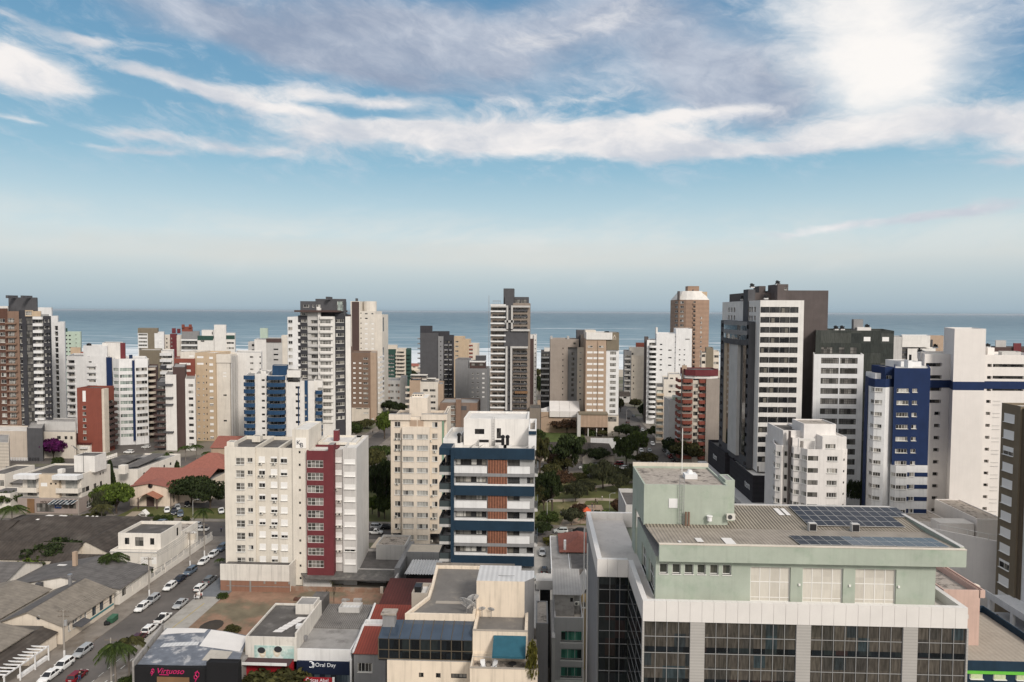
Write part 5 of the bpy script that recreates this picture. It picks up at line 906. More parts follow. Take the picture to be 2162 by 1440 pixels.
for k in range(7):
    zf=z(998+36.7*k)+.05
    b.box('balcony_slab',X(928),X(952.8),Y-.2,Y+8,zf-.55,zf,lgrey); mb=MB(); mb.box(X(928),X(952.8),Y-.2,Y-.16,zf,zf+1.15); mb.box(X(928),X(928)+.04,Y-.16,Y+8,zf,zf+1.15); b.part('glass_railing',mb,gl)
    mb=MB(); mb.box(X(927.6),X(952.8),Y-.24,Y-.14,zf+1.15,zf+1.22); mb.box(X(927.6),X(927.6)+.08,Y-.14,Y+8,zf+1.15,zf+1.22); mb.box(X(927.6),X(927.6)+.08,Y-.22,Y-.14,zf,zf+1.15); b.part('handrail',mb,frd)
    b.box('balcony_door',X(938),X(952.5),Y+5.0,Y+5.2,zf,zf+2.3,gdark)
b.box('balcony_wall',X(929),X(952.8),Y+8,Y+16,0,z(961),navy2); b.box('recess_wall',X(934),X(952.7),Y+5.25,Y+7.9,0,z(962),dgrey)
for o,k in per[:3]:
    zf=z(998+o); b.box('side_balcony',X(1128.4),X(1135),Y-.5,Y+5,zf-.5,zf,lgrey); mb=MB().box(X(1134.3),X(1135),Y-.5,Y+5,zf+.02,zf+1.2); b.part('side_railing',mb,gl)
zr=z(946)-.9; b.block(X(973-3),X(1114),Y+7,Y+17,zr,b.Z(884,Y+7),white,f=[('d1',[(b.X(1002,None,Y+7),b.X(1022,None,Y+7))],[(b.Z(917,Y+7),b.Z(906,Y+7))]),('d1',[(b.X(1048,None,Y+7),b.X(1057,None,Y+7))],[(b.Z(928,Y+7),b.Z(904,Y+7))])],par=.35,roof=roofw,th=.35)
b.block(X(1114)+.05,X(1131),Y+3,Y+16,zr,b.Z(893,Y+10),coolw,par=.9,roof=roofc); b.box('navy_block',X(1115),X(1131.2),Y+2.7,Y+2.95,b.Z(916,Y+3),b.Z(909,Y+3),navy2); b.block(X(929),X(963),Y+4,Y+17,zr-.3,z(936),white,par=.8,roof=roofw)
mb=MB(); 
for p in (1038.5,1043): x=b.X(p,None,Y+6.8); mb.box(x-.03,x+.03,Y+6.8,Y+6.86,zr,b.Z(880,Y+7))
for k in range(9): mb.box(b.X(1038.5,None,Y+6.8),b.X(1043,None,Y+6.8),Y+6.8,Y+6.85,zr+.3+k*.5,zr+.34+k*.5)
b.part('ladder',mb,frg)
for p,q,yy in ((1011,1032,5.5),(1045,1063,5.5)): x0,x1=b.X(p,None,Y+yy),b.X(q,None,Y+yy); b.box('roof_plinth',x0,x1,Y+yy,Y+yy+1.0,zr,zr+1.5,white); b.box('plinth_vent',x0+.05,x1-.05,Y+yy-.06,Y+yy-.01,zr+.9,zr+1.4,black)
for p,yy,lb in ((969,4,'black double chimney pot at the left edge of the white roof on the navy block'),(1061,2.4,'left one of two black chimney pots at the middle of the navy block roof'),(1071,2.4,'right one of two black chimney pots at the middle of the navy block roof')):
    x=b.X(p,None,Y+yy); rt_=root('chimney_pot',lb,'chimney',(x,Y+yy,zr),0,'black chimney pots'); MB().box(x-.75,x+.75,Y+yy-.5,Y+yy+.5,zr,zr+1.0).build('plinth',white,rt_); MB().cyl(x,Y+yy,zr+1.0,zr+2.4,.30,12).cyl(x,Y+yy,zr+2.4,zr+2.75,.40,12).cyl(x,Y+yy,zr+2.75,zr+2.95,.40,12,0,.1).build('pot',black,rt_)
for p,yy,lb in ((988,2.5,'largest tilted solar collector on the navy block roof'),(1003,1.4,'second tilted solar collector from the left on the navy block roof'),(1033,1.2,'tilted solar collector left of the two chimney pots'),(1100,1.4,'tilted solar collector at the right end of the navy block roof')):
    x=b.X(p,None,Y+yy); rt_=root('solar_collector',lb,'solar collector',(x,Y+yy,zr),0,'solar collectors on the navy block'); mb=MB(); slab(mb,[(x-.2,Y+yy-1.1,zr+.25),(x+1.0,Y+yy-1.1,zr+1.15),(x+1.6,Y+yy+1.1,zr+1.15),(x+.4,Y+yy+1.1,zr+.25)][::-1],-.08); mb.build('panel',roofw,rt_); MB().box(x+.5,x+.6,Y+yy-.8,Y+yy+.8,zr,zr+.6).build('stand',steel,rt_)
# --- mint green building with glass front
b=Bld('office_building','mint green office block with aluminium parapet and dark curtain glass in the foreground',70,1357,2044,1275,31,green,near=True,pyref=1290,cat='office building',cap=0)
zp=onY(1700,1276,70)[1]; zq=zp-2.15; xl,xr=onY(1357,1290,70)[0],onY(2044,1290,70)[0]; xw=7.1; zt=zp-.95
pan=mat('aluminium_panel_parapet',(.70,.675,.65),.45,.06,spec=.4); n=26
mb=MB()
def prun(p,q,th,out):
    L=math.dist(p,q); k=max(1,round(L/1.22)); ex,ey=(q[0]-p[0])/L,(q[1]-p[1])/L; nx,ny=-ey,ex
    for i in range(k):
        a,c=L*i/k+.012,L*(i+1)/k-.012
        P=[(p[0]+ex*u+nx*v,p[1]+ey*u+ny*v) for u,v in ((a,0),(c,0),(c,th),(a,th))]; mb.prism(P,zq,zp)
prun((xl,70),(xr,70),.55,0); prun((xl,81.7),(xl,70.56),.55,0); prun((xw,81.7),(xl-.02,81.7),.55,0); prun((xw,101.5),(xw,82.26),.6,0); prun((xr,70.56),(xr,88),-.55,0) if False else prun((xr,70.56),(xr,86),.0001+.55,0); prun((13.9,101.5),(xw+.62,101.5),.5,0)
b.part('parapet',mb,pan); mb=MB(); mb.prism([(xl+.5,70.5),(xr+.4,70.5),(xr+.4,86),(12.5,86),(12.5,101),(xw+.5,101),(xw+.5,82.2),(xl+.5,82.2)],zt-.4,zt); b.part('terrace_floor',mb,W_('terrace_tiles',.55,.515,.485,streak=0,blot=((.45,.42,.40),.4,.5,.75)))
# glazed front: bays between ribbed piers
bays=[(1360,1457),(1488,1681.5),(1712.5,1907),(1938.5,2041)]; rib=mat('ribbed_grey_cladding',(.40,.385,.365),.6,.06,wave=('z',3.2,.10))
X=lambda p,y=1360:onY(p,y,70)[0]
gx=[(X(a),X(c)) for a,c in bays]; zrow=[zq-.02,zq-1.66,zq-3.5,zq-5.0]; 
zr_=[zq]; 
for k in range(11): zr_+= [zq-1.62-3.35*k,zq-3.35-3.35*k]
for i,(a,c) in enumerate(gx):
    k=(4,8,8,4)[i]; g=MB(); g.box(a,c,70.22,70.3,0,zq-.02); o=b.part('curtain_wall',g,gcurt); m2=MB()
    for j in range(k+1): x=a+(c-a)*j/k; m2.box(x-.025,x+.025,70.14,70.215,0,zq-.02)
    for zz in zr_[1:]:
        if zz>0: m2.box(a,c,70.12,70.135,zz-.035,zz+.035)
    m2.build('mullions',frg,o); m2=MB()
    for j in range(1,12,2):
        za=zr_[j+1] if j+1<len(zr_) else 0
        if za>0: m2.box(a+.01,c-.01,70.19,70.212,za+.04,za+.62)
    m2.build('spandrel_band',gblk,o)
px_=[gx[0][0]-.2]+[v for g in gx for v in g]+[gx[-1][1]+.2]
for i in range(0,len(px_),2): b.box('ribbed_pier',px_[i]+.01,px_[i+1]-.01,70.05,70.6,0,zq-.02,rib)
def sideglass(x0,x1,y0,y1,nm='dark_glass_wall'):
    o=b.box(nm,x0,x1,y0,y1,0,zq-.02,gblk); m2=MB(); L=max(x1-x0,y1-y0)
    return o
sideglass(xl+.05,xl+.2,70.61,81.6); sideglass(xw+.3,xl+.04,81.9,82.1); mb=MB()
for zz in zr_[1:]:
    if zz>0: mb.box(xl+.02,xl+.045,70.6,81.6,zz-.03,zz+.03); mb.box(xw+.3,xl+.0,81.84,81.895,zz-.03,zz+.03)
for q in (1.25,2.45): mb.box(xw+.3+q,xw+.35+q,81.84,81.89,0,zq-.05)
b.part('mullions',mb,frg); b.box('grey_side_wall',xw+.1,xw+.28,82.3,101.4,0,zq-.02,mgrey); b.box('rear_wall',xw+.3,xr-.1,101.2,101.45,0,zq-.02,green); b.box('right_wall',xr-.25,xr-.02,70.65,101.1,0,zq-.02,mgrey)
mb=MB()
for yy in (101.0,94.2): mb.box(xw-.35,xw-.2,yy,yy+.15,0,zp-2.4)
b.part('aluminium_fin',mb,frw)
# green storey
x0,x1=onY(1384,1230,72.5)[0],onY(1975,1230,72.5)[0]; zf=onY(1700,1190,72)[1]; zrf=onY(1700,1157,71.6)[1]; xL=12.45
s6=[(onY(p,1205,72.5)[0],onY(q,1205,72.5)[0]) for p,q in ((1392.5,1410),(1419.5,1437),(1445.5,1464),(1472.5,1490),(1499,1517),(1525.5,1544))]; big=[(onY(p,1235,72.5)[0],onY(q,1235,72.5)[0]) for p,q in ((1584,1669),(1694.5,1780),(1805.5,1892))]
zb=lambda py:onY(1650,py,72.5)[1]
b.walls([(x0,72.5),(x1,72.5),(x1,86.5),(xL,86.5),(xL,74)][:5] if False else [(x0,72.5),(x1,72.5),(x1,86.5),(x0,86.5)],zt,zf+.3,green,{0:[('g1',[(u-x0,v-x0) for u,v in s6],[(zb(1216),zb(1195))]),('bl',[(u-x0,v-x0) for u,v in big],[(zt+.02,zb(1198))])] if 'g1' in ST else [('a1',[(u-x0,v-x0) for u,v in s6],[(zb(1216),zb(1195))]),('bl',[(u-x0,v-x0) for u,v in big],[(zt+.02,zb(1198))])],3:[('a22',[(4,7.5),(9.2,13)],[(zt+.1,zt+3.0)])]},par=0,dep=.28)
xa,xb=onY(1392,1170,71.8)[0],onY(2041,1170,71.8)[0]
mb=MB(); mb.box(xa,xb,71.8,72.2,zf,zrf); mb.box(xb-.4,xb,72.2,86.6,zf,zrf+.15); mb.box(xa,xb-.4,72.2,72.48,zf,zf+.2); mb.box(x1+.02,xb-.42,72.5,86.5,zf,zf+.2); b.part('fascia',mb,green); mb=MB(); mb.box(xa-.02,xb+.02,71.76,72.24,zrf,zrf+.07); b.part('coping',mb,cream); mb=MB(); mb.box(xb-.45,xb+.02,72.25,86.7,zrf+.16,zrf+.24); mb.box(12.45,xb-.46,86.4,86.8,zrf,zrf+.35); b.part('gutter_edge',mb,lgrey)
ym=78.7; mb=MB(); slab(mb,[(xa+.02,72.25,zrf-.05),(xb-.46,72.25,zrf-.05),(xb-.46,ym,zrf-.32),(xL,ym,zrf-.32)],.1); b.part('sheet_roof',mb,sheetg); mb=MB(); slab(mb,[(xL,ym+.02,zrf-.30),(xb-.46,ym+.02,zrf-.30),(xb-.46,86.39,zrf+.22),(xL,86.39,zrf+.22)],.1); b.part('corrugated_roof',mb,corr)
mb=MB()
for p,q,ya,yb_ in ((1432,1438,72.6,73.4),(1472,1486,72.9,74.4),(1530,1552,72.4,74.6)):
    xx0=onY(p,1145,73)[0]; xx1=onY(q,1145,73)[0]; slab(mb,[(xx0,ya,zrf+.02),(xx1,ya,zrf+.02),(xx1,yb_,zrf-.06),(xx0,yb_,zrf-.06)],.02)
for p,q in ((1640,1651),(1655,1664)): xx0=onY(p,1085,84)[0]; xx1=onY(q,1085,84)[0]; slab(mb,[(xx0,83,zrf+.09),(xx1,83,zrf+.09),(xx1,85.4,zrf+.22),(xx0,85.4,zrf+.22)],.02)
b.part('translucent_sheet',mb,membr)
# roof house
pz=onY(1450,1024,79.7)[1]; px1=onY(1537,1060,79.7)[0]
b.walls([(12.3,79.7),(px1,79.7),(px1,89.3),(12.3,89.3)],zrf-.4,pz,green,{},par=.22,roof=roofc,th=.18,name='roof_house'); b.block(px1+.02,onY(1551,1040,81)[0],81,84,zrf-.3,onY(1545,1014,81)[1],green,par=.05); mb=MB(); mb.box(12.3,px1+.05,89.35,89.6,pz-.1,pz+.45); b.part('roof_ledge',mb,cream); b.box('left_wall',x0-.02-.6,x0-.6+.3,74,89.3,zt,zrf-.42,green) if False else b.box('left_wall',12.28,12.45,86.6,89.3,zt,zrf-.42,green)
b.box('white_panel',onY(1411.5,1080,79.7)[0],onY(1430,1080,79.7)[0],79.62,79.69,zb(1095),onY(1420,1072,79.7)[1],coolw); mb=MB(); lx=[onY(p,1060,79.4)[0] for p in (1434.5,1444)]
for x in lx: mb.box(x-.025,x+.025,79.4,79.45,zrf-.3,pz+.9)
for k in range(14): mb.box(lx[0],lx[1],79.4,79.44,zrf+.1+k*.38,zrf+.13+k*.38)
for k in range(6): mb.tube([(lx[0],79.4,zrf+2+k*.6),(lx[0]+.05,78.95,zrf+2+k*.6),(lx[1]-.05,78.95,zrf+2+k*.6),(lx[1],79.4,zrf+2+k*.6)],.012,4)
b.part('ladder',mb,steel); mb=MB()
for p in (1448,1454): x=onY(p,1100,79.3)[0]; mb.cyl(x,79.3,zrf-.35,zrf+1.35,.13,8)
b.part('brown_pipe',mb,brown); x=onY(1498,1100,79.3)[0]; mb=MB().cyl(x,79.3,zrf+.35,zrf+.85,.28,10).cyl(x,79.3,zrf+.85,zrf+.95,.36,10); b.part('wall_vent',mb,coolw); mb=MB(); x=onY(1433,985,88)[0]; mb.tube([(x,86,pz-.2),(x,86,pz+5.6)],.05,6); b.part('mast',mb,frw); x=onY(1457,1003,84)[0]; mb=MB(); mb.box(x-.75,x+.75,83.3,84.7,pz-.2,pz+.35); mb.cyl(x,84.2,pz+.35,pz+.75,.45,12,0,.25); b.part('roof_vent',mb,coolw)
for p in (1688,1794.5,1898): x=onY(p,1231,72.4)[0]; zz=zb(1233); MB().box(x-.1,x+.1,72.35,72.49,zz-.1,zz+.1).build('wall_lamp',frw,b.o)
for p,lb in ((1713,'left grey air conditioner box standing on the mint green building roof'),(1803,'right grey air conditioner box standing on the mint green building roof')):
    x=onY(p,1115,78.6)[0]; r=root('roof_unit',lb,'air conditioner',(x,78.4,zrf-.3),0,'roof units on the green building'); MB().box(x-.42,x+.42,78.1,78.7,zrf-.28,zrf+.62).build('casing',lgrey,r); MB().box(x-.36,x+.36,78.06,78.095,zrf-.2,zrf+.55).build('grille',frd,r)
ac(onY(1541,1090,79.6)[0],79.5,zrf+.55,0,'boxy white air conditioner at the right corner of the mint green roof house',s=1.15)
# solar panels
SP=mat('solar_cells',(.006,.009,.020),.22,.15,spec=.12); SP2=mat('glossy_solar_cells',(.008,.012,.026),.10,.15,spec=.55); SPm={}
def panel(x0,x1,y0,y1,za,zb_,label,grp,SPx=None):
    SPx=SPx or SP
    r=MB(); key=(round(x1-x0,2),round(y1-y0,2),round(zb_-za,3),SPx.name)
    if key not in SPm:
        w,d,h,_=key; m=MB(); t_=.022
        def q(u0,u1,v0,v1,dz,mi): m.poly([(u0,v0,h*v0/d+dz),(u1,v0,h*v0/d+dz),(u1,v1,h*v1/d+dz),(u0,v1,h*v1/d+dz)],mi)
        slab(m,[(0,0,0),(w,0,0),(w,d,h),(0,d,h)],.05,0); q(t_,w-t_,t_,d-t_,.004,1); SPm[key]=m.mesh('solar_panel',[lgrey,SPx])
    o=bpy.data.objects.new('photovoltaic_module',SPm[key]); COL.objects.link(o); o.location=(x0,y0,za); tag(o,label,'solar panel',grp)
zr0=lambda y:(zrf-.05-.27*(y-72.25)/(ym-72.25)) if y<ym else (zrf-.30+.52*(y-ym)/(86.39-ym))
pw=1.105; xs0=onY(1664,1072,86.2)[0]; lb='dark solar panel in the rear array on the corrugated roof'
for rw_ in range(4):
    ya=86.1-1.62*(rw_+1); 
    for c in range(12 if rw_<2 else 10): panel(xs0+c*pw,xs0+c*pw+pw-.03,ya,ya+1.59,zr0(ya)+.18,zr0(ya+1.59)+.18,lb,'solar panels of the rear array')
xs0=onY(1698,1142,74)[0]-1.0; lb='solar panel in the front two row array just above the green fascia'
for rw_ in range(2):
    ya=72.45+1.66*rw_
    for c in range(14): panel(xs0+c*pw,xs0+c*pw+pw-.03,ya,ya+1.63,zr0(ya)+.16,zr0(ya+1.63)+.16,lb,'solar panels of the front array',SP2 if c>4 else SP)
# ================================================================ cream roof terrace block in the foreground, left of the green building
b=Bld('apartment_building','cream block with grey roofs, glass veranda, teal awning and mesh dish in the centre foreground',90,998,1113,1333,6,creamst,near=True,cap=0,pyref=1360)
X=lambda p,y,Y:onY(p,y,Y)[0]
Z=lambda y,Y,p=None: onY(p or b.pc,y,Y)[1]
rg=mat('grey_screed_roof',(.165,.155,.145),.9,.15,blot=((.23,.21,.185),.4,.5,.72)); cop=W_('cement_coping',.36,.32,.275,streak=0); zA=Z(1333,90)
xa,xb=X(998,1370,90),X(1113.5,1370,90)
b.block(xa,xb,90,96,0,zA,creamst,par=.55,roof=rg,th=.4); b.box('coping',xa-.03,xb+.03,89.97,90.42,zA,zA+.05,cop)
zT=19.0; xt0,xt1=X(992,1436,86),X(1135,1436,86); b.block(xt0,xt1,86,89.98,0,zT+1.0,creamst,par=.95,roof=roofc); b.part('terrace_coping',MB().box(xt0-.05,xt1+.05,85.95,86.28,zT+1.0,zT+1.07),cop)
b.part('tiled_slab',MB().box(xb+.02,xt1-.2,90,97,0,zT-.4),cop)
b.block(xa+.2,xb-.2,89.9,89.985,zT,zT+2.4,creamst,par=0) if False else None
aw=mat('teal_canvas',(.022,.095,.135),.8,.12,scale=1.2); mb=MB(); ax0,ax1=X(1040,1385,88),X(1110,1385,88); slab(mb,[(ax0,87.0,zT+2.1),(ax1,87.0,zT+2.1),(ax1,89.9,zT+3.5),(ax0,89.9,zT+3.5)],.05); mb.box(ax0,ax1,86.97,87.0,zT+1.85,zT+2.12); o=b.part('awning',mb,aw); mb=MB()
for x in (ax0+.05,ax1-.05): mb.box(x-.03,x+.03,86.98,87.04,zT,zT+2.05)
mb.box(xt0+.2,ax0,87,87.04,zT+1.95,zT+2.0); mb.build('awning_frame',frg,o)
b.box('sliding_door',X(1062,1415,89.9),X(1105,1415,89.9),89.86,89.97,zT+.02,zT+2.3,gdark); 
for i,(p,lb,rz) in enumerate(((1020,'white reclining garden chair on the open side of the roof terrace',.3),(1043,'white garden chair half under the teal awning',-.5))):
    x=X(p,1420,87.6); r=root('garden_chair',lb,'chair',(x,87.8,zT),rz,'chairs on the roof terrace'); m=MB(); slab(m,[(-.32,-.5,.36),(.32,-.5,.36),(.32,.1,.32),(-.32,.1,.32)],.06); o=bpy.data.objects.new('seat',m.mesh('seat',coolw)); COL.objects.link(o); o.parent=r; m=MB(); slab(m,[(-.32,.1,.34),(.32,.1,.34),(.32,.45,1.05),(-.32,.45,1.05)],.06); o=bpy.data.objects.new('backrest',m.mesh('backrest',coolw)); COL.objects.link(o); o.parent=r
    for sx in (-.32,.32):
        for q in ((sx,-.48,.36),(sx,.1,.32)): m=MB().tube([(q[0],q[1],0),q],.03,5); o=bpy.data.objects.new('leg',m.mesh('leg',frd)); COL.objects.link(o); o.parent=r
        m=MB().tube([(sx,-.45,.56),(sx,.2,.58)],.03,5); o=bpy.data.objects.new('armrest',m.mesh('armrest',frd)); COL.objects.link(o); o.parent=r
x=X(1082,1420,87.8); r=root('terrace_table','small dark table with clutter under the teal awning','table',(x,88,zT)); MB().cyl(x,88,zT+.66,zT+.72,.55,14).build('table_top',frd,r); MB().cyl(x,88,zT,zT+.66,.05,8).cyl(x,88,zT,zT+.05,.3,10).build('pedestal',frd,r)
# upper roof house with chamfered grey side
yu=95.5; zu=Z(1227,yu); xu0,xu1=X(1006,1260,yu),X(1107.5,1260,yu); pts=[(xu0,yu),(xu1,yu),(xu1+1.35,yu+1.6),(xu1+1.35,yu+4.2),(xu1-.6,yu+4.2),(xu1-.6,yu+6),(xu0,yu+6)]
mb=MB(); k=len(pts)
for i in range(k): mb.face(pts[i],pts[(i+1)%k],6,zu,(),.1,1 if i in (1,2) else 0)
mb.poly([(*p,zu) for p in pts],2); mb.build('roof_house',[creamst,mgrey,metw],b.o); b.part('antenna_pole',MB().tube([(xu0+3,yu+2,zu+.05),(xu0+5.4,yu+1.2,zu+.35)],.04,5),frg)
# left wing with veranda
yl=93.5; zl=Z(1300,yl); xl0,xl1=X(855,1306,yl),xa-.02; pts=[(xl0,yl),(xl1,yl),(xu0-.05,yu-.5),(xu0-.05,112),(X(921,1195,112),112),(xl0+2.1,103.5),(xl0+2.2,99.5)]
b.walls(pts,4,zl,creamst,{},par=.45,roof=rg,th=.4,name='left_wing'); b.part('roof_patch',MB().box(xl0+3.6,xl0+7.6,98,98.9,zl-.44,zl-.42),cop)
b.block(xl0-.3,xl0+2.1,100,104,4,zl+.2,cop,par=.5,roof=roofw); r=root('water_tank','black rectangular water tank in the roof notch of the cream block','water tank',(xl0+.4,102,zl-.3)); MB().box(xl0-.1,xl0+.9,101.3,102.8,zl-.3,zl+.55).build('body',black,r); MB().box(xl0-.15,xl0+.95,101.25,102.85,zl+.55,zl+.63).build('lid',frd,r)
yv=90.0; xv0,xv1=X(799,1375,yv),xa-.05; zv0,zv1=Z(1397,yv),Z(1353,yv); gb_=mat('bronze_frame',(.105,.085,.06),.5,.05)
g=MB().box(xv0,xv1,yv+.05,yv+.1,zv0,zv1); o=b.part('veranda_glazing',g,gblk); m2=MB()
for i in range(10): x=xv0+(xv1-xv0)*i/9; m2.box(x-.05,x+.05,yv-.03,yv+.045,zv0,zv1)
for q in (zv0,zv0+(zv1-zv0)*.43,zv1-.12): m2.box(xv0,xv1,yv-.04,yv-.031,q,q+.12)
m2.build('mullions',gb_,o); g=MB(); slab(g,[(xv0,yv-.1,zv1+.02),(xv1,yv-.1,zv1+.02),(xv1,yl-.02,Z(1313,yl)),(xv0,yl-.02,Z(1313,yl))],.06); o=b.part('glass_roof',g,mat('blue_grey_roof_glass',(.045,.065,.095),.12,.2,scale=.4,spec=.7)); m2=MB()
for i in range(10): x=xv0+(xv1-xv0)*i/9; m2.tube([(x,yv-.1,zv1+.06),(x,yl-.02,Z(1313,yl)+.05)],.045,4)
m2.build('rafters',gb_,o); b.block(X(817,1420,89.6),xa-.03,89.7,93.4,2,zv0-.02,creamst,par=0,f=[('d',[(X(p,1438,89.6),X(p+10,1438,89.6)) for p in (884,920)],[(zv0-2.3,zv0-1.65)]),('d4',[(X(952,1438,89.6),X(985,1438,89.6))],[(zv0-2.3,zv0-1.65)])]); b.part('soffit',MB().box(xv0,X(817,1420,89.6)-.02,90.1,93.4,zv0-.3,zv0-.03),frd); b.part('side_glazing',MB().box(xv0,xv0+.05,90.12,93.4,zv0,zv1),gblk)
xk=X(822,1320,92.5); b.part('chimney',MB().box(xk-.85,xk+.85,92,93.3,zv1-.4,Z(1304,92)),mgrey); b.part('chimney_cap',MB().box(xk-1.05,xk+1.05,91.8,93.5,Z(1304,92)+.02,Z(1300,92)),roofc)
dish(X(981,1300,91.6),93.9,zl-.4,1.35,R(-25),'large cream mesh dish on the front roof edge of the cream block',True)
dish(X(1000,1243,95),94.6,zl-.4+.9,.85,R(20),'upper white dish left of the cream roof house'); dish(X(998,1262,95),94.2,zl-.45,.8,R(50),'lower white dish left of the cream roof house'); dish(X(1018,1285,95),94.9,zA-.4,.5,R(10),'grey dish standing before the left half of the cream roof house wall'); dish(X(1037,1288,95),94.7,zA-.4,.5,R(-10),'pale dish standing before the middle of the cream roof house wall')
b.part('back_wall',MB().box(X(921,1195,112),xu1-2,112.02,112.3,4,zl+.35),W_('mouldy_cement',.22,.20,.18,streak=.4))
# --- grey pier wall and driveway east of it
b=Bld('garden_wall','tall slate grey gable wall with a rough cap right of the teal awning',101,1131,1157,1316,1.6,mgrey,near=True,cap=0,pyref=1360,cat='wall'); b.block(b.x0,b.x1,101,109,0,b.z1,mgrey,par=.1,roof=roofc)
b=Bld('garage_block','grey garage block with a dark open bay under a parked car deck',124,1131,1162,1228,14,mgrey,near=True,cap=0,pyref=1240,cat='garage')
zd=Z(1226,124); b.block(b.x0,b.x1+.6,124,127.5,zd-1.7,zd,lgrey,par=0,roof=lgrey); b.part('dark_bay',MB().box(b.x0+.8,b.x1,124.5,127.4,0,zd-1.72),black); b.part('side_wall',MB().box(b.x0-.2,b.x0+.7,109.2,127.4,0,zd-2.0).box(b.x1+.02,b.x1+.6,109.2,123.9,0,zd-3.5),lgrey)  # dark bay is a solid black box standing in for the shade inside
# --- small grey block with green glass
b=Bld('apartment_building','small grey block with green glass balconies and a ribbed shed roof on its roof terrace',111,1170,1231,1304,14,W_('silver_grey_paint',.42,.415,.415),near=True,cap=0,pyref=1370)
Zb=b.Z; b.block(b.x0,b.x1,111,125,0,b.z1,b.m,f=[('gr',b.cols([(1184,1229)]),[(Zb(a+22),Zb(a)) for a in (1333,1371,1409)])],par=.85,roof=mat('pale_terrace_tile',(.55,.50,.44),.8,.1),dep=.5)
for a in (1353,1391,1428): b.box('balcony_front',b.x0+1.0,b.x1,110.7,110.98,Zb(a+14),Zb(a+4),b.m); b.box('white_rail',b.x0+1.0,b.x1,110.72,110.78,Zb(a+3.4),Zb(a+2.4),frw)
ys=113.4; zs=Z(1255,ys,1200); xs0,xs1=X(1171,1280,ys),X(1225,1280,ys); b.block(xs0,xs1-1.0,ys,121,b.z1-.9,zs,grey_pl,par=0,f=[('d1',[(X(1204,1265,ys),X(1210,1265,ys))],[(Z(1271,ys),Z(1262,ys))])]); b.block(xs1-.98,xs1,ys+1,121,b.z1-.9,zs,grey_pl,par=0); mb=MB(); slab(mb,[(xs0-.3,ys-.3,zs+.05),(xs1+.2,ys-.3,zs+.05),(xs1+.2,121.5,zs+1.3),(xs0-.3,121.5,zs+1.3)],.1); b.part('ribbed_roof',mb,metg); ac(X(1218,1272,ys),ys,Z(1276,ys),0,'white air conditioner above the dark door of the small grey block')
text('Casa Thomas',(b.x0+2.2,110.6,Zb(1449)),1.0,mat('lilac_lettering',(.35,.22,.42),.6,0),b.o); b.part('shop_sign',MB().box(b.x0,b.x1,110.62,110.68,Zb(1450),Zb(1433.5)),mat('sign_mint',(.62,.64,.62),.6,.03))
b=Bld('house','narrow ochre house with cream framed windows squeezed beside the green building side wall',124,1228,1242,1240,8,W_('ochre_paint',.42,.32,.19),near=True,cap=0,pyref=1260,cat='house'); b.block(b.x0,b.x1+1,124,132,0,b.z1-1.2,b.m,par=0,f=[('a',b.cols([(1229,1237)]),[(b.Z(1256),b.Z(1246)),(b.Z(1283),b.Z(1271))])]); mb=MB(); gable(mb,b.x0,b.x1+1,124,132,b.z1-1.2,b.z1+.4,'y',.3); b.part('roof',mb,metw)
# --- driveway houses behind (red roofs)
b=Bld('house','white house with a red tiled hip roof between the driveway and the green building',178,1165,1250,1170,14,coolw,near=True,cap=0,pyref=1180,cat='house'); mb=MB(); hip(mb,X(1183,1150,178),X(1262,1150,178),176,190,3.6,6.2,.4); b.part('roof',mb,tilered); b.block(X(1164,1180,165),X(1205,1180,165),165,190,0,3.1,coolw,par=.1,roof=roofg,f=[('d1',[(X(1196,1170,165),X(1202,1170,165))],[(.4,2.3)])]); b.part('chimney',MB().box(X(1190,1160,177),X(1195,1160,177),176.2,177,3,6.4),coolw); b.block(X(1206,1180,165),X(1250,1180,165),165,175.5,0,3.2,roofg,par=.1,roof=asb3)
b=Bld('house','brown sheet roofed shed beside the small red paved yard',150,1205,1245,1225,10,brown,near=True,cap=0,pyref=1230,cat='shed'); mb=MB(); slab(mb,[(X(1202,1240,142),142,3.0),(X(1250,1240,142),142,3.0),(X(1252,1205,154),154,4.2),(X(1203,1205,154),154,4.2)],.15); b.part('roof',mb,asb); b.block(X(1205,1240,142),X(1248,1240,142),142.4,153,0,2.9,grey_pl,par=0)
# --- red roof house and shops along the front street
b=Bld('house','house with red metal roofs and a grey front between dental shop and glass veranda',117,747,800,1396,30,mgrey,near=True,cap=0,pyref=1410,cat='house')
xh0,xh1=X(747,1410,117),X(802,1410,117)+1; b.block(xh0,xh1,117,146,0,5.6,mgrey,par=0,f=[('a4',[(X(755,1412,117),X(786,1412,117))],[(Z(1419,117),Z(1400,117))])]); mb=MB(); slab(mb,[(xh0-.1,116.6,5.7),(xh1+1,116.6,5.7),(xh1+1,124,7.2),(xh0-.1,124,7.2)],.12); slab(mb,[(xh0-.1,126,6.0),(xh1+3,126,6.0),(xh1+4,133,7.4),(xh0-.1,133,7.4)],.12); b.part('red_roof',mb,tilebr); mb=MB(); slab(mb,[(xh0-.1,134,5.8),(xh1+5,134,5.8),(xh1+5,147,7.2),(xh0-.1,147,7.2)],.12); b.part('maroon_roof',mb,tiledk); b.block(xh0-.1,xh1-1,124.02,125.9,5,7.6,coolw,par=.8,roof=roofg); mb=MB()
for q in ((116.6,5.85,124,7.35),(126,6.15,133,7.55)): mb.tube([(xh0-.1,q[0],q[1]),(xh0-.1,q[2],q[3])],.22,4)
b.part('white_gutter',mb,coolw)
dn=W_('deep_navy_sign',.006,.012,.035)
b=Bld('dental_shop','grey roofed shop with a dark navy Oral Day sign front',117,613,740,1397,20,coolw,near=True,cap=0,pyref=1410,cat='shop')
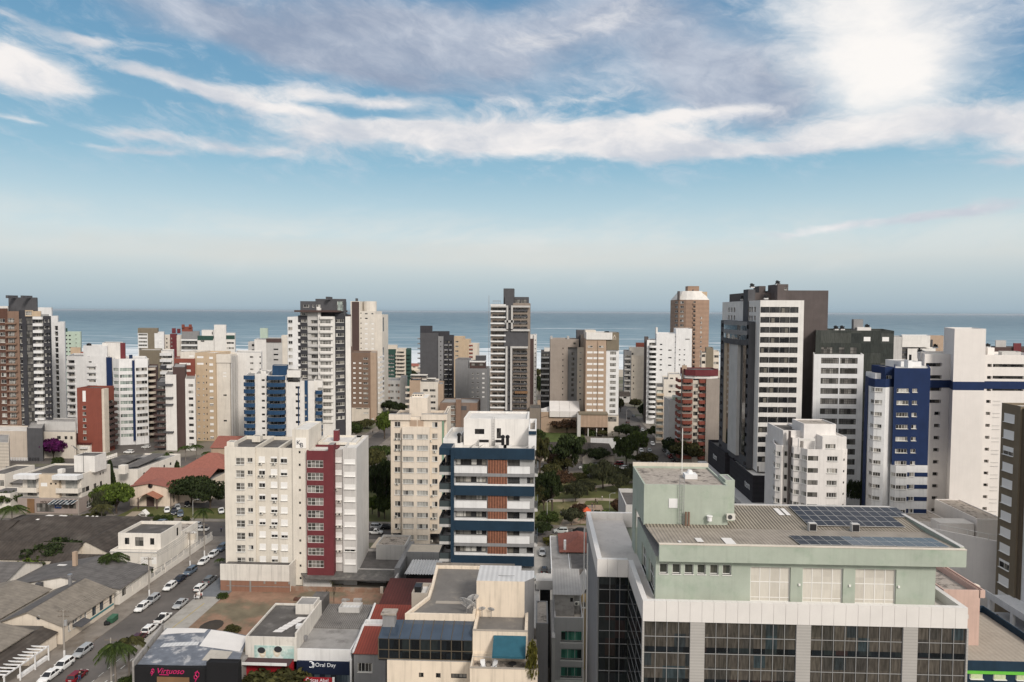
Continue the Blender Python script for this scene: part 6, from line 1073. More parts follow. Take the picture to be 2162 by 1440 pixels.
x0,x1=b.x0,b.x1; b.block(x0,x1,117.4,136,0,5.9,coolw,par=.35,roof=roofg); b.box('sign_board',X(613.5,1410,117),X(738,1410,117),117,117.38,Z(1424,117),Z(1397.5,117),dn); b.box('shop_window',X(613.5,1430,117),X(738,1430,117),117.2,117.38,0,Z(1424,117)-.02,gblue); mb=MB()
for p in (609,739): mb.box(X(p,1410,117),X(p+3.5,1410,117),116.9,117.4,0,Z(1395,117)+.3)
b.part('white_pilaster',mb,coolw); so=[o for o in b.o.children if o.name.startswith('sign_board')][-1]; wl=mat('white_lettering',(.75,.78,.82),.5,0); text('Oral Day',(X(665.5,1410,117),116.98,Z(1407.5,117)),.98,wl,so); mb=MB(); cx,cz=X(656,1404,117),Z(1404.5,117)
for s,e,rr in ((-2.2,1.2,.42),(-.9,1.9,.62)):
    pts=[(cx+rr*math.cos(s+(e-s)*i/10),116.97,cz+rr*math.sin(s+(e-s)*i/10)) for i in range(11)]; mb.tube(pts,.08,4)
mb.build('logo',wl,so); ym=126.0; mb=MB(); slab(mb,[(x0+.4,ym,5.7),(x1-.4,ym,5.7),(x1-.4,135.6,6.15),(x0+.4,135.6,6.15)],.1); b.part('corrugated_roof',mb,mat('grey_corrugated_roof',(.20,.19,.18),.7,.2,wave=('x',2.6,.35,.08),blot=((.14,.135,.13),.3,.5,.7))); b.block(x0+4.2,x0+8.4,132,134.6,5.9,7.0,lgrey,par=.5,roof=metw); mb=MB().cyl(X(645,1367,121),121,5.6,6.0,.30,10).cyl(X(645,1367,121),121,6.0,6.5,.42,12,0,.38); b.part('turbine_vent',mb,steel); rs=mat('red_shop_sign',(.30,.012,.02),.6,.05); o=b.box('red_sign',X(641,1436,115),X(701,1436,115),115.0,115.15,1.2,Z(1431,115),rs); MB().box(X(701.5,1436,115),X(706,1436,115),115.02,115.15,1.2,Z(1430,115)).build('sign_frame',coolw,b.o); text('Óticas Abel',(X(645.5,1438,115),114.97,Z(1439.5,115)),.85,wl,o)
b=Bld('mural_shop','white walled shop with a teal mural of two smiling men and a dark flat roof',117,518,626,1345,24,stain,near=True,cap=0,pyref=1370,cat='shop')
b.block(b.x0,b.x1,117,131,0,b.z1,stain,par=.35,roof=roofd); b.part('raised_roof',MB().box(b.x0+6.5,b.x1,131.02,136,0,b.z1+.4),roofd); b.part('roof_parapet_right',MB().box(b.x1-.35,b.x1,117.2,131,b.z1,b.z1+.75),stain)
b.block(X(620,1290,126),X(659,1290,126),127,130.5,b.z1-.4,b.z1+1.6,stain,par=.1); mb=MB(); zr=b.z1-.33
for k in range(6): slab(mb,[(b.x0+3.9+k*.45,119.6+k*1.05,zr),(b.x0+5.6+k*.45,119.6+k*1.05,zr),(b.x0+5.9+k*.45,120.5+k*1.05,zr+.03),(b.x0+4.2+k*.45,120.5+k*1.05,zr+.03)],.03)
b.part('skylight',mb,membr); b.part('roof_vent',MB().box(b.x1-1.6,b.x1-.6,121,122,zr,zr+.6),coolw)
m0,m1=X(537.5,1380,117),X(621,1380,117); mz0,mz1=Z(1395,117),Z(1363,117); mw,mh=m1-m0,mz1-mz0; mu=b.box('mural',m0,m1,116.9,116.98,mz0,mz1,mat('mural_teal',(.36,.54,.51),.7,.25,scale=.9,blot=((.60,.68,.64),.4,.42,.6)))
def ell(mb,u,v,ru,rv,y,mi,n=18,a0=0,a1=2*math.pi): mb.poly([(m0+mw*u+ru*mh*math.cos(a0+(a1-a0)*i/n),y,mz0+mh*v+rv*mh*math.sin(a0+(a1-a0)*i/n)) for i in range(n+(a1-a0<6))],mi)
mb=MB()
for u,v,s,fl in ((.20,.52,1.35,1),(.58,.60,1.4,-1)):
    ell(mb,u,v-.42*s,.30*s,.34*s,116.895,0); ell(mb,u+.01*fl,v,.165*s,.235*s,116.89,1); ell(mb,u-.02*fl,v+.13*s,.19*s,.15*s,116.885,2); ell(mb,u+.02*fl,v-.085*s,.09*s,.028*s,116.884,3)
    for q in (-.07,.07): ell(mb,u+(.01*fl+q*.35),v+.03*s,.032*s,.022*s,116.883,2)
mb.build('mural_figures',[mat('mural_coat',(.62,.68,.66),.7,0),mat('mural_skin',(.62,.55,.44),.7,0),mat('mural_hair',(.03,.03,.035),.7,0),mat('mural_smile',(.75,.72,.66),.7,0)],mu)
b.part('maroon_canopy',MB().box(b.x0-1.2,X(612,1405,115),114.5,116.98,4.3,Z(1396,116)),W_('maroon_grey_canopy',.075,.045,.048)); b.part('red_shopfront',MB().box(b.x0,X(612,1405,115),116.2,116.98,0,4.2),rs); b.part('white_fascia',MB().box(b.x0,X(608,1416,115),114.42,114.49,4.25,4.75),coolw)
b=Bld('nightclub_shop','black fronted shop with pink script sign under a patched blue grey roof',110,284,502,1407,14,black,near=True,cap=0,pyref=1420,cat='shop'); bk=W_('black_facade',.012,.012,.014)
x0,x1=b.x0,b.x1+.4; zf=Z(1407,110,300); b.block(x0,x1,110,110.6,0,zf,bk,par=.1,roof=bk); b.block(X(435,1410,108.6),X(502,1410,108.6),108.7,109.98,2.2,Z(1400,108.6,470),bk,par=.1,roof=bk)
CA,CB,CC,CD=[(*onZ(p,q,z_),z_) for p,q,z_ in ((288,1405,zf-.25),(350,1326,zf-.35),(524,1342,zf-.35),(502,1404,zf-.25))]; n=8
def rp(u,v,h=0.0):
    l=Vector(CA).lerp(Vector(CB),v); r_=Vector(CD).lerp(Vector(CC),v); q=l.lerp(r_,u); return (q.x,q.y,q.z+.55*math.sin(math.pi*min(1,max(0,u)))*v+h)
mb=MB()
for i in range(n):
    for j in range(4): slab(mb,[rp(i/n,j/4),rp((i+1)/n,j/4),rp((i+1)/n,(j+1)/4),rp(i/n,(j+1)/4)],.1)
b.part('roof',mb,bluroof)
def patch(nm,quad,m,h=.035):
    mb=MB(); k=5
    for i in range(k):
        for j in range(k):
            def q(a_,c_): A_=[quad[0][t]+(quad[1][t]-quad[0][t])*a_ for t in (0,1)]; B_=[quad[3][t]+(quad[2][t]-quad[3][t])*a_ for t in (0,1)]; return rp(A_[0]+(B_[0]-A_[0])*c_,A_[1]+(B_[1]-A_[1])*c_,h)
            mb.poly([q(i/k,j/k),q((i+1)/k,j/k),q((i+1)/k,(j+1)/k),q(i/k,(j+1)/k)])
    b.part(nm,mb,m)
patch('white_membrane',[(.52,.50),(.97,.42),(1,.96),(.56,.99)],membr); patch('white_strip',[(.0,.80),(.50,.88),(.52,.99),(.02,.99)],membr,.04); patch('white_strip',[(.10,.45),(.50,.52),(.50,.62),(.12,.56)],metw,.045); patch('beige_patch',[(.62,.12),(.86,.10),(.90,.40),(.66,.42)],W_('faded_sheet',.45,.42,.37),.05)
b.part('left_parapet',MB().prism([(CA[0]-.7,110.62),(CA[0]-.35,110.62),(CB[0]-.4,CB[1]),(CB[0]-.75,CB[1])],0,zf+.5),grey_pl); b.block(CA[0]+2.6,CD[0]-.5,111,118,0,zf-1.2,grey_pl,par=0)
pk=mat('pink_neon_lettering',(.55,.02,.14),.4,0); text('Virtuoso',(X(329,1424,109.9),109.93,Z(1423.5,109.9)),1.35,pk,b.o,shear=.35,name='pink_lettering'); b.part('tagline',MB().box(X(336,1426,109.9),X(356,1426,109.9),109.93,109.98,Z(1427,109.9),Z(1425.6,109.9)),pk)
def squiggle(cx,cz,s): return [(cx+s*a_,109.9,cz+s*c_) for a_,c_ in ((-.3,-1.2),(.0,-.6),(.45,-.1),(.5,.5),(.1,.9),(-.3,.6),(-.2,.1),(.1,-.2),(.0,-.7),(-.45,-.6),(-.5,-.1),(-.2,.3),(.2,1.0))]
b.part('pink_emblem',MB().tube(squiggle(X(415,1426,109.9),Z(1426,109.9),.85),.07,5),pk); b.part('pink_emblem',MB().tube(squiggle(X(322,1420,109.9),Z(1420,109.9),.55),.06,5),pk); b.part('wood_door',MB().box(X(332,1436,110),X(400,1436,110),109.9,109.98,0,Z(1430,110)),woodp)
# --- ruin walls and annexes around the bare lot
b=Bld('ruin_wall','two storey ruin wall, stained white above and orange brick below, beside the bare lot',155,465,611,1192,1.2,stain,near=True,cap=0,pyref=1230,cat='wall')
zt,zm=Z(1193,155,540),Z(1226.5,155,540); b.box('white_wall',b.x0,b.x1,155,155.4,zm,zt,stain); b.box('brick_wall',b.x0+.02,b.x1-.02,155.05,155.4,0,zm-.02,brick); mb=MB()
for p in (485,527,557,580,609): mb.box(X(p,1250,155),X(p+3.5,1250,155),154.92,155.04,0 if p in(485,527) else 2,zm-.03)
mb.box(b.x0+1.5,b.x1,154.94,155.03,zm*.48,zm*.53); b.part('concrete_frame',mb,W_('grey_concrete',.26,.245,.23,streak=.3)); b.box('side_return',b.x1-.3,b.x1-.02,155.42,160,0,zt,stain); b.part('roof_behind',MB().box(b.x0,b.x1-.32,155.45,159.3,zt-1.2,zt-.9),roofd)
b=Bld('boundary_wall','long weathered brick wall behind the bare lot with one cream pillar',156,611,806,1236,.5,brick,near=True,cap=0,pyref=1250,cat='wall'); mb=MB(); b.box('brick_wall',X(611,1250,156),X(806,1250,156),156,156.3,0,Z(1240,156,700),W_('pale_worn_brick',.27,.165,.115,wave=('z',4,.15),blot=((.32,.27,.22),.4,.45,.7))); b.box('cream_pillar',X(803,1250,155.8),X(809,1250,155.8),155.6,155.98,0,Z(1238,156,800),cream); b.box('brick_end',X(809.5,1250,156),X(860,1250,156),156,156.3,0,Z(1243,156,830),rbrick)
b=Bld('annex_building','low annex with dark sheet roofs and a white wall right of the KB block',162,700,842,1201,14,stain,near=True,cap=0,pyref=1212,cat='building'); x0,x1=X(700,1212,162),X(842,1212,162); b.block(x0,x1,162,176,0,Z(1201,162,770),W_('off_white_wall',.55,.53,.51),par=.6,roof=asb3); mb=MB(); slab(mb,[(X(645,1243,156.5),156.6,2.7),(x1-.2,156.6,2.7),(x1-.2,161.9,3.2),(x0-8.5,161.9,3.2)],.15); b.part('lean_to_roof',mb,mat('dark_weathered_sheet',(.115,.11,.105),.9,.3,scale=.8,blot=((.19,.18,.165),.5,.5,.7))); b.part('side_wall',MB().box(x1,x1+1.2,157,176,0,5.6),mgrey); b.block(x1-7.5,x1-.1,170,178,0,6.5,lgrey,par=.5,roof=roofc)
b=Bld('annex_building','plain grey box building with a cream flat roof below the cream block',165,860,945,1168,14,mgrey,near=True,cap=0,pyref=1180,cat='building'); b.block(X(858,1180,165),X(950,1180,165),165,171,0,Z(1166,165,900),W_('flat_grey_wall',.28,.28,.28),par=.1,roof=W_('cream_flat_roof',.52,.46,.38))
b=Bld('carport','white corrugated carport over a dark bay left of the grey roofed cream block',156,845,925,1225,8,coolw,near=True,cap=0,pyref=1220,cat='carport'); mb=MB(); xs=[X(853,1222,156)+k*.32 for k in range(28)]
for i in range(27):
    za=4.6+(.12 if i%2 else -.12); zb_=4.6-(.12 if i%2 else -.12); mb.poly([(xs[i],156,za),(xs[i+1],156,zb_),(xs[i+1]+.6,163,zb_+.9),(xs[i]+.6,163,za+.9)])
b.part('corrugated_roof',mb,metw); b.part('dark_bay',MB().box(xs[0]+.3,xs[-1],157,163,0,4.2),black); b.part('low_wall',MB().box(xs[0]-1.8,xs[0]-1.4,152,163,0,4.4).box(xs[0]-1.4,xs[12],150,150.3,0,3.6),lgrey); mb=MB();  # black box fills the carport in place of the shade under its roof
for i in range(14): mb.poly([(xs[0]+2+i*.3,148,3.3+(.1 if i%2 else -.1)),(xs[0]+2.3+i*.3,148,3.3-(.1 if i%2 else -.1)),(xs[0]+2.6+i*.3,154,3.5-(.1 if i%2 else -.1)),(xs[0]+2.3+i*.3,154,3.5+(.1 if i%2 else -.1))])
b.part('white_sheet',mb,metw)
b=Bld('carport','cream sheet canopy at the left foot of the cream block',182,782,835,1150,9,cream,near=True,cap=0,pyref=1155,cat='carport'); mb=MB(); slab(mb,[(X(782,1165,178),178,2.9),(X(824,1165,178),178,2.7),(X(834,1135,184),184,3.6),(X(800,1135,184),184,3.8)],.15); b.part('roof',mb,W_('cream_sheet',.60,.52,.42)); b.part('wall',MB().box(X(783,1165,178),X(822,1165,178),178.4,178.7,0,2.5),grey_pl)
# ================================================================ left quarter: houses, church, commercial block
def house(name,label,x0,x1,y0,y1,ze,zr,axis,wm,rm,cat='house',near=True,wins=(),ov=.45,hipped=False,side=()):
    b=Bld(name,label,y0,0,10,1300,1,wm,near=near,cat=cat,cap=0); b.o.location=((x0+x1)/2,y0,0); b.Y=y0; b.x0,b.x1,b.y1=x0,x1,y1
    b.block(x0,x1,y0,y1,0,ze,wm,par=-.0,f=wins,r=side); mb=MB()
    if hipped: hip(mb,x0,x1,y0,y1,ze+.02,zr,ov)
    else:
        gable(mb,x0,x1,y0,y1,ze+.05,zr,axis,ov); g=MB()
        if axis=='y':
            for y in (y0+.001,y1-.001): g.poly([(x0,y,ze),(x1,y,ze),((x0+x1)/2,y,zr-.1)])
        else:
            for x in (x0+.001,x1-.001): g.poly([(x,y0,ze),(x,y1,ze),(x,(y0+y1)/2,zr-.1)])
        g.build('gable_wall',wm,b.o)
    b.part('roof',mb,rm); return b
cw=W_('warm_house_white',.70,.62,.52); ww=W_('plain_house_white',.74,.70,.64)
b=house('house','long corner house with a beige sheet roof, round gable window and teal framed street windows',-107.2,-93.7,128.2,144.6,3.9,6.5,'y',cw,asb2,side=[('g',[(.55,.63),(.70,.78),(.90,.96)],[(1.5,3.5)]),('a22',[(.10,.14),(.18,.28),(.32,.36),(.40,.45)],[(1.8,3.4)])])
x,z=onY(81,1304,128.1); b.part('round_window',MB().tube([(x+.42*math.cos(i*.524),128.12,z+.42*math.sin(i*.524)) for i in range(13)],.07,5),frg); b.part('round_pane',MB().poly([(x+.4*math.cos(-i*.524),128.14,z+.4*math.sin(-i*.524)) for i in range(12)][::-1]),gdark); b.part('teal_base',MB().box(-93.69,-93.6,134,144.3,1.0,1.35),mat('teal_paint',(.05,.20,.22),.7,.1)); mb=MB(); slab(mb,[(-93.65,131,2.6),(-91.9,131.2,2.1),(-91.9,134.5,2.1),(-93.65,134.5,2.6)],.06); b.part('door_canopy',mb,dgrey); mb=MB(); slab(mb,[(-107.65,127.75,3.76),(-100.45,127.75,6.57),(-100.45,145.05,6.57),(-107.65,145.05,3.76)],.03); b.part('grey_roof_slope',mb,asb3)
b.part('flue',MB().cyl(-102.5,143,5.5,7.6,.35,10).cyl(-102.5,143,7.6,8.1,.5,10),steel)
b=house('house','grey roofed house with a white triangular gable behind the long corner house',-120,-93.7,146.5,159,3.7,6.2,'y',ww,asb3,side=[('ba',[(.08,.20)],[(1.4,3.1)])]); b.part('chimney',MB().box(-109,-108.2,153,153.8,6,9.3),tan); b.part('roof_unit',MB().box(-112.2,-111,145.3,146.3,3.6,4.9),dgrey); b.part('skylight',MB().box(-114.5,-112.3,155.5,156.2,5.05,5.16),membr) 
house('house','beige sheet roofed house at the left edge behind the corner house yard',-124,-108,126,144,4.2,6.0,'y',cw,asb2)
house('house','dark roofed house at the left edge with a white shaded porch',-142,-121.5,148,160,4.0,6.4,'x',ww,asb3,wins=[('so',[(-131,-128),(-126,-123.5)],[(.6,2.8)])])
b=house('house','front left house with a broad beige roof and dark lean-to along the pavement',-113,-97.3,106,124.5,4.4,6.0,'y',cw,asb2); mb=MB(); slab(mb,[(-97.2,109,3.9),(-93.9,109,2.9),(-93.9,127.4,2.9),(-97.2,127.4,3.9)],.12); b.part('lean_to_roof',mb,asb); b.block(-97.25,-94.2,120,127.3,0,2.8,cw,par=0,r=[('d1',[(.15,.2),(.45,.5)],[(1.2,2.1)])]); b.part('flat_dark_roof',MB().box(-109,-97.3,124.6,128.0,3.5,3.7),roofd)
r=root('pergola','white timber pergola over the steps in the lower left corner','pergola',(-94,116,0)); mb=MB()
for i in range(10): y=111.3+i*1.1; mb.box(-97,-91.6,y,y+.18,2.95,3.15)
mb.box(-91.9,-91.75,111,122,2.7,2.94); mb.box(-96.9,-96.75,111,122,2.7,2.94); mb.build('beams',coolw,r)
for y in (111.2,114.8,118.4,121.8): MB().box(-91.92,-91.74,y,y+.18,0,2.7).build('post',coolw,r)
r=root('garden_planter','low white planter wall with clipped shrubs under the pergola','planter',(-92.5,118,0)); MB().box(-92.9,-92.2,115.5,122.5,0,.7).build('box',coolw,r); MB().box(-93.6,-91.4,109.5,113.5,0,.18).box(-93.6,-91.9,109.5,113.5,.18,.36).box(-93.6,-92.4,109.5,113.5,.36,.54).build('steps',roofw,r)
b=house('house','large dark asbestos hip roof house, its apex speckled with white patches',-156,-116,174,198,3.8,7.4,'x',cream,asb,hipped=True); mb=MB()
for x,y,s_ in ((-139.5,186.5,1.5),(-137,188,1.0),(-135,186.8,.8),(-130.4,189.5,.6),(-128.5,189.2,.5),(-127,188.8,.55),(-141,184.2,.6)):
    z=3.82+min(y-173.55,198.45-y,x+156.45,-115.55-x)*3.58/12.45+.06; mb.poly([(x-s_*.9,y-s_*.3,z-.1),(x+s_*.6,y-s_*.35,z-.1),(x+s_,y+s_*.2,z+.08),(x-s_*.2,y+s_*.35,z+.12)])
b.part('white_patches',mb,membr)
house('house','dark brown roofed house in the left yard with bushes at its corner',-141,-117,163,173.5,3.8,6.2,'x',cream,asb); house('house','dark roofed house next to the white flat roofed villa',-122,-109.5,168,190,3.8,6.8,'y',cream,asb)
b=house('house','small dark roofed house with a short white front behind the palm',X(104,1190,160),X(198,1190,160),160.2,167,3.2,5.0,'x',ww,asb)
house('house','far left dark roofed house behind the round trees',-176,-146,174,192,3.6,7.0,'x',cream,asb)
b=Bld('villa','white two storey villa with a stepped flat roof beside the sloping street',165.5,241,332,1165,14,ww,near=True,cap=0,pyref=1180,cat='house'); x0,x1=-108,-95.9
b.block(x0,x1,165.5,177.5,0,5.4,ww,par=.5,roof=roofw,f=[('d1',[(-103.8,-102.9)],[(2.9,3.9)]),('sh1',[(-100.2,-98.3),(-97.4,-96.1)],[(2.0,3.9)])],r=[]); b.block(x0+.9,x1-.1,167.4,177.5,5.4-.4,9.2,ww,par=.8,roof=roofd,f=[('d1',[(-105.4,-104.2),(-98.8,-97.7)],[(6.3,8.0)]),('ba',[(-102.7,-100.5)],[(5.9,8.2)])],r=[('d1',[(.75,.85)],[(6,8.2)])]); b.block(x0+2,x1,177.52,186,0,6.6,ww,par=.6,roof=roofc); b.part('cornice',MB().box(x0-.1,x1+.12,165.35,165.48,4.9,5.15),lgrey)
r=root('water_tank','round cream water tank beside the white villa wall','water tank',(-94.9,181,0)); MB().box(-95.8,-94,180.2,182,0,3.2).build('stand',ww,r); MB().cyl(-94.9,181.1,3.2,5.0,.95,16).build('body',cream,r); MB().cyl(-94.9,181.1,5.0,5.25,1.0,16,0,.6).build('lid',roofw,r)
# commercial block with balconies
b=Bld('commercial_building','cream three storey corner block with shops below and a white box on its roof',212.5,41,166,1003,16,cream2,near=True,cap=0,pyref=1050,cat='commercial building')
X2=lambda p:X(p,1050,212.5); Z2=lambda y:Z(y,212.5,100); xr=X2(166); zt=Z2(1003); st=W_('mauve_stone',.33,.275,.25)
b.block(X2(41),xr,214,229,4.9,zt,cream2,par=.5,roof=roofd,r=[('d',[(.12,.26),(.40,.5),(.62,.7)],[(6.2,7.8)]),('d1',[(.62,.66),(.72,.76)],[(9.9,10.7)]),('d4',[(.02,.14)],[(6.2,7.8)])],th=.5); b.block(X2(80),X2(123),213,214.5,4.9,zt+.1,W_('beige_front',.60,.50,.385),par=.1,f=[('sh1',[(X2(84),X2(98))],[(Z2(1028),Z2(1020)),(Z2(1053),Z2(1044))]),('d1',[(X2(104),X2(108)),(X2(114),X2(118))],[(Z2(1024),Z2(1020))]),('sh1',[(X2(104),X2(118))],[(Z2(1053),Z2(1044))])])
for p0,p1 in ((39,79.5),(120,167)):
    b.box('roof_canopy',X2(p0)-.6,X2(p1)+.3,211.2,214.2,zt-1.2,zt+.15,coolw); b.balc([(X2(p0),X2(p1))],[(Z2(1040),Z2(1030))],2.0,cream2,Y=214,t=.2); b.box('balcony_glass',X2(p0)+2,X2(p1)-1.5,213.9,213.99,Z2(1040),Z2(1016),gpale); b.box('window_wall',X2(p0)+2,X2(p1)-1.5,213.9,213.99,5.2,7.8,gmid)
b.block(X2(40)-.4,xr+.02,212.4,228,0,4.88,st,par=0,f=[('d4',[(X2(77),X2(114))],[(.4,3.2)]),('ba',[(X2(134),X2(143)),(X2(146),X2(161))],[(1.6,3.2)])],r=[('a22',[(.25,.4)],[(.8,3.0)])]); b.box('wood_panel',X2(58.5),X2(73),212.2,212.39,0,4.6,woodp); bs=b.box('blue_sign',X2(116.5),X2(130),212.1,212.39,1.7,3.4,mat('blue_sign',(.02,.05,.16),.5,.05)); text('Clinica',(X2(119.5),212.08,2.2),.75,wl,bs); text('MOUCAZ',(X2(86),212.3,Z2(1062.5)),1.15,mat('bronze_lettering',(.06,.045,.035),.5,0),b.o); mb=MB(); slab(mb,[(X2(110),210.4,3.5),(X2(160),210.4,3.5),(X2(163),212.3,4.5),(X2(113),212.3,4.5)],.08); b.part('glass_awning',mb,gblue); mb=MB()
for k in range(7): x=X2(110)+(X2(160)-X2(110))*k/6; mb.tube([(x,210.4,3.56),(x+.9,212.3,4.56)],.07,4)
b.part('awning_ribs',mb,coolw); b.block(X2(129),X2(174),219,225,zt-.5,Z(962,219,150),white,par=.15,roof=roofd,th=.15); b.part('roof_mast',MB().tube([(X2(151),218.6,zt-.5),(X2(151),218.6,zt+6.5)],.06,5),frd); b.box('roof_hatch',X2(102),X2(112),217,218.6,zt-.5,zt+.8,white)
# hall behind
b=Bld('hall','long white hall with a dark sloping roof and fenced roof edge behind the commercial block',240,240,291,992,36,ww,near=True,cap=0,pyref=1005,cat='hall'); HA,HB=onZ(291,991,8.6),onZ(381,958,8.6); hx0=onZ(236,991,8.6)[0]-4
b.walls([(hx0,HA[1]),HA,HB,(hx0,HB[1])],0,8.6,ww,{1:[('d1',[(3+4.2*k,4.2+4.2*k) for k in range(6)],[(5.6,6.6)])]},par=.5,roof=roofg)
mb=MB(); slab(mb,[(*onZ(262,987,9.0),9.0),(*onZ(292,984,9.0),9.0),(*onZ(350,957.5,10.2),10.2),(*onZ(322,957,10.2),10.2)],.12); b.part('dark_roof',mb,asb3); mb=MB(); slab(mb,[(*onZ(208,982,8.7),8.7),(*onZ(252,985,8.7),8.7),(*onZ(306,959,9.6),9.6),(*onZ(258,960,9.6),9.6)],.12); b.part('grey_roof',mb,roofd); mb=MB()
for k in range(16): q=Vector(onZ(190,980,8.7)).lerp(Vector(onZ(246,961,8.7)),k/15); mb.box(q.x-.25,q.x+.25,q.y-.15,q.y+.15,8,9.6)
mb.tube([(*onZ(190,980,9.6),9.7),(*onZ(246,961,9.6),9.7)],.2,4); b.part('parapet_posts',mb,ww); q=onZ(257,992,9.5); b.box('chimney',q[0]-1.2,q[0]+1.2,q[1],q[1]+2,8,11.0,ww)
# church
b=Bld('church','cream church with red tiled roofs, a round gable window and a timber porch',222,274,361,1040,22,W_('church_cream',.70,.595,.49),near=True,cap=0,pyref=1050,cat='church'); xa,xb=onY(274,1050,222)[0],onY(361,1050,222)[0]; xm=(xa+xb)/2; ze=6.6; zr=Z(1019.5,222,317); b.block(xa,xb,222,246,0,ze,b.m,par=0,r=[('so',[(.06,.10),(.2,.26),(.36,.42),(.52,.58)],[(.8,4.6)])]); g=MB().poly([(xa,222.001,ze),(xb,222.001,ze),(xm,222.001,zr-.1)]); g.build('gable_wall',b.m,b.o); mb=MB(); gable(mb,xa,xb,222,236,ze+.05,zr,'y',.6); gable(mb,xa-.2,xb+9,226,246,ze+.3,zr+2.0,'x',.5); b.part('roof',mb,tilered); x,z=onY(317,1026,221.9); b.part('round_window',MB().tube([(x+.75*math.cos(i*.524),221.95,z+.75*math.sin(i*.524)) for i in range(13)],.14,5),dbrown); b.part('round_pane',MB().poly([(x+.7*math.cos(i*.524),221.96,z+.7*math.sin(i*.524)) for i in range(12)]),gdark); mb=MB(); px0,px1=onY(291,1055,219)[0],onY(333,1055,219)[0]; gable(mb,px0,px1,218.5,222,3.7,5.3,'y',.3); po=b.part('porch',mb,tilered2); mb=MB()
for x in (px0+.2,px1-.2): mb.box(x-.14,x+.14,218.7,218.98,0,3.6)
mb.build('porch_post',dbrown,po); b.part('door',MB().box(xm-1.3,xm+1.3,221.9,221.99,0,3.3),dbrown); b.part('corner_timber',MB().box(xb-.25,xb+.05,221.93,221.99,0,ze),dbrown)
b.block(xb+.1,xb+9,227,245.5,0,ze+.2,b.m,par=0)
b=Bld('church_hall','church hall with a big rose red hip roof behind the church',245,385,470,1000,16,cream,near=True,cap=0,pyref=1010,cat='hall'); xa,xb=X(372,1010,245),X(480,1010,245); b.block(xa,xb,246.3,262,0,6.0,cream,par=0); mb=MB(); hip(mb,xa,xb,246.3,262,6.05,11.6,.8); b.part('roof',mb,tilered)
r=root('shrine','small white shrine niche with a pointed roof in the church garden','shrine',(onZ(301,1096)[0],onZ(301,1096)[1],0)); x,y=onZ(301,1097); mb=MB(); mb.box(x-1.2,x-.9,y,y+1.6,0,1.7).box(x+.9,x+1.2,y,y+1.6,0,1.7).box(x-.9,x+.9,y+1.3,y+1.6,0,1.7); mb.build('niche',white,r); mb=MB(); gable(mb,x-1.2,x+1.2,y,y+1.6,1.7,2.9,'y',.15); mb.build('roof',white,r); MB().poly([(x-.9,y+.02,1.7),(x+.9,y+.02,1.7),(x,y+.02,2.7)]).build('gable_wall',white,r)
# houses by the red slab
house('house','small house with an orange tiled roof and white picket fence below the striped tower',-232,-219,290,300,3.2,5.4,'x',ww,tilered2,near=False); house('house','white gabled house with a maroon roof beside the red brown slab',-219,-205.5,302,318,4.5,8,'x',ww,tiledk,near=False); house('house','house with a terracotta roof right of the beige block, behind the church hall',-148,-125,300,316,4.2,8.0,'x',tan,tilered,near=False); house('house','low house with faded red roof partly hidden right of the terracotta roof',-124,-108,300,314,3.8,6.2,'x',tan,tilered,near=False)
b=Bld('podium_building','low cream and dark grey podium walls at the foot of the striped tower',292,0,160,905,13,cream,pyref=915,cat='building'); b.pblock(-40,57,910,-4,10,m=W_('podium_cream',.52,.45,.38),par=.4,roof=roofw); b.pblock(57,90,904,-6,10,m=dgrey,par=.3); b.pblock(90,160,912,0,10,m=W_('podium_white',.62,.57,.50),par=.4,f=[('so',b.cols([(120,128),(136,142),(148,153)]),b.rows(920,920,1,7))]); b.pblock(78,160,890,6,16,m=lgrey,par=.4)
b=Bld('building','cream louvred building at the left edge above the dark roofs',250,-60,19,934,18,W_('louvred_cream',.50,.45,.39,wave=('z',.8,.15)),pyref=960,cat='building'); b.main(par=.4)
b=Bld('building','dark flat roofed workshop with rooflights left of the cream three storey corner block',236,5,110,985,10,grey_pl,pyref=990,cat='workshop'); mb=MB(); slab(mb,[(X(5,1000,228),228,5.6),(X(100,1000,228),228,5.6),(X(112,975,248),248,6.6),(X(12,975,248),248,6.6)],.15); b.part('roof',mb,asb3); b.block(X(8,1000,229),X(98,1000,229),229,247,0,5.4,grey_pl,par=0); mb=MB()
for p in (27,44,62): x=X(p,995,231); mb.box(x,x+1.6,231,232.6,5.9,5.95)
b.part('rooflight',mb,membr)
b=Bld('house','small white and grey house at the left edge beside the round trees',222,-20,30,1040,9,ww,near=True,cap=0,pyref=1050,cat='house'); b.block(X(-30,1040,226),X(11,1040,226),226,240,0,9.2,cream2,par=.4,roof=roofd,f=[('d4',[(X(-5,1020,226),X(9,1020,226))],[(5,7)])]); b.block(X(-25,1060,216),X(22,1060,216),216,224,0,5.2,ww,par=.2,roof=asb3,f=[('a',[(X(2,1050,216),X(8,1050,216)),(X(12,1050,216),X(17,1050,216))],[(2,4)])])
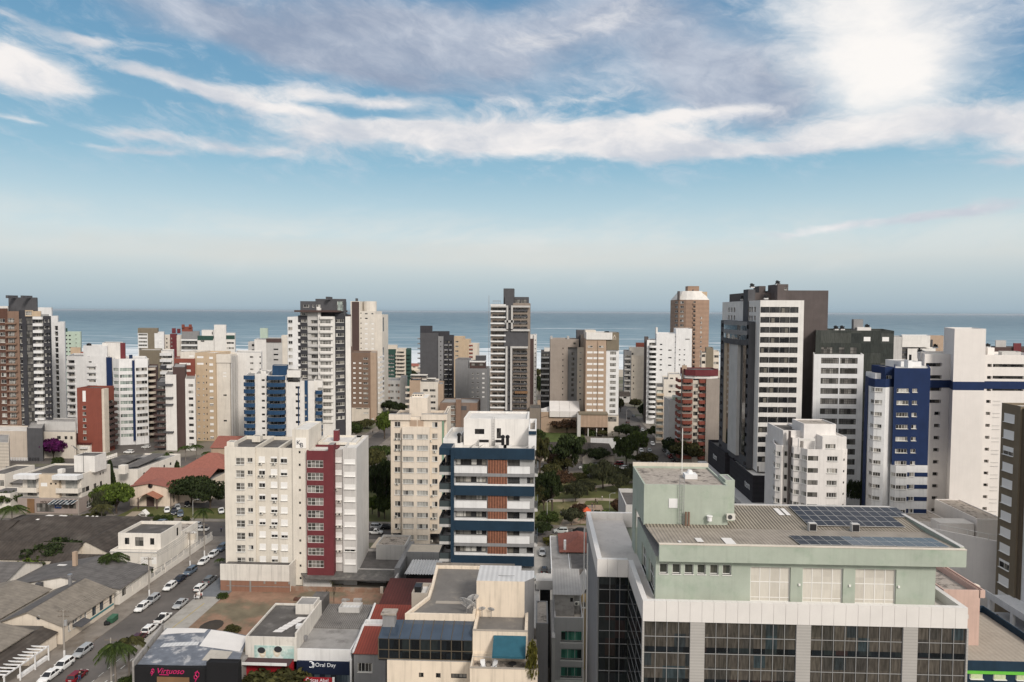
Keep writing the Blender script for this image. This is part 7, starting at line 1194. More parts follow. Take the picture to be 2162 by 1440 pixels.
# park side low houses
b=house('bungalow','long low bungalow with grey brown hip roofs and a cream gable north of the park',-5.5,33,300,326,3.2,6.2,'x',cream,asb,near=False,hipped=True); mb=MB(); x0,x1=X(1230,950,297),X(1270,950,297); gable(mb,x0,x1,296,312,3.2,6.0,'y',.4); b.part('gable_roof',mb,asb); MB().poly([(x0,296,3.2),(x1,296,3.2),((x0+x1)/2,296,5.9)]).build('gable_wall',cream,b.o); b.box('front_wall',x0,x1,296,297,0,3.2,cream); mb=MB(); x0,x1=X(1146,950,297),X(1176,950,297); gable(mb,x0,x1,297,312,3.2,6.0,'y',.4); b.part('gable_roof',mb,asb)
b=Bld('fence','white boundary wall of the bungalow, seen above its roof',330,1247,1312,925,.3,coolw,pyref=930,cat='wall'); b.main(par=0); b=Bld('fence','low white garden wall along the lawn by the tent roofed hall',338,1140,1224,912,.3,coolw,pyref=916,cat='wall'); b.box('wall',b.x0,b.x1,338,338.25,0,1.0,coolw)
b=Bld('house','small grey flat roofed house between the park and the left corner of the green building',140,1307,1352,1080,12,lgrey,near=True,cap=0,pyref=1100,cat='house'); b.block(X(1321,1080,150),X(1352,1080,150)+4,150,164,0,Z(1066,150,1330),lgrey,par=.9,roof=roofd)
b=Bld('building','low grey structure at the foot of the unfinished tower',345,1112,1142,868,12,taupe,pyref=880,cat='building'); b.pblock(1118,1141,862,-2,12,m=W_('worn_brown_wall',.21,.18,.15),par=.3,roof=roofd); b.pblock(1060,1118,880,-2,3,m=dgrey,par=.3)
# ================================================================ vegetation
def leafmat(name,trans=.30):
    m=bpy.data.materials.new(name); m.use_nodes=True; t=NT(m.node_tree); bs=m.node_tree.nodes['Principled BSDF']; out=m.node_tree.nodes['Material Output']
    rnd=SX(t,t.n('ShaderNodeNewGeometry').outputs['Random Per Island']); oc=t.n('ShaderNodeTexCoord').outputs['Object']; oi=t.n('ShaderNodeObjectInfo').outputs['Color']
    cl=t.noise(oc,3.2,3.0,.6); f=(rnd*.75+.55)*t.ss(.3,.7,cl,.60,1.35); c=t.mix(1.0,oi,t.vec(f,f,f*.9),'MULTIPLY'); c=t.mix(t.ss(.8,1.0,rnd)*.35,c,t.mix(1.0,c,(1.7,1.35,.8),'MULTIPLY'))
    t.link(c,bs.inputs['Base Color']); bs.inputs['Roughness'].default_value=.75; bs.inputs['Specular IOR Level'].default_value=.15
    tr=t.n('ShaderNodeBsdfTranslucent'); t.link(c,tr.inputs[0]); mx=t.n('ShaderNodeMixShader'); mx.inputs[0].default_value=trans; t.link(bs.outputs[0],mx.inputs[1]); t.link(tr.outputs[0],mx.inputs[2]); t.link(mx.outputs[0],out.inputs[0]); return m
LEAF=leafmat('leaves'); bark=mat('bark',(.085,.065,.05),.95,.3,scale=3.0); palmb=mat('palm_bark',(.20,.175,.15),.9,.2,wave=('z',3.0,.15))
rd=random.Random(11)
def rv(): 
    while 1:
        v=Vector((rd.uniform(-1,1),rd.uniform(-1,1),rd.uniform(-1,1)))
        if .05<v.length<1: return v
def leafclump(mb,c,r,n,s,flat=1.0,droop=0.0):
    for _ in range(n):
        v=rv(); v=v.normalized()*(r*(.55+.45*rd.random())); v.z*=flat; p=c+v; nrm=(v.normalized()*.6+rv()*.8+Vector((0,0,.35))).normalized(); u=nrm.orthogonal().normalized(); u.rotate(Matrix.Rotation(rd.uniform(0,6.28),3,nrm)); w=nrm.cross(u); q=s*rd.uniform(.6,1.3)
        if droop: u=(u*.4+Vector((0,0,-1))*droop).normalized(); w=nrm.cross(u)
        a,b_=u*q,w*q*.62; mb.poly([tuple(p-a),tuple(p+b_*.9),tuple(p+a),tuple(p-b_)])
def crown(kind):
    """unit crown: radius 1, heights 0..1 of the whole tree"""
    mb=MB(); tk=MB()
    if kind in('round','willow','brown'):
        lo=.26; tips=[]; nc=42
        for i in range(nc):
            v=rv().normalized()*(.35+.5*rd.random()); c=Vector((v.x*.95,v.y*.95,lo+.07+(v.z*.5+.5)*(.86-lo))); c.x*=.55+.6*math.sin(math.pi*min(1,max(.12,(c.z-lo+.1)/(1.02-lo)))); c.y*=.55+.6*math.sin(math.pi*min(1,max(.12,(c.z-lo+.1)/(1.02-lo)))); r=rd.uniform(.17,.34); tips.append(c)
            leafclump(mb,c,r,115 if kind=='round' else 90,.065 if kind=='round' else .055,.50,.9 if kind=='willow' else 0)
        tk.tube([(0,0,0),(.02,.01,.18),(.04,0,.40)],[.10,.075,.05],7)
        for c in tips[::5]: tk.tube([(.02,.01,.2),tuple(c*.55+Vector((0,0,.1))),tuple(c)],[.05,.03,.012],5)
    elif kind=='tall':
        tips=[]
        for i in range(34):
            A=rd.uniform(0,6.28); q=rd.uniform(.1,.82); c=Vector((q*math.cos(A),q*math.sin(A),rd.uniform(.56,.93)-q*.10)); tips.append(c); leafclump(mb,c,rd.uniform(.18,.32),95,.06,.30)
        for i in range(6): A=rd.uniform(0,6.28); c=Vector((.5*math.cos(A),.5*math.sin(A),rd.uniform(.36,.55))); tips.append(c); leafclump(mb,c,.2,50,.055,.3)
        tk.tube([(0,0,0),(.03,.02,.3),(.0,.03,.58),(.03,0,.8)],[.085,.07,.05,.02],7)
        for c in tips[::3]: tk.tube([(.01,.02,min(.5,c.z*.7)),tuple(c*.6+Vector((0,0,.15))),tuple(c)],[.04,.025,.01],5)
    elif kind=='conifer':
        for i in range(15):
            z=.1+.87*i/15; r=(1-z)*.95+.06
            for k in range(7): A=k*.9+i*.5+rd.uniform(-.2,.2); 
            for k in range(7):
                A=k*.9+i*.5+rd.uniform(-.2,.2)
                for j in (.35,.7,1.0): leafclump(mb,Vector((r*j*math.cos(A),r*j*math.sin(A),z-.02*j)),.22*(1.1-j*.4),14,.085,.12)
        tk.tube([(0,0,0),(0,0,.95)],[.09,.02],6)
    elif kind in('bush','hedge'):
        for i in range(22): v=rv(); leafclump(mb,Vector((v.x*.72,v.y*.72,.42+abs(v.z)*.36)),rd.uniform(.2,.34),75,.075,.7)
        for i in range(10): A=i*.63; leafclump(mb,Vector((.66*math.cos(A),.66*math.sin(A),.2)),.3,45,.075,.6)
        tk.tube([(0,0,0),(0,0,.4)],[.08,.04],5)
    elif kind=='palm':
        for i in range(26):
            A=i*2.4+rd.uniform(-.2,.2); up=rd.uniform(-.35,1.15); L=1.0; P=[]
            for j in range(9):
                q=j/8; hx=L*(q*math.cos(up*.9)+0*q); P.append(Vector((hx*math.cos(A),hx*math.sin(A),.80+.20*(math.sin(up)*q*1.25-q*q*(1.05+.25*up))))) 
            mb.tube([tuple(p) for p in P],[.012]*8+[.004],3)
            for j in range(1,9):
                for s_ in(-1,1):
                    for h in (0,.5):
                        p=P[j-1].lerp(P[j],h) ; d=(P[j]-P[j-1]).normalized(); sd_=d.cross(Vector((0,0,1))).normalized()*s_; ln=.30*math.sin(math.pi*min(.95,(j+h)/9.5)+.25); tip=p+(sd_*.75+d*.55)*ln+Vector((0,0,-.05)); mb.poly([tuple(p-d*.028),tuple(p+d*.028),tuple(tip)])
        tk.tube([(0,0,0),(.03,0,.25),(.04,.01,.55),(0,0,.81)],[.075,.06,.055,.05],8)
    elif kind=='bare':
        def br(p,d,L,r,k):
            q=p+d*L; tk.tube([tuple(p),tuple((p+q)/2+rv()*L*.08),tuple(q)],[r,r*.8,r*.6],5)
            if k: 
                for _ in range(3): br(q,(d+rv()*.75+Vector((0,0,.15))).normalized(),L*.68,r*.55,k-1)
        br(Vector((0,0,0)),Vector((.05,0,1)),.34,.045,4); 
        for i in range(6): leafclump(mb,Vector((rd.uniform(-.5,.5),rd.uniform(-.5,.5),rd.uniform(.7,.95))),.15,9,.04,.5)
    return mb.mesh('crown',LEAF),tk.mesh('trunk',palmb if kind=='palm' else bark,smooth=True)
PRO={k:[crown(k) for _ in range({'round':4,'tall':3,'willow':2,'bush':3,'palm':2}.get(k,1))] for k in ('round','tall','willow','conifer','bush','palm','bare')}
CL=dict(dk=(.032,.046,.018),gr=(.050,.072,.022),br=(.090,.130,.026),ol=(.072,.072,.030),gy=(.062,.068,.040),yl=(.13,.125,.03),rd=(.075,.045,.03),pu=(.085,.010,.085),pg=(.05,.075,.022),py=(.16,.16,.05))
nt=0
def tree(kind,px,py,hp,wp,col,label,name='tree',z0=0.0,grp=None):
    global nt
    x,y=onZ(px,py,z0); k=F/math.hypot(x,y)*math.cos(math.atan2(x,y)); k=F/y
    h=hp/k*1.06; w_=wp/k/2*(1.0 if name in('palm_tree','hedge') else 1.3); P=PRO[kind]; cm,tm=P[nt%len(P)]; nt+=1
    r=root(name,label,{'palm_tree':'palm tree','bush':'bush','hedge':'hedge'}.get(name,'tree'),(x,y,z0),rd.uniform(0,6.28),grp)
    o=bpy.data.objects.new('crown',cm); COL.objects.link(o); o.parent=r; o.scale=(w_,w_,h); j=rd.uniform(.85,1.18); o.color=tuple(c*j for c in CL[col])+(1,)
    if name!='hedge':
        q=bpy.data.objects.new('trunk',tm); COL.objects.link(q); q.parent=r; q.scale=(min(w_,h*.28),min(w_,h*.28),h)
    return r
T=tree
for a in (
 ('tall',1198,1000,80,60,'dk','tall dark umbrella crowned tree standing alone before the bungalow'),('round',1258,978,33,48,'dk','dense round dark tree between the white parked cars and the cream gable'),('tall',1322,990,68,48,'gr','tall loose tree near the back left corner of the mint green roof house'),
 ('round',1322,926,31,42,'dk','dark round tree at the corner of the tan podium and the wide street'),('round',1150,968,33,36,'gr','mid green tree at the left end of the bungalow roof'),('round',1172,992,35,38,'rd','brownish tree left of the tall umbrella tree trunk'),
 ('tall',1166,1090,94,40,'dk','slim dark tree with a bare trunk right of the navy banded block'),('willow',1273,1032,60,54,'gy','largest grey green willow like tree in the middle of the park'),('round',1297,1010,26,26,'dk','small dark tree between the big willow and the mint green wall'),
 ('willow',1324,1024,36,40,'gy','grey green tree touching the left edge of the mint green roof house'),('willow',1215,1060,42,50,'gy','grey green tree beside the playground path'),('tall',1148,1087,64,34,'ol','olive tree right beside the balconies of the navy banded block'),
 ('willow',1190,1000,40,46,'ol','olive tree low between the tall umbrella tree and the navy block'),('tall',1345,970,60,40,'gr','tall tree at the corner where the wide street meets the avenue'),('round',1365,985,30,40,'ol','olive crown right of the corner tree by the crosswalk'),('willow',1305,1040,40,44,'gy','grey willow low before the mint green roof house wall'),('round',1250,1012,34,44,'gr','green tree behind the largest willow of the park'),('round',1168,1020,42,40,'ol','olive tree left of the brownish tree in the park'),('round',1145,1130,26,34,'dk','dark tree at the park street beside the navy block driveway'),('round',1225,1090,26,34,'rd','reddish low tree left of the play tower'),('tall',1140,1010,90,34,'ol','tall olive tree right behind the top balcony of the navy block'),('round',1140,1050,50,36,'dk','dark tree touching the middle balconies of the navy block'),('round',1185,1035,40,44,'rd','dark brownish tree in front of the avenue cars'),('willow',1240,1046,30,36,'gy','small grey green tree left of the big willow'),('round',1345,1018,40,40,'gy','grey tree behind the mint green roof house edge'),('round',1135,945,40,36,'gr','green tree between the navy block roof and the lawn'),('round',1222,1018,20,30,'ol','low olive tree under the parked cars of the park edge'),('round',1155,1112,34,40,'gr','green tree by the street lamp at the park entrance'),('round',1207,1110,38,42,'gy','greyish bushy tree covering the left of the playground'),
 ('bush',1280,1102,24,56,'br','bright green rounded tree right of the play tower'),('round',1258,1101,24,24,'dk','dark small tree left of the bright green rounded tree'),('round',1312,1088,36,36,'rd','reddish brown tree above the bright green rounded tree'),
 ('round',1390,928,30,42,'gr','street tree in front of the pale grey rounded balcony block'),('round',1416,962,37,38,'dk','dark street tree below the red balcony block'),('round',1455,980,50,58,'ol','wide olive street tree beside the black podium'),('round',1436,972,34,34,'dk','dark street tree squeezed between two olive trees near the black podium'),
 ('round',1358,886,34,22,'dk','dark tall street tree by the wavy balconies'),('round',1340,862,20,24,'ol','small olive tree far up the wide street'),('round',1151,897,20,20,'gr','small green tree left on the lawn before the tents'),('round',1197,914,30,52,'rd','broad brown and dark tree at the right end of the lawn'),('bush',1250,920,13,22,'gr','low green bush below the tan podium columns'),('bush',1290,918,20,32,'ol','olive bush under the right end of the tan podium'),('round',1272,922,14,18,'ol','small tree between the podium columns'),
 ('round',738,928,38,44,'gr','round street tree left of the far street behind the KB block'),('round',775,906,22,34,'ol','low street tree row end beside the white fence of the far street'),('round',757,914,26,34,'ol','olive street tree in the row left of the far street'),('round',812,926,56,34,'br','bright green street tree touching the cream block parapet'),('round',822,872,28,28,'dk','dark tree at the far end of the street by the grey salmon block'),('round',845,874,24,26,'dk','dark tree behind the stepped lift house of the cream block'),('round',806,974,34,48,'gr','wide green tree crown left of the cream block top'),
 ('tall',800,1092,112,54,'dk','tallest dark tree filling the gap between the KB block and the cream block'),('round',788,1002,58,44,'ol','olive tree crown behind the right edge of the KB block'),('tall',814,1066,96,40,'dk','dark slender tree against the left wall of the cream block'),('round',786,1086,40,34,'br','bright low tree at the right foot of the KB block'),('round',812,1096,52,36,'gr','green tree above the silver car beside the cream block'),('round',796,1040,60,40,'ol','mid height olive tree between the two pale blocks'),
 ('conifer',233,1042,72,22,'dk','narrow conifer behind the round bright tree at the commercial block','conifer_tree'),('round',246,1084,68,74,'br','large bright green tree right of the commercial block'),('willow',213,1094,62,38,'gy','greyish tree at the right corner of the commercial block'),
 ('round',405,1066,64,70,'dk','left one of two big dark trees right of the church'),('round',444,1074,62,64,'dk','right one of two big dark trees right of the church'),('conifer',375,1040,66,24,'dk','narrow conifer against the red church hall roof','conifer_tree'),
 ('palm',357,1002,54,44,'pg','palm in front of the long white hall end','palm_tree'),('palm',392,974,38,34,'pg','left palm of the cluster below the beige block','palm_tree'),('palm',415,970,36,34,'pg','middle palm of the cluster below the beige block','palm_tree'),('palm',437,978,28,28,'pg','right palm of the cluster, nearest the terracotta roof','palm_tree'),('palm',430,1126,60,46,'pg','palm by the street lamp at the junction left of the KB block','palm_tree'),
 ('round',113,968,46,52,'pu','purple flowering bougainvillea tree left of the red brown slab'),('bush',122,978,15,22,'gr','green bush under the purple tree','bush'),('palm',27,1124,66,70,'pg','palm at the left edge before the commercial block','palm_tree'),('round',15,1070,34,44,'gr','round green tree cut by the left edge'),('round',38,1066,28,34,'gr','smaller round green tree next to the commercial block driveway'),
 ('bush',135,1110,24,52,'yl','yellow green shrub row in front of the blue shop sign','bush'),('round',190,1118,38,44,'ol','olive tree by the red bush at the street corner'),('bush',168,1116,16,18,'rd','red leaved bush at the utility pole before the commercial block','bush'),('palm',216,1120,64,56,'ol','drooping olive palm on the pavement beside the grey pickup','palm_tree'),('bush',37,1130,12,24,'gr','small green bush at the foot of the left palm','bush'),
 ('round',108,1194,56,84,'dk','wide dark green tree among the dark roofs'),('bush',66,1212,40,64,'br','bright green bush mass left of the dark tree among the roofs','bush'),('palm',238,1230,72,72,'pg','palm in front of the white villa','palm_tree'),('round',290,1230,38,48,'gr','rounded tree between the villa palm and the white railing'),('bush',284,1242,24,30,'br','yellow green clipped bush by the white railing','bush'),
 ('palm',246,1470,132,92,'pg','front palm on the pavement of the sloping street, nearest the red car','palm_tree'),('palm',274,1440,112,80,'ol','palm with yellow flower spikes left of the black shop','palm_tree'),('bush',275,1452,26,52,'gr','green bush in the corner below the two street palms','bush'),('bush',575,1470,46,165,'ol','broad yellow green tree top at the bottom edge before the dental shop'),
 ('bare',705,1296,68,50,'ol','nearly leafless tree on the bare lot','bare_tree'),('palm',668,1280,24,34,'pg','small palm beside the leafless tree','palm_tree'),('bush',490,1334,16,34,'ol','scrubby bush on the bare lot','bush'),('bush',1175,1147,17,50,'yl','dry yellowish hedge by the parked cars at the park street','bush'),('palm',465,1200,24,26,'pg','small palm peeping out left of the ruin wall','palm_tree')):
    T(*a)
for p in (318,332,346,359): T('bush',p,1097+(p%3),13,19,'gr','clipped green box hedge along the church car park',('hedge'),0,'box hedges of the church')
T('bush',392,1100,11,22,'gr','short hedge right of the church car park gate','hedge'); T('bush',1122,1432,88,26,'yl','tall yellow green bamboo clump between the cream block and the slate wall','bush',18.6); T('bush',470,1262,12,30,'gr','dark clipped hedge at the foot of the ruin wall','hedge'); T('bush',830,1236,24,26,'ol','potted shrub against the white carport sheet','bush')
for i,(p,q) in enumerate(((1796,1052),(1805,1054),(1815,1053))): T('bush',p,q,42,16,'dk','dark ivy covered wall section below the green glass tower','ivy_clump',14.0,'ivy wall between white blocks')
# far low greenery and rooftops seen in the gaps near the beach
for i,(p,q,h,w_,c) in enumerate(((866,800,18,26,'dk'),(1138,838,46,18,'dk'),(1136,800,22,14,'ol'),(1310,870,30,16,'ol'),(1352,800,12,18,'dk'),(703,905,20,30,'ol'))): T('round',p,q,h,w_,c,('dark tree behind the green and yellow block','tall dark tree left of the black banded block','olive tree peeking between the slim white tower and the black banded block','olive tree left of the wide street beside the tan block','dark low tree beyond the cream slab','low tree at the dark base of the tallest white tower')[i])
def lowhouse(i,p,q,wd,dp,h,wm,rm,label):
    x,y=onZ(p,q); b=house('house',label,x-wd/2,x+wd/2,y,y+dp,h,h+2.6,'x',wm,rm,near=False,wins=[('d',[(x-wd*.3,x-wd*.12),(x+wd*.12,x+wd*.3)],[(h-1.9,h-.7)])])
for i,a in enumerate(((868,782,16,10,5,cream,tilered,'small house with a red roof right of the green and yellow block'),(1395,800,26,12,6,white,tilered,'house with a red roof behind the olive sided block'),(1366,826,12,14,7,redb,roofd,'red walled house beside the cream slab far up the street'),(1312,850,12,12,5,lgrey,asb,'grey roofed house beyond the tan block'),(520,905,18,10,5,white,tilered,'red roofed house behind the KB block chimney'),(850,850,16,12,5,white,asb,'grey roofed house behind the cream lift house'),(1150,858,10,10,5,tan,roofd,'small tan house at the foot of the black banded block'),(700,915,12,10,5,lgrey,roofd,'low grey house at the foot of the brown block'))): lowhouse(i,*a)
# ================================================================ vehicles
cpaint=mat('car_paint',(.5,.5,.5),.25,.03,spec=.5,objcol=True); cglass=mat('car_glass',(.012,.014,.017),.06,0,spec=.6); tyre=mat('tyre_rubber',(.012,.012,.012),.8,0); rim=mat('wheel_rim',(.30,.30,.31),.35,0,metal=.7); lampw=mat('headlight_glass',(.62,.62,.60),.15,0); lampr=mat('tail_light',(.22,.008,.008),.3,0); plate=mat('number_plate',(.6,.6,.58),.5,0)
def loft(mb,secs,mi=0):
    n=len(secs[0]); b=len(mb.v)
    for s_ in secs: mb.v+=s_
    for i in range(len(secs)-1):
        for k in range(n): j=(k+1)%n; mb.f.append((b+i*n+k,b+(i+1)*n+k,b+(i+1)*n+j,b+i*n+j)); mb.mi.append(mi)
    mb.f.append(tuple(b+k for k in range(n))); mb.mi.append(mi); m=b+(len(secs)-1)*n; mb.f.append(tuple(m+k for k in reversed(range(n)))); mb.mi.append(mi)
def carproto(kind):
    """car along +Y (front at +Y), origin on the ground; body profile by stations"""
    L,Wd,H={'hatch':(3.95,1.70,1.50),'sedan':(4.45,1.75,1.47),'suv':(4.35,1.82,1.66),'wagon':(4.4,1.75,1.52),'pickup':(4.6,1.75,1.58),'van':(4.2,1.75,1.85)}[kind]; h=Wd/2; g=.24
    hood=.86 if kind!='suv' else 1.0; belt=hood+.07; bodyz=[(-.5,.62,.74),(-.485,belt-.06,.92),(-.40,belt,.98),(-.15,belt,1.0),(.14,belt-.01,1.0),(.22,hood+.02,.99),(.36,hood-.03,.96),(.46,hood-.14,.90),(.495,.62,.78),(.5,.50,.72)]
    if kind=='pickup': bodyz[1]=(-.49,.98,.94); bodyz[2]=(-.40,.98,.98)
    mb=MB(); secs=[]
    for y,zt,wf in bodyz:
        w_=h*wf; Y=y*L; lo=g+(.10 if abs(y)>.47 else 0); secs.append([(-w_*.93,Y,lo),(-w_,Y,lo+.18),(-w_,Y,zt-.14),(-w_*.93,Y,zt-.02),(-w_*.6,Y,zt),(w_*.6,Y,zt),(w_*.93,Y,zt-.02),(w_,Y,zt-.14),(w_,Y,lo+.18),(w_*.93,Y,lo)])
    loft(mb,secs); 
    cab={'hatch':(-.47,-.40,.06,.24),'sedan':(-.36,-.22,.06,.24),'suv':(-.47,-.41,.08,.23),'wagon':(-.48,-.42,.06,.24),'pickup':(-.10,-.05,.10,.26),'van':(-.49,-.47,.2,.36)}[kind]
    r0,r1,r2,r3=[c*L for c in cab]; zb=belt-.03; wb,wt=h*.90,h*.72
    roof=MB(); gl=MB(); dz=H-.10
    b4=[(-wb,r0,zb),(wb,r0,zb),(wb,r3,zb),(-wb,r3,zb)]; t4=[(-wt,r1,dz),(wt,r1,dz),(wt,r2,dz),(-wt,r2,dz)]
    for i,(p,q) in enumerate(((0,1),(1,2),(2,3),(3,0))):
        P,Q,R_,S_=Vector(b4[p]),Vector(b4[q]),Vector(t4[q]),Vector(t4[p]); gl.poly([tuple(v) for v in (P,Q,R_,S_)])
    # pillars and roof skin
    top=[(-wt*.8,r1+.05,H),(wt*.8,r1+.05,H),(wt*.8,r2-.12,H),(-wt*.8,r2-.12,H)]; t5=[(-wt-.02,r1-.03,dz-.02),(wt+.02,r1-.03,dz-.02),(wt+.02,r2+.04,dz-.02),(-wt-.02,r2+.04,dz-.02)]
    for i in range(4): j=(i+1)%4; roof.poly([t5[i],t5[j],top[j],top[i]])
    roof.poly(top)
    for sx in (-1,1):
        for (p,q) in ((b4[0],t4[0]),(b4[3],t4[3])): roof.tube([(sx*abs(p[0]),p[1],p[2]),(sx*abs(q[0]),q[1],q[2])],.05,4)
        m=.5*(r1+r2)-.1; roof.tube([(sx*wb,m,zb),(sx*wt,m-.03,dz)],.04,4)
    n=len(mb.v); mb.v+=roof.v; mb.f+=[tuple(i+n for i in f) for f in roof.f]; mb.mi+=roof.mi
    mb.box(-h*.95,h*.95,L*.485,L*.505,.30,.42,1); mb.box(-h*.95,h*.95,-L*.505,-L*.485,.30,.42,1); mb.box(-.26,.26,-L*.508,-L*.499,.62,.74,2); mb.box(-.26,.26,L*.506,L*.512,.38,.49,2)
    for sx in (-1,1): mb.box(sx*(h*.97),sx*(h*.97)+sx*.16,r3-.25,r3-.12,belt,belt+.13) if sx>0 else mb.box(-h*.97-.16,-h*.97,r3-.25,r3-.12,belt,belt+.13)
    if kind=='pickup': mb.box(-h*.82,h*.82,-L*.47,r0-.06,.985,1.0,1)
    out={'body':mb.mesh('body',[cpaint,tyre,plate]),'glass':gl.mesh('windows',cglass)}
    wr=.33 if kind in('suv','pickup') else .30; w_=MB(); n=16
    for k in range(n):
        a0,a1=2*math.pi*k/n,2*math.pi*(k+1)/n; w_.poly([(-.1,wr*math.cos(a0),wr*math.sin(a0)),(-.1,wr*math.cos(a1),wr*math.sin(a1)),(.1,wr*math.cos(a1),wr*math.sin(a1)),(.1,wr*math.cos(a0),wr*math.sin(a0))],0)
    for x in (-.1,.1): w_.poly([(x,wr*math.cos(2*math.pi*k/n),wr*math.sin(2*math.pi*k/n)) for k in range(n)][::1 if x>0 else -1],0)
    out['wheel']=w_.mesh('wheel',tyre); ri=MB()
    for x in (-.106,.106): ri.poly([(x,wr*.62*math.cos(2*math.pi*k/n),wr*.62*math.sin(2*math.pi*k/n)) for k in range(n)][::1 if x>0 else -1],0)
    out['rim']=ri.mesh('rim',rim); lz=hood-.20; m=MB().box(-.2,.2,-.05,.03,-.07,.07); out['hl']=m.mesh('headlight',lampw); m=MB().box(-.14,.14,-.03,.05,-.10,.10); out['tl']=m.mesh('tail_light',lampr)
    r=bpy.data.objects.new('parked_car',None)
    def add(nm,me,loc=(0,0,0),par=None):
        o=bpy.data.objects.new(nm,me); o.parent=par or r; o.location=loc; return o
    parts=[add('body',out['body']),add('windows',out['glass'])]
    for sx in (-1,1):
        for yy in (-.30,.31): w1=add('wheel',out['wheel'],(sx*(h-.09),yy*L,wr)); parts+=[w1,add('rim',out['rim'],(0,0,0),w1)]
        parts+=[add('headlight',out['hl'],(sx*h*.66,L*.478,lz)),add('tail_light',out['tl'],(sx*h*.78,-L*.488,lz+.08))]
    return r,parts
CP={k:carproto(k) for k in ('hatch','sedan','suv','wagon','pickup','van')}
PC=dict(w=(.74,.74,.73),s=(.36,.37,.38),g=(.13,.135,.14),k=(.010,.010,.012),b=(.10,.13,.17),n=(.012,.016,.03),r=(.17,.008,.015),m=(.06,.012,.015),d=(.04,.042,.045),c=(.42,.44,.43))
HD=dict(n=0,s=math.pi,w=math.pi/2,e=-math.pi/2)
def car(kind,px,py,hd,col,label,x=None,group='parked cars',dz=0.0,rz=0.0):
    X0,Y0=onZ(px,py,dz); X0=X0 if x is None else x; src,parts=CP[kind]
    r=src.copy(); r.name={'pickup':'pickup_truck','van':'van'}.get(kind,'car'); COL.objects.link(r); r.location=(X0,Y0,dz+.012); r.rotation_euler=(0,0,HD[hd]+rz+rd.uniform(-.02,.02)); mp={}
    for p in parts:
        c=p.copy(); COL.objects.link(c); c.parent=mp.get(p.parent,r); mp[p]=c
        if p.name.startswith('body'): c.color=PC[col]+(1,)
    tag(r,label,{'pickup':'pickup truck','van':'van'}.get(kind,'car'),group); return r
G1='cars along the sloping street'
for kind,px,py,hd,col,lb in (('hatch',469,1150,'s','s','silver hatchback at the top of the left kerb row, half hidden by the KB block'),('suv',455.5,1161,'s','b','blue grey car second from the top of the left kerb row'),('hatch',439,1175,'s','w','white car behind another white car near the top of the left kerb row'),('hatch',421,1190,'s','w','white hatchback just above the dark blue car at the left kerb'),('suv',394.5,1211,'s','b','dark blue grey car in the middle of the left kerb row'),('sedan',374,1228,'s','n','black navy car right above the white hatchback beside the second utility pole'),('hatch',350,1243,'s','w','white hatchback alone in front of the black navy car'),('wagon',316,1271,'s','s','silver wagon at the foot of the second utility pole'),('hatch',291,1287,'s','w','white car nose to tail in front of the silver wagon'),('wagon',168,1381,'s','s','silver wagon by the pavement near the first utility pole'),('suv',128,1412,'s','w','white wagon with dark roof bars behind the lowest white car'),('sedan',98,1433,'s','w','lowest white sedan, cut by the bottom edge')): car(kind,px,py,hd,col,lb,-87.25,G1)
for kind,px,py,hd,col,lb in (('suv',444.5,1229,'n','g','grey off road car with a spare wheel at the right kerb'),('hatch',425.5,1245,'n','w','white hatchback seen from behind above the handcart'),('sedan',383,1280,'s','s','silver sedan standing alone beside the new concrete pavement'),('pickup',350,1310,'n','w','white pickup with a dark open bed at the right kerb'),('hatch',322,1333,'n','w','white hatchback with a black rear window by the grey parapet'),('hatch',297,1352,'n','m','dark car mostly hidden behind the street palm')): car(kind,px,py,hd,col,lb,-79.75,G1)
car('hatch',197,1434,'n','r','red car driving up the middle of the sloping street',-82.3,G1)
G2='cars on the street behind the KB block'
for kind,px,py,hd,col,lb in (('suv',56,1104,'w','w','white off road car in front of the commercial block'),('sedan',108,1106,'w','s','silver car with a black roof line left of the yellow green shrubs'),('suv',290,1107,'w','g','grey car parked below the white shrine'),('suv',338,1108,'w','b','blue grey off road car right of the shrine'),('sedan',382,1111,'w','c','pale silver sedan below the church car park'),('hatch',411,1112,'w','w','white car partly hidden by the junction palm'),('hatch',359,1123,'e','w','white car whose roof shows above the villa'),('pickup',424,1121,'w','w','white pickup at the junction beside the street lamp'),('suv',180,1114,'w','k','black car under the drooping olive palm'),('pickup',231,1122,'e','g','dark grey pickup right of the drooping olive palm'),('suv',797,1116,'e','s','silver car in the gap left of the cream block'),('pickup',792,1127,'e','w','white pickup in the gap left of the cream block'),('hatch',819,1117,'e','k','black car tail touching the cream block'),('suv',1184,1125,'w','c','silver car with a black roof before the playground'),('hatch',1221,1125,'w','k','black hatchback before the playground')): car(kind,px,py,hd,col,lb,None,G2)
G3='cars in the church car park'
for kind,px,py,hd,col,lb in (('hatch',353,1081,'s','w','white car at the near end of the church car park row'),('suv',367,1085,'s','n','navy car in the church car park row'),('suv',381,1089,'s','b','steel blue car nearest the clipped hedge'),('hatch',375,1075,'s','s','silver car third in the church car park row'),('sedan',395,1068,'s','k','black car under the dark trees beside the church'),('pickup',467,1082,'s','w','white pickup peeping out left of the KB block')): car(kind,px,py,'s',col,lb,None,G3,0,.5)
G4='cars around the avenue'
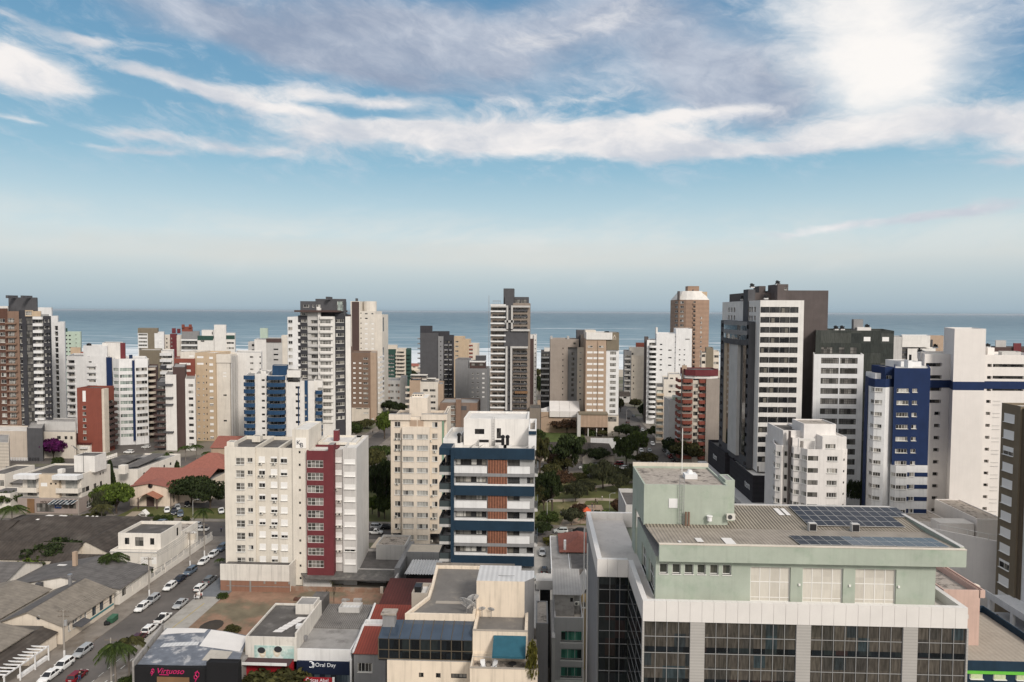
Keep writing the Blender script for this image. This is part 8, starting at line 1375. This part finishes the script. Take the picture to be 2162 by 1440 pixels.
for kind,px,py,hd,col,lb in (('suv',272,957,'w','w','white car in the lot below the white bay-window block'),('hatch',308,946,'w','w','white car nearest the cream round balcony block'),('suv',449,979,'w','d','dark car in front of the terracotta roofed house'),('hatch',466,982,'w','c','pale car touching the KB block edge, before the terracotta house'),('suv',1233,990,'w','w','white off road car in the avenue, clearly visible between the park trees'),('hatch',1291,990,'w','w','white hatchback left of the trunk of the loose tall tree'),('suv',1316,991,'w','w','long white car right of the trunk of the loose tall tree'),('hatch',1256,983,'w','k','black car under the dense round dark tree'),('hatch',1186,991,'w','k','black car partly hidden by the brownish tree'),('sedan',1150,990,'w','s','silver car at the left end of the avenue row'),('sedan',1200,1006,'e','s','silver car at the park edge, left of the white one'),('hatch',1241,1006,'e','w','white car at the park edge'),('van',1306,982,'w','r','red van behind the loose tall tree')): car(kind,px,py,hd,col,lb,None,G4)
G5='cars in the wide street'
for kind,px,py,hd,col,lb,x in (('hatch',1346,936,'s','w','white car parked left in the wide street, beside the bungalow wall',48.2),('suv',1334,948,'s','w','left white car in the car cluster at the corner trees',45.2),('hatch',1356,954,'s','w','white car parked just above the silver moving car',48.4),('sedan',1371,953,'s','s','silver car moving down the middle of the wide street',52.4),('sedan',1376,976,'n','g','grey car waiting near the crosswalk',50.6),('suv',1374,928,'s','k','black car crossing the wide street',55.5),('suv',1383,940,'s','w','large white car below the crossing black car',56.4),('hatch',1394,953,'s','k','black car parked right in the wide street under the trees',59.3),('hatch',1403,962,'n','c','pale car behind the red car at the right kerb',59.3),('suv',1407,967,'n','r','red car parked at the right kerb',59.4),('hatch',1413,976,'n','k','lowest black car at the right kerb by the crosswalk',59.4),('hatch',1358,910,'s','w','white car beside the white ramp wall',57.5),('suv',1350,904,'s','m','dark red car higher up the wide street',56.8),('hatch',1333,884,'n','k','small black car far up the wide street',55.0),('hatch',1330,893,'n','m','dark small car right of the far lamp post',52.6),('hatch',1329,858,'n','w','farthest white car in the wide street',58.6),('sedan',1344,880,'s','g','grey car under the dark tall street tree',59.5)): car(kind,px,py,hd,col,lb,x,G5)
for kind,px,py,hd,col,lb in (('hatch',800,899,'n','w','lower white car in the far street left of the cream block'),('hatch',803,891,'n','w','upper white car in the far street left of the cream block'),('hatch',757,946,'s','r','red car roof showing right of the burgundy chimney')): car(kind,px,py,hd,col,lb,None,'cars in the far street')
for kind,px,py,hd,col,lb,dz in (('sedan',1145,1170,'s','s','silver sedan facing us in the walled driveway',0),('hatch',1149,1208,'n','k','black car seen from behind in the walled driveway',0),('pickup',1197,1214,'s','g','grey pickup in the small red paved yard',0),('hatch',1143,1224,'w','c','pale car on the garage deck, half hidden',0)): car(kind,px,py,hd,col,lb,None,'cars in the driveways',dz)
# ================================================================ people
def skinmesh(nodes,edges,name,m,grow=0.0):
    me=bpy.data.meshes.new(name); me.from_pydata([n[:3] for n in nodes],edges,[]); o=bpy.data.objects.new('tmp',me); COL.objects.link(o); sk=o.modifiers.new('s','SKIN'); sub=o.modifiers.new('u','SUBSURF'); sub.levels=1
    for i,n in enumerate(nodes): sv=me.skin_vertices[0].data[i]; sv.radius=(n[3]+grow,n[3]+grow); sv.use_root=(i==0)
    r=bpy.data.meshes.new_from_object(o.evaluated_get(bpy.context.evaluated_depsgraph_get())); bpy.data.objects.remove(o); r.name=name; r.materials.clear(); r.materials.append(m); return r
skin=mat('skin',(.34,.20,.14),.6,.05); hair=mat('dark_hair',(.02,.015,.012),.7,0); cloth=mat('shirt_cloth',(.5,.5,.5),.85,.08,objcol=True); trou=mat('trouser_cloth',(.1,.1,.1),.85,.08,objcol=True)
def person_proto(stride,bend,arms):
    hp=.92; f=stride; N=[(0,0,hp,.115),(0,.02+bend*.3,1.18,.125),(0,.02+bend*.6,1.40,.13),(0,.03+bend*.75,1.50,.055),(0,.05+bend*.9,1.60,.075),(0,.05+bend,1.68,.085)]
    E=[(0,1),(1,2),(2,3),(3,4),(4,5)]
    for s in (-1,1):
        k=len(N); N+=[(s*.10,f*s*.02,.86,.085),(s*.10,f*s*.16+.03,.48,.058),(s*.10,f*s*.22-.02,.09,.042),(s*.11,f*s*.22+.12,.035,.036)]; E+=[(0,k),(k,k+1),(k+1,k+2),(k+2,k+3)]
        k=len(N); sw=-f*s; N+=[(s*.20,.02+bend*.6,1.38,.055),(s*.25,sw*.10+bend*.5,1.12,.042),(s*.23,sw*.16+.08+arms*.2+bend*.5,.90+arms*.2,.032),(s*.22,sw*.18+.12+arms*.24+bend*.5,.82+arms*.24,.028)]; E+=[(2,k),(k,k+1),(k+1,k+2),(k+2,k+3)]
    body=skinmesh(N,E,'person',skin); S=[N[0],N[1],N[2],N[10],N[11],N[18],N[19]]; S=[(0,.0,.90,.11)]+S[1:]; sh=skinmesh(S,[(0,1),(1,2),(2,3),(3,4),(2,5),(5,6)],'shirt',cloth,.022); Tn=[N[0],N[6],N[7],N[8],N[14],N[15],N[16]]; tr=skinmesh(Tn,[(0,1),(1,2),(2,3),(0,4),(4,5),(5,6)],'trousers',trou,.018)
    hm=MB(); c=Vector(N[5][:3])+Vector((0,-.012,.02))
    for i in range(5):
        for j in range(10):
            def P(i,j): A=math.pi*.55*i/5; B=2*math.pi*j/10; return tuple(c+Vector((math.sin(A)*math.cos(B)*.10,math.sin(A)*math.sin(B)*.115,math.cos(A)*.115)))
            hm.poly([P(i,j),P(i+1,j),P(i+1,j+1),P(i,j+1)])
    return body,[('shirt',sh),('trousers',tr),('hair',hm.mesh('hair',hair))]
PP=[person_proto(1.0,.02,0),person_proto(.15,.0,.2),person_proto(.4,.16,.6)]
def person(i,px,py,rz,sc_,tc,label,x=None,y=None,s=1.0,z=0.0):
    X0,Y0=onZ(px,py,z); body,ch=PP[i]; o=bpy.data.objects.new('person',body); COL.objects.link(o); o.location=(X0 if x is None else x,Y0 if y is None else y,z+.04); o.rotation_euler=(0,0,rz); o.scale=(s,s,s); tag(o,label,'person','people in the park' if py<1095 else None)
    for nm,me in ch:
        c=bpy.data.objects.new(nm,me); COL.objects.link(c); c.parent=o
        if nm!='hair': c.color=(sc_ if nm=='shirt' else tc)+(1,)
Wc,Bk,Bl,Rd,Gy=(.7,.7,.68),(.02,.02,.022),(.04,.07,.16),(.3,.03,.03),(.2,.2,.2)
for a in ((0,1271.5,1056,1.4,Wc,Gy,'person in a white shirt walking along the park path'),(1,1315,1054,.3,Bk,Bk,'person in black standing at the lawn edge beside a companion'),(1,1319,1057,-.6,Bk,Gy,'person in a black shirt and grey trousers at the lawn edge'),(0,1257.6,1062,2.6,Bk,Bk,'person in black walking below the park path'),(1,1261,1065,.8,Gy,Bk,'person in grey just below the park path'),(1,1250,1072,0,Bk,Bl,'person in dark blue trousers at the playground edge'),(2,1256,1073,2.0,Bk,Gy,'person bending forward at the playground edge'),(1,1223,1072,1.1,Rd,Bk,'person in a red shirt near the willow at the playground'),(2,1231,1073,-1.0,Bk,Bk,'dark clothed person bending left of the playground centre'),(0,1251,1083,.5,Gy,Bl,'person in grey walking right of the play tower'),(1,1189,1063,2.2,Bk,Bk,'person in black under the park trees at left'),(0,1258,1040,2.2,Bk,Bk,'lone dark clothed person on the lawn'),(1,1184,1088,.2,Wc,Bl,'person in white near the sandy path')): person(*a)
person(1,467,1124,.4,Bl,Bk,'person in a blue shirt standing at the street corner left of the KB block'); person(0,425,1266,2.4,Rd,Bk,'person in a red shirt pushing the white handcart'); person(2,413,1267,-1.2,Bk,Bk,'person in black leaning on the white handcart'); person(1,787,915,0,Bk,Bk,'pedestrian in the far street left of the cream block')
person(2,168,1437,.1,Bk,Bl,'motorcyclist in black riding beside the red car',None,None,1.0,.25)
# ================================================================ street furniture
xm,ym=onZ(168,1437); r=root('motorcycle','dark motorcycle beside the red car at the bottom edge','motorcycle',(xm,ym+.1,0))
for yy in (-.55,.7): m=MB().tube([(xm+.0,ym+.1+yy+.3*math.cos(i*.524),.32+.3*math.sin(i*.524)) for i in range(13)],.05,5); m.build('wheel',tyre,r)
MB().tube([(xm,ym-.35,.75),(xm,ym+.1,.8),(xm,ym+.5,.85)],[.13,.16,.13],8).tube([(xm,ym+.5,.85),(xm,ym+.8,.32)],.035,5).tube([(xm,ym-.2,.6),(xm,ym-.45,.32)],.04,5).build('frame',black,r); MB().tube([(xm-.35,ym+.5,1.05),(xm,ym+.6,1.0),(xm+.35,ym+.5,1.05)],.025,5).build('handlebar',steel,r)
x,y=onZ(419,1264); r=root('handcart','white handcart loaded with a pale bag at the edge of the blue grey paving','cart',(x,y,0)); MB().box(x-.6,x+.6,y-.9,y+.9,.5,.62).box(x-.6,x-.55,y-.9,y+.9,.62,1.1).box(x+.55,x+.6,y-.9,y+.9,.62,1.1).box(x-.55,x+.55,y+.85,y+.9,.62,1.1).build('tray',coolw,r); MB().tube([(x-.3,y,.95),(x+.1,y+.2,1.2),(x+.35,y-.1,.9)],[.3,.42,.25],8).build('bag',roofw,r)
for sx in (-.68,.68): MB().tube([(x+sx,y+.36*math.cos(i*.524),.38+.36*math.sin(i*.524)) for i in range(13)],.05,5).build('wheel',tyre,r)
MB().tube([(x-.4,y-.9,.6),(x-.35,y-1.8,1.0),(x+.35,y-1.8,1.0),(x+.4,y-.9,.6)],.03,5).build('handle',steel,r)
x,y=onZ(238,1314); r=root('dumpster','dark green street dumpster on the left pavement','dumpster',(x,y,.13)); m=MB(); m.prism([(x-.6,y-1.0),(x+.6,y-1.0),(x+.6,y+1.0),(x-.6,y+1.0)],.3,1.25); m.build('body',mat('dumpster_green',(.035,.10,.06),.6,.15),r); m=MB(); slab(m,[(x-.65,y-1.05,1.27),(x+.65,y-1.05,1.27),(x+.65,y+1.05,1.42),(x-.65,y+1.05,1.42)],.05); m.build('lid',mat('dumpster_lid',(.05,.13,.08),.6,.1),r)
x,y=onZ(228,1318); o=MB(); 
for k in range(7): v=Vector((rd.uniform(-.5,.5),rd.uniform(-.7,.7),0)); o.tube([(x+v.x,y+v.y,.13),(x+v.x+.05,y+v.y,.5),(x+v.x,y+v.y+.1,.85)],[.32,.42,.12],8)
tag(o.build('rubbish_heap',black),'heap of black rubbish bags beside the dumpster','rubbish')
conc=mat('concrete_pole',(.30,.275,.245),.9,.1)
def pole(px,py,h,label,arms=1,lamp=False,x=None):
    X0,Y0=onZ(px,py); X0=X0 if x is None else x; r=root('utility_pole',label,'utility pole',(X0,Y0,0),0,'utility poles'); MB().cyl(X0,Y0,1.9,h,.17,9,0,.11).build('pole',conc,r); MB().cyl(X0,Y0,0,1.9,.185,9,0,.172).build('painted_foot',coolw,r); m=MB()
    for k in range(arms): m.box(X0-1.1,X0+1.1,Y0-.06,Y0+.06,h-.45-k*.9,h-.32-k*.9); [m.cyl(X0+u,Y0,h-.32-k*.9,h-.12-k*.9,.05,6) for u in (-1,-.4,.4,1)]
    if arms: m.build('crossarm',mat('weathered_timber',(.17,.145,.12),.9,.2),r)
    if arms>1: MB().cyl(X0+.38,Y0,h-3.0,h-2.0,.28,10).build('transformer',frg,r)
    if lamp: m=MB().tube([(X0,Y0,h-1.2),(X0+.8,Y0,h-.3),(X0+1.9,Y0,h-.1)],.04,6); l=m.build('lamp_arm',steel,r); MB().box(X0+1.7,X0+2.3,Y0-.12,Y0+.12,h-.2,h-.05).build('lamp_head',frg,l)
    return (X0,Y0,h)
q=[pole(132,1393,9.6,'nearest utility pole with two crossarms at the lower left pavement',2,False,-89.2),pole(314,1262,9.4,'second utility pole with a timber crossarm before the villa palm',1,False,-89.2),pole(402,1199,9.4,'third utility pole beside the white railing',1,False,-89.2),pole(438,1177,9.2,'slim utility pole near the junction',1,False,-89.2)]
pole(287,1462,9.5,'utility pole with short arms before the black shop',2,False,-73.6); pole(167,1110,8.6,'utility pole in front of the commercial block corner',1); pole(246,1010,7.5,'thin pole on the white hall side',0)
m=MB()
for a_,c_ in zip(q,q[1:]):
    for u in (-1,-.4,.4,1):
        pts=[(a_[0]+u,a_[1]+(c_[1]-a_[1])*k/8,a_[2]-.12+(c_[2]-a_[2])*k/8-1.0*(1-(k/4-1)**2)*.6) for k in range(9)]; m.tube(pts,.018,3)
    pts=[(a_[0]+.1,a_[1]+(c_[1]-a_[1])*k/8,a_[2]-3.2-(1-(k/4-1)**2)*.8) for k in range(9)]; m.tube(pts,.035,3)
tag(m.build('overhead_wires',black),'black overhead wires strung between the utility poles of the sloping street','wires')
def lamp(px,py,h,label,d=1):
    X0,Y0=onZ(px,py); r=root('street_lamp',label,'street lamp',(X0,Y0,0),0,'street lamps'); MB().cyl(X0,Y0,0,h,.09,8,0,.05).build('post',frw if False else lgrey,r); MB().tube([(X0,Y0,h-.05),(X0+d*.7,Y0,h+.4),(X0+d*1.7,Y0,h+.45)],.04,6).build('arm',lgrey,r); MB().box(X0+d*1.6-.3,X0+d*1.6+.3,Y0-.13,Y0+.13,h+.38,h+.52).build('lamp_head',frg,r)
for a in ((408,1124,9.5,'tall pale street lamp at the church car park'),(1155,1115,8.5,'pale street lamp right of the navy block driveway',1),(1323,893,8,'street lamp standing in the left lane far up the wide street',1),(1404,892,11,'tall street lamp before the cream stepped block',-1),(306,950,8,'street lamp by the white cars below the round balcony block',-1),(1245,1008,7,'street lamp between the white parked cars of the avenue'),(1362,960,8,'dark street lamp in the wide street near the corner',1),(1287,1078,5.5,'short lamp post on the playground edge',1)): lamp(*a)
# walls and fences on the left side of the sloping street
def wallrun(x,y0,y1,h,label,rail=True,m=ww,name='fence'):
    r=root(name,label,'fence' if rail else 'wall',(x,(y0+y1)/2,0)); MB().box(x-.1,x+.1,y0,y1,0,h).build('wall',m,r)
    if rail:
        mb=MB(); k=int((y1-y0)/.16)
        for i in range(k): yy=y0+(y1-y0)*(i+.5)/k; mb.box(x-.02,x+.02,yy-.02,yy+.02,h+.003,h+1.0)
        mb.box(x-.03,x+.03,y0,y1,h+1.0,h+1.06); mb.build('railing',lgrey,r); mb=MB()
        for i in range(int((y1-y0)/3)+1): yy=y0+3*i; mb.box(x-.12,x+.12,yy-.12,yy+.12,h+.01,h+1.15)
        mb.build('posts',m,r)
wallrun(-93.75,151.5,164.8,1.0,'white wall with grey railing beside the grey roofed house'); wallrun(-93.75,165.2,190,1.4,'higher white wall with railing along the white villa')
wallrun(-93.75,207,210,1.0,'short white garden wall at the junction corner',False); wallrun(4.65,139.5,190,1.9,'long pale wall on the right side of the driveway',False,grey_pl,'boundary_wall')
r=root('fence','white picket fence in front of the orange tiled house','fence',(-225,286,0)); mb=MB()
for k in range(22): mb.box(-233+k*.72,-232.7+k*.72,286,286.12,0,1.5)
mb.box(-233,-217.5,286.13,286.2,.4,.55).box(-233,-217.5,286.13,286.2,1.1,1.25); mb.build('pickets',coolw,r)
wallrun(-99.2,330,420,1.2,'white spiked fence along the left side of the far street')
# playground
x,y=onZ(1239,1098); r=root('play_tower','orange roofed wooden play tower with a green slide','play tower',(x,y,0)); orange=mat('orange_plastic',(.55,.09,.03),.5,.05)
for sx in (-1,1):
    for sy in (-1,1): MB().cyl(x+sx,y+sy,0,3.0,.1,7).build('post',brown,r)
mb=MB()
for sx,sy in ((1,0),(0,1),(-1,0),(0,-1)): 
    c=[(x+sx*1.3-sy*1.3,y+sy*1.3+sx*1.3,3.0),(x+sx*1.3+sy*1.3,y+sy*1.3-sx*1.3,3.0)]; mb.poly([c[1],c[0],(x,y,4.3)])
mb.poly([(x-1.3,y-1.3,2.98),(x-1.3,y+1.3,2.98),(x+1.3,y+1.3,2.98),(x+1.3,y-1.3,2.98)]); mb.build('roof',orange,r); MB().box(x-1,x+1,y-1,y+1,1.3,1.42).build('platform',wood,r); mb=MB(); slab(mb,[(x-2.9,y-1.6,.2),(x-2.9,y-1.0,.2),(x-1.0,y-.3,1.5),(x-1.0,y-.9,1.5)][::-1],-.08); mb.build('slide',mat('green_plastic',(.04,.20,.08),.5,.05),r)
x,y=onZ(1216,1107); r=root('climbing_frame','yellow and brown climbing frame hidden by the greyish playground tree','climbing frame',(x,y,0)); MB().box(x-1.4,x-1.2,y,y+.2,0,2.4).box(x+1.2,x+1.4,y,y+.2,0,2.4).build('post',brown,r); MB().box(x-1.5,x+1.5,y-.1,y+.3,2.4,2.7).build('beam',mat('yellow_plastic',(.5,.33,.04),.5,.05),r)
x,y=onZ(1325,1035); tag(MB().box(x-1.2,x-.4,y,y+.5,0,.5).box(x-.3,x+.6,y+.5,y+1.0,0,.4).build('picnic_blanket',white),'white picnic things lying on the lawn right of the walker','picnic things')
# big dishes and small roof pieces on the left
dish(onZ(143,958,8.6)[0],onZ(143,958,8.6)[1]+4,8.2,1.5,R(-35),'large white dish on the dark workshop roof behind the commercial block')
# bare lot details
x,y=onZ(446,1322); mb=MB(); 
for k in range(14): A=k*.449; mb.poly([(x,y,.45),(x+2.3*math.cos(A),y+3*math.sin(A),.02),(x+2.3*math.cos(A+.449),y+3*math.sin(A+.449),.02)])
tag(mb.build('earth_mound',mat('dark_earth',(.05,.042,.035),.95,.2)),'low dark mound of earth on the bare lot','earth mound')
for i,(px,py,s,lb) in enumerate(((742,1270,1.0,'long pale rubble slab at the foot of the weathered brick wall'),(620,1268,.6,'small brown rubble heap between the two brick walls'))):
    x,y=onZ(px,py); mb=MB()
    for k in range(8): a_=rd.uniform(-2.5,2.5)*s; mb.box(x+a_,x+a_+rd.uniform(.5,1.3),y+rd.uniform(-.3,.3),y+.7,0,rd.uniform(.25,.6))
    tag(mb.build('rubble_heap',grey_pl if i==0 else rbrick),lb,'rubble')
# ================================================================ air
hz=bpy.data.materials.new('haze'); hz.use_nodes=True; t=NT(hz.node_tree); t.t.nodes.remove(t.t.nodes['Principled BSDF']); v=t.n('ShaderNodeVolumePrincipled'); v.inputs['Color'].default_value=(.86,.91,.97,1); v.inputs['Density'].default_value=.000014; v.inputs['Anisotropy'].default_value=.2
t.link(v.outputs[0],t.t.nodes['Material Output'].inputs['Volume'])
o=MB().box(-80000,80000,-600,95000,-1.0,78.0).build('haze',hz); o['kind']='stuff'
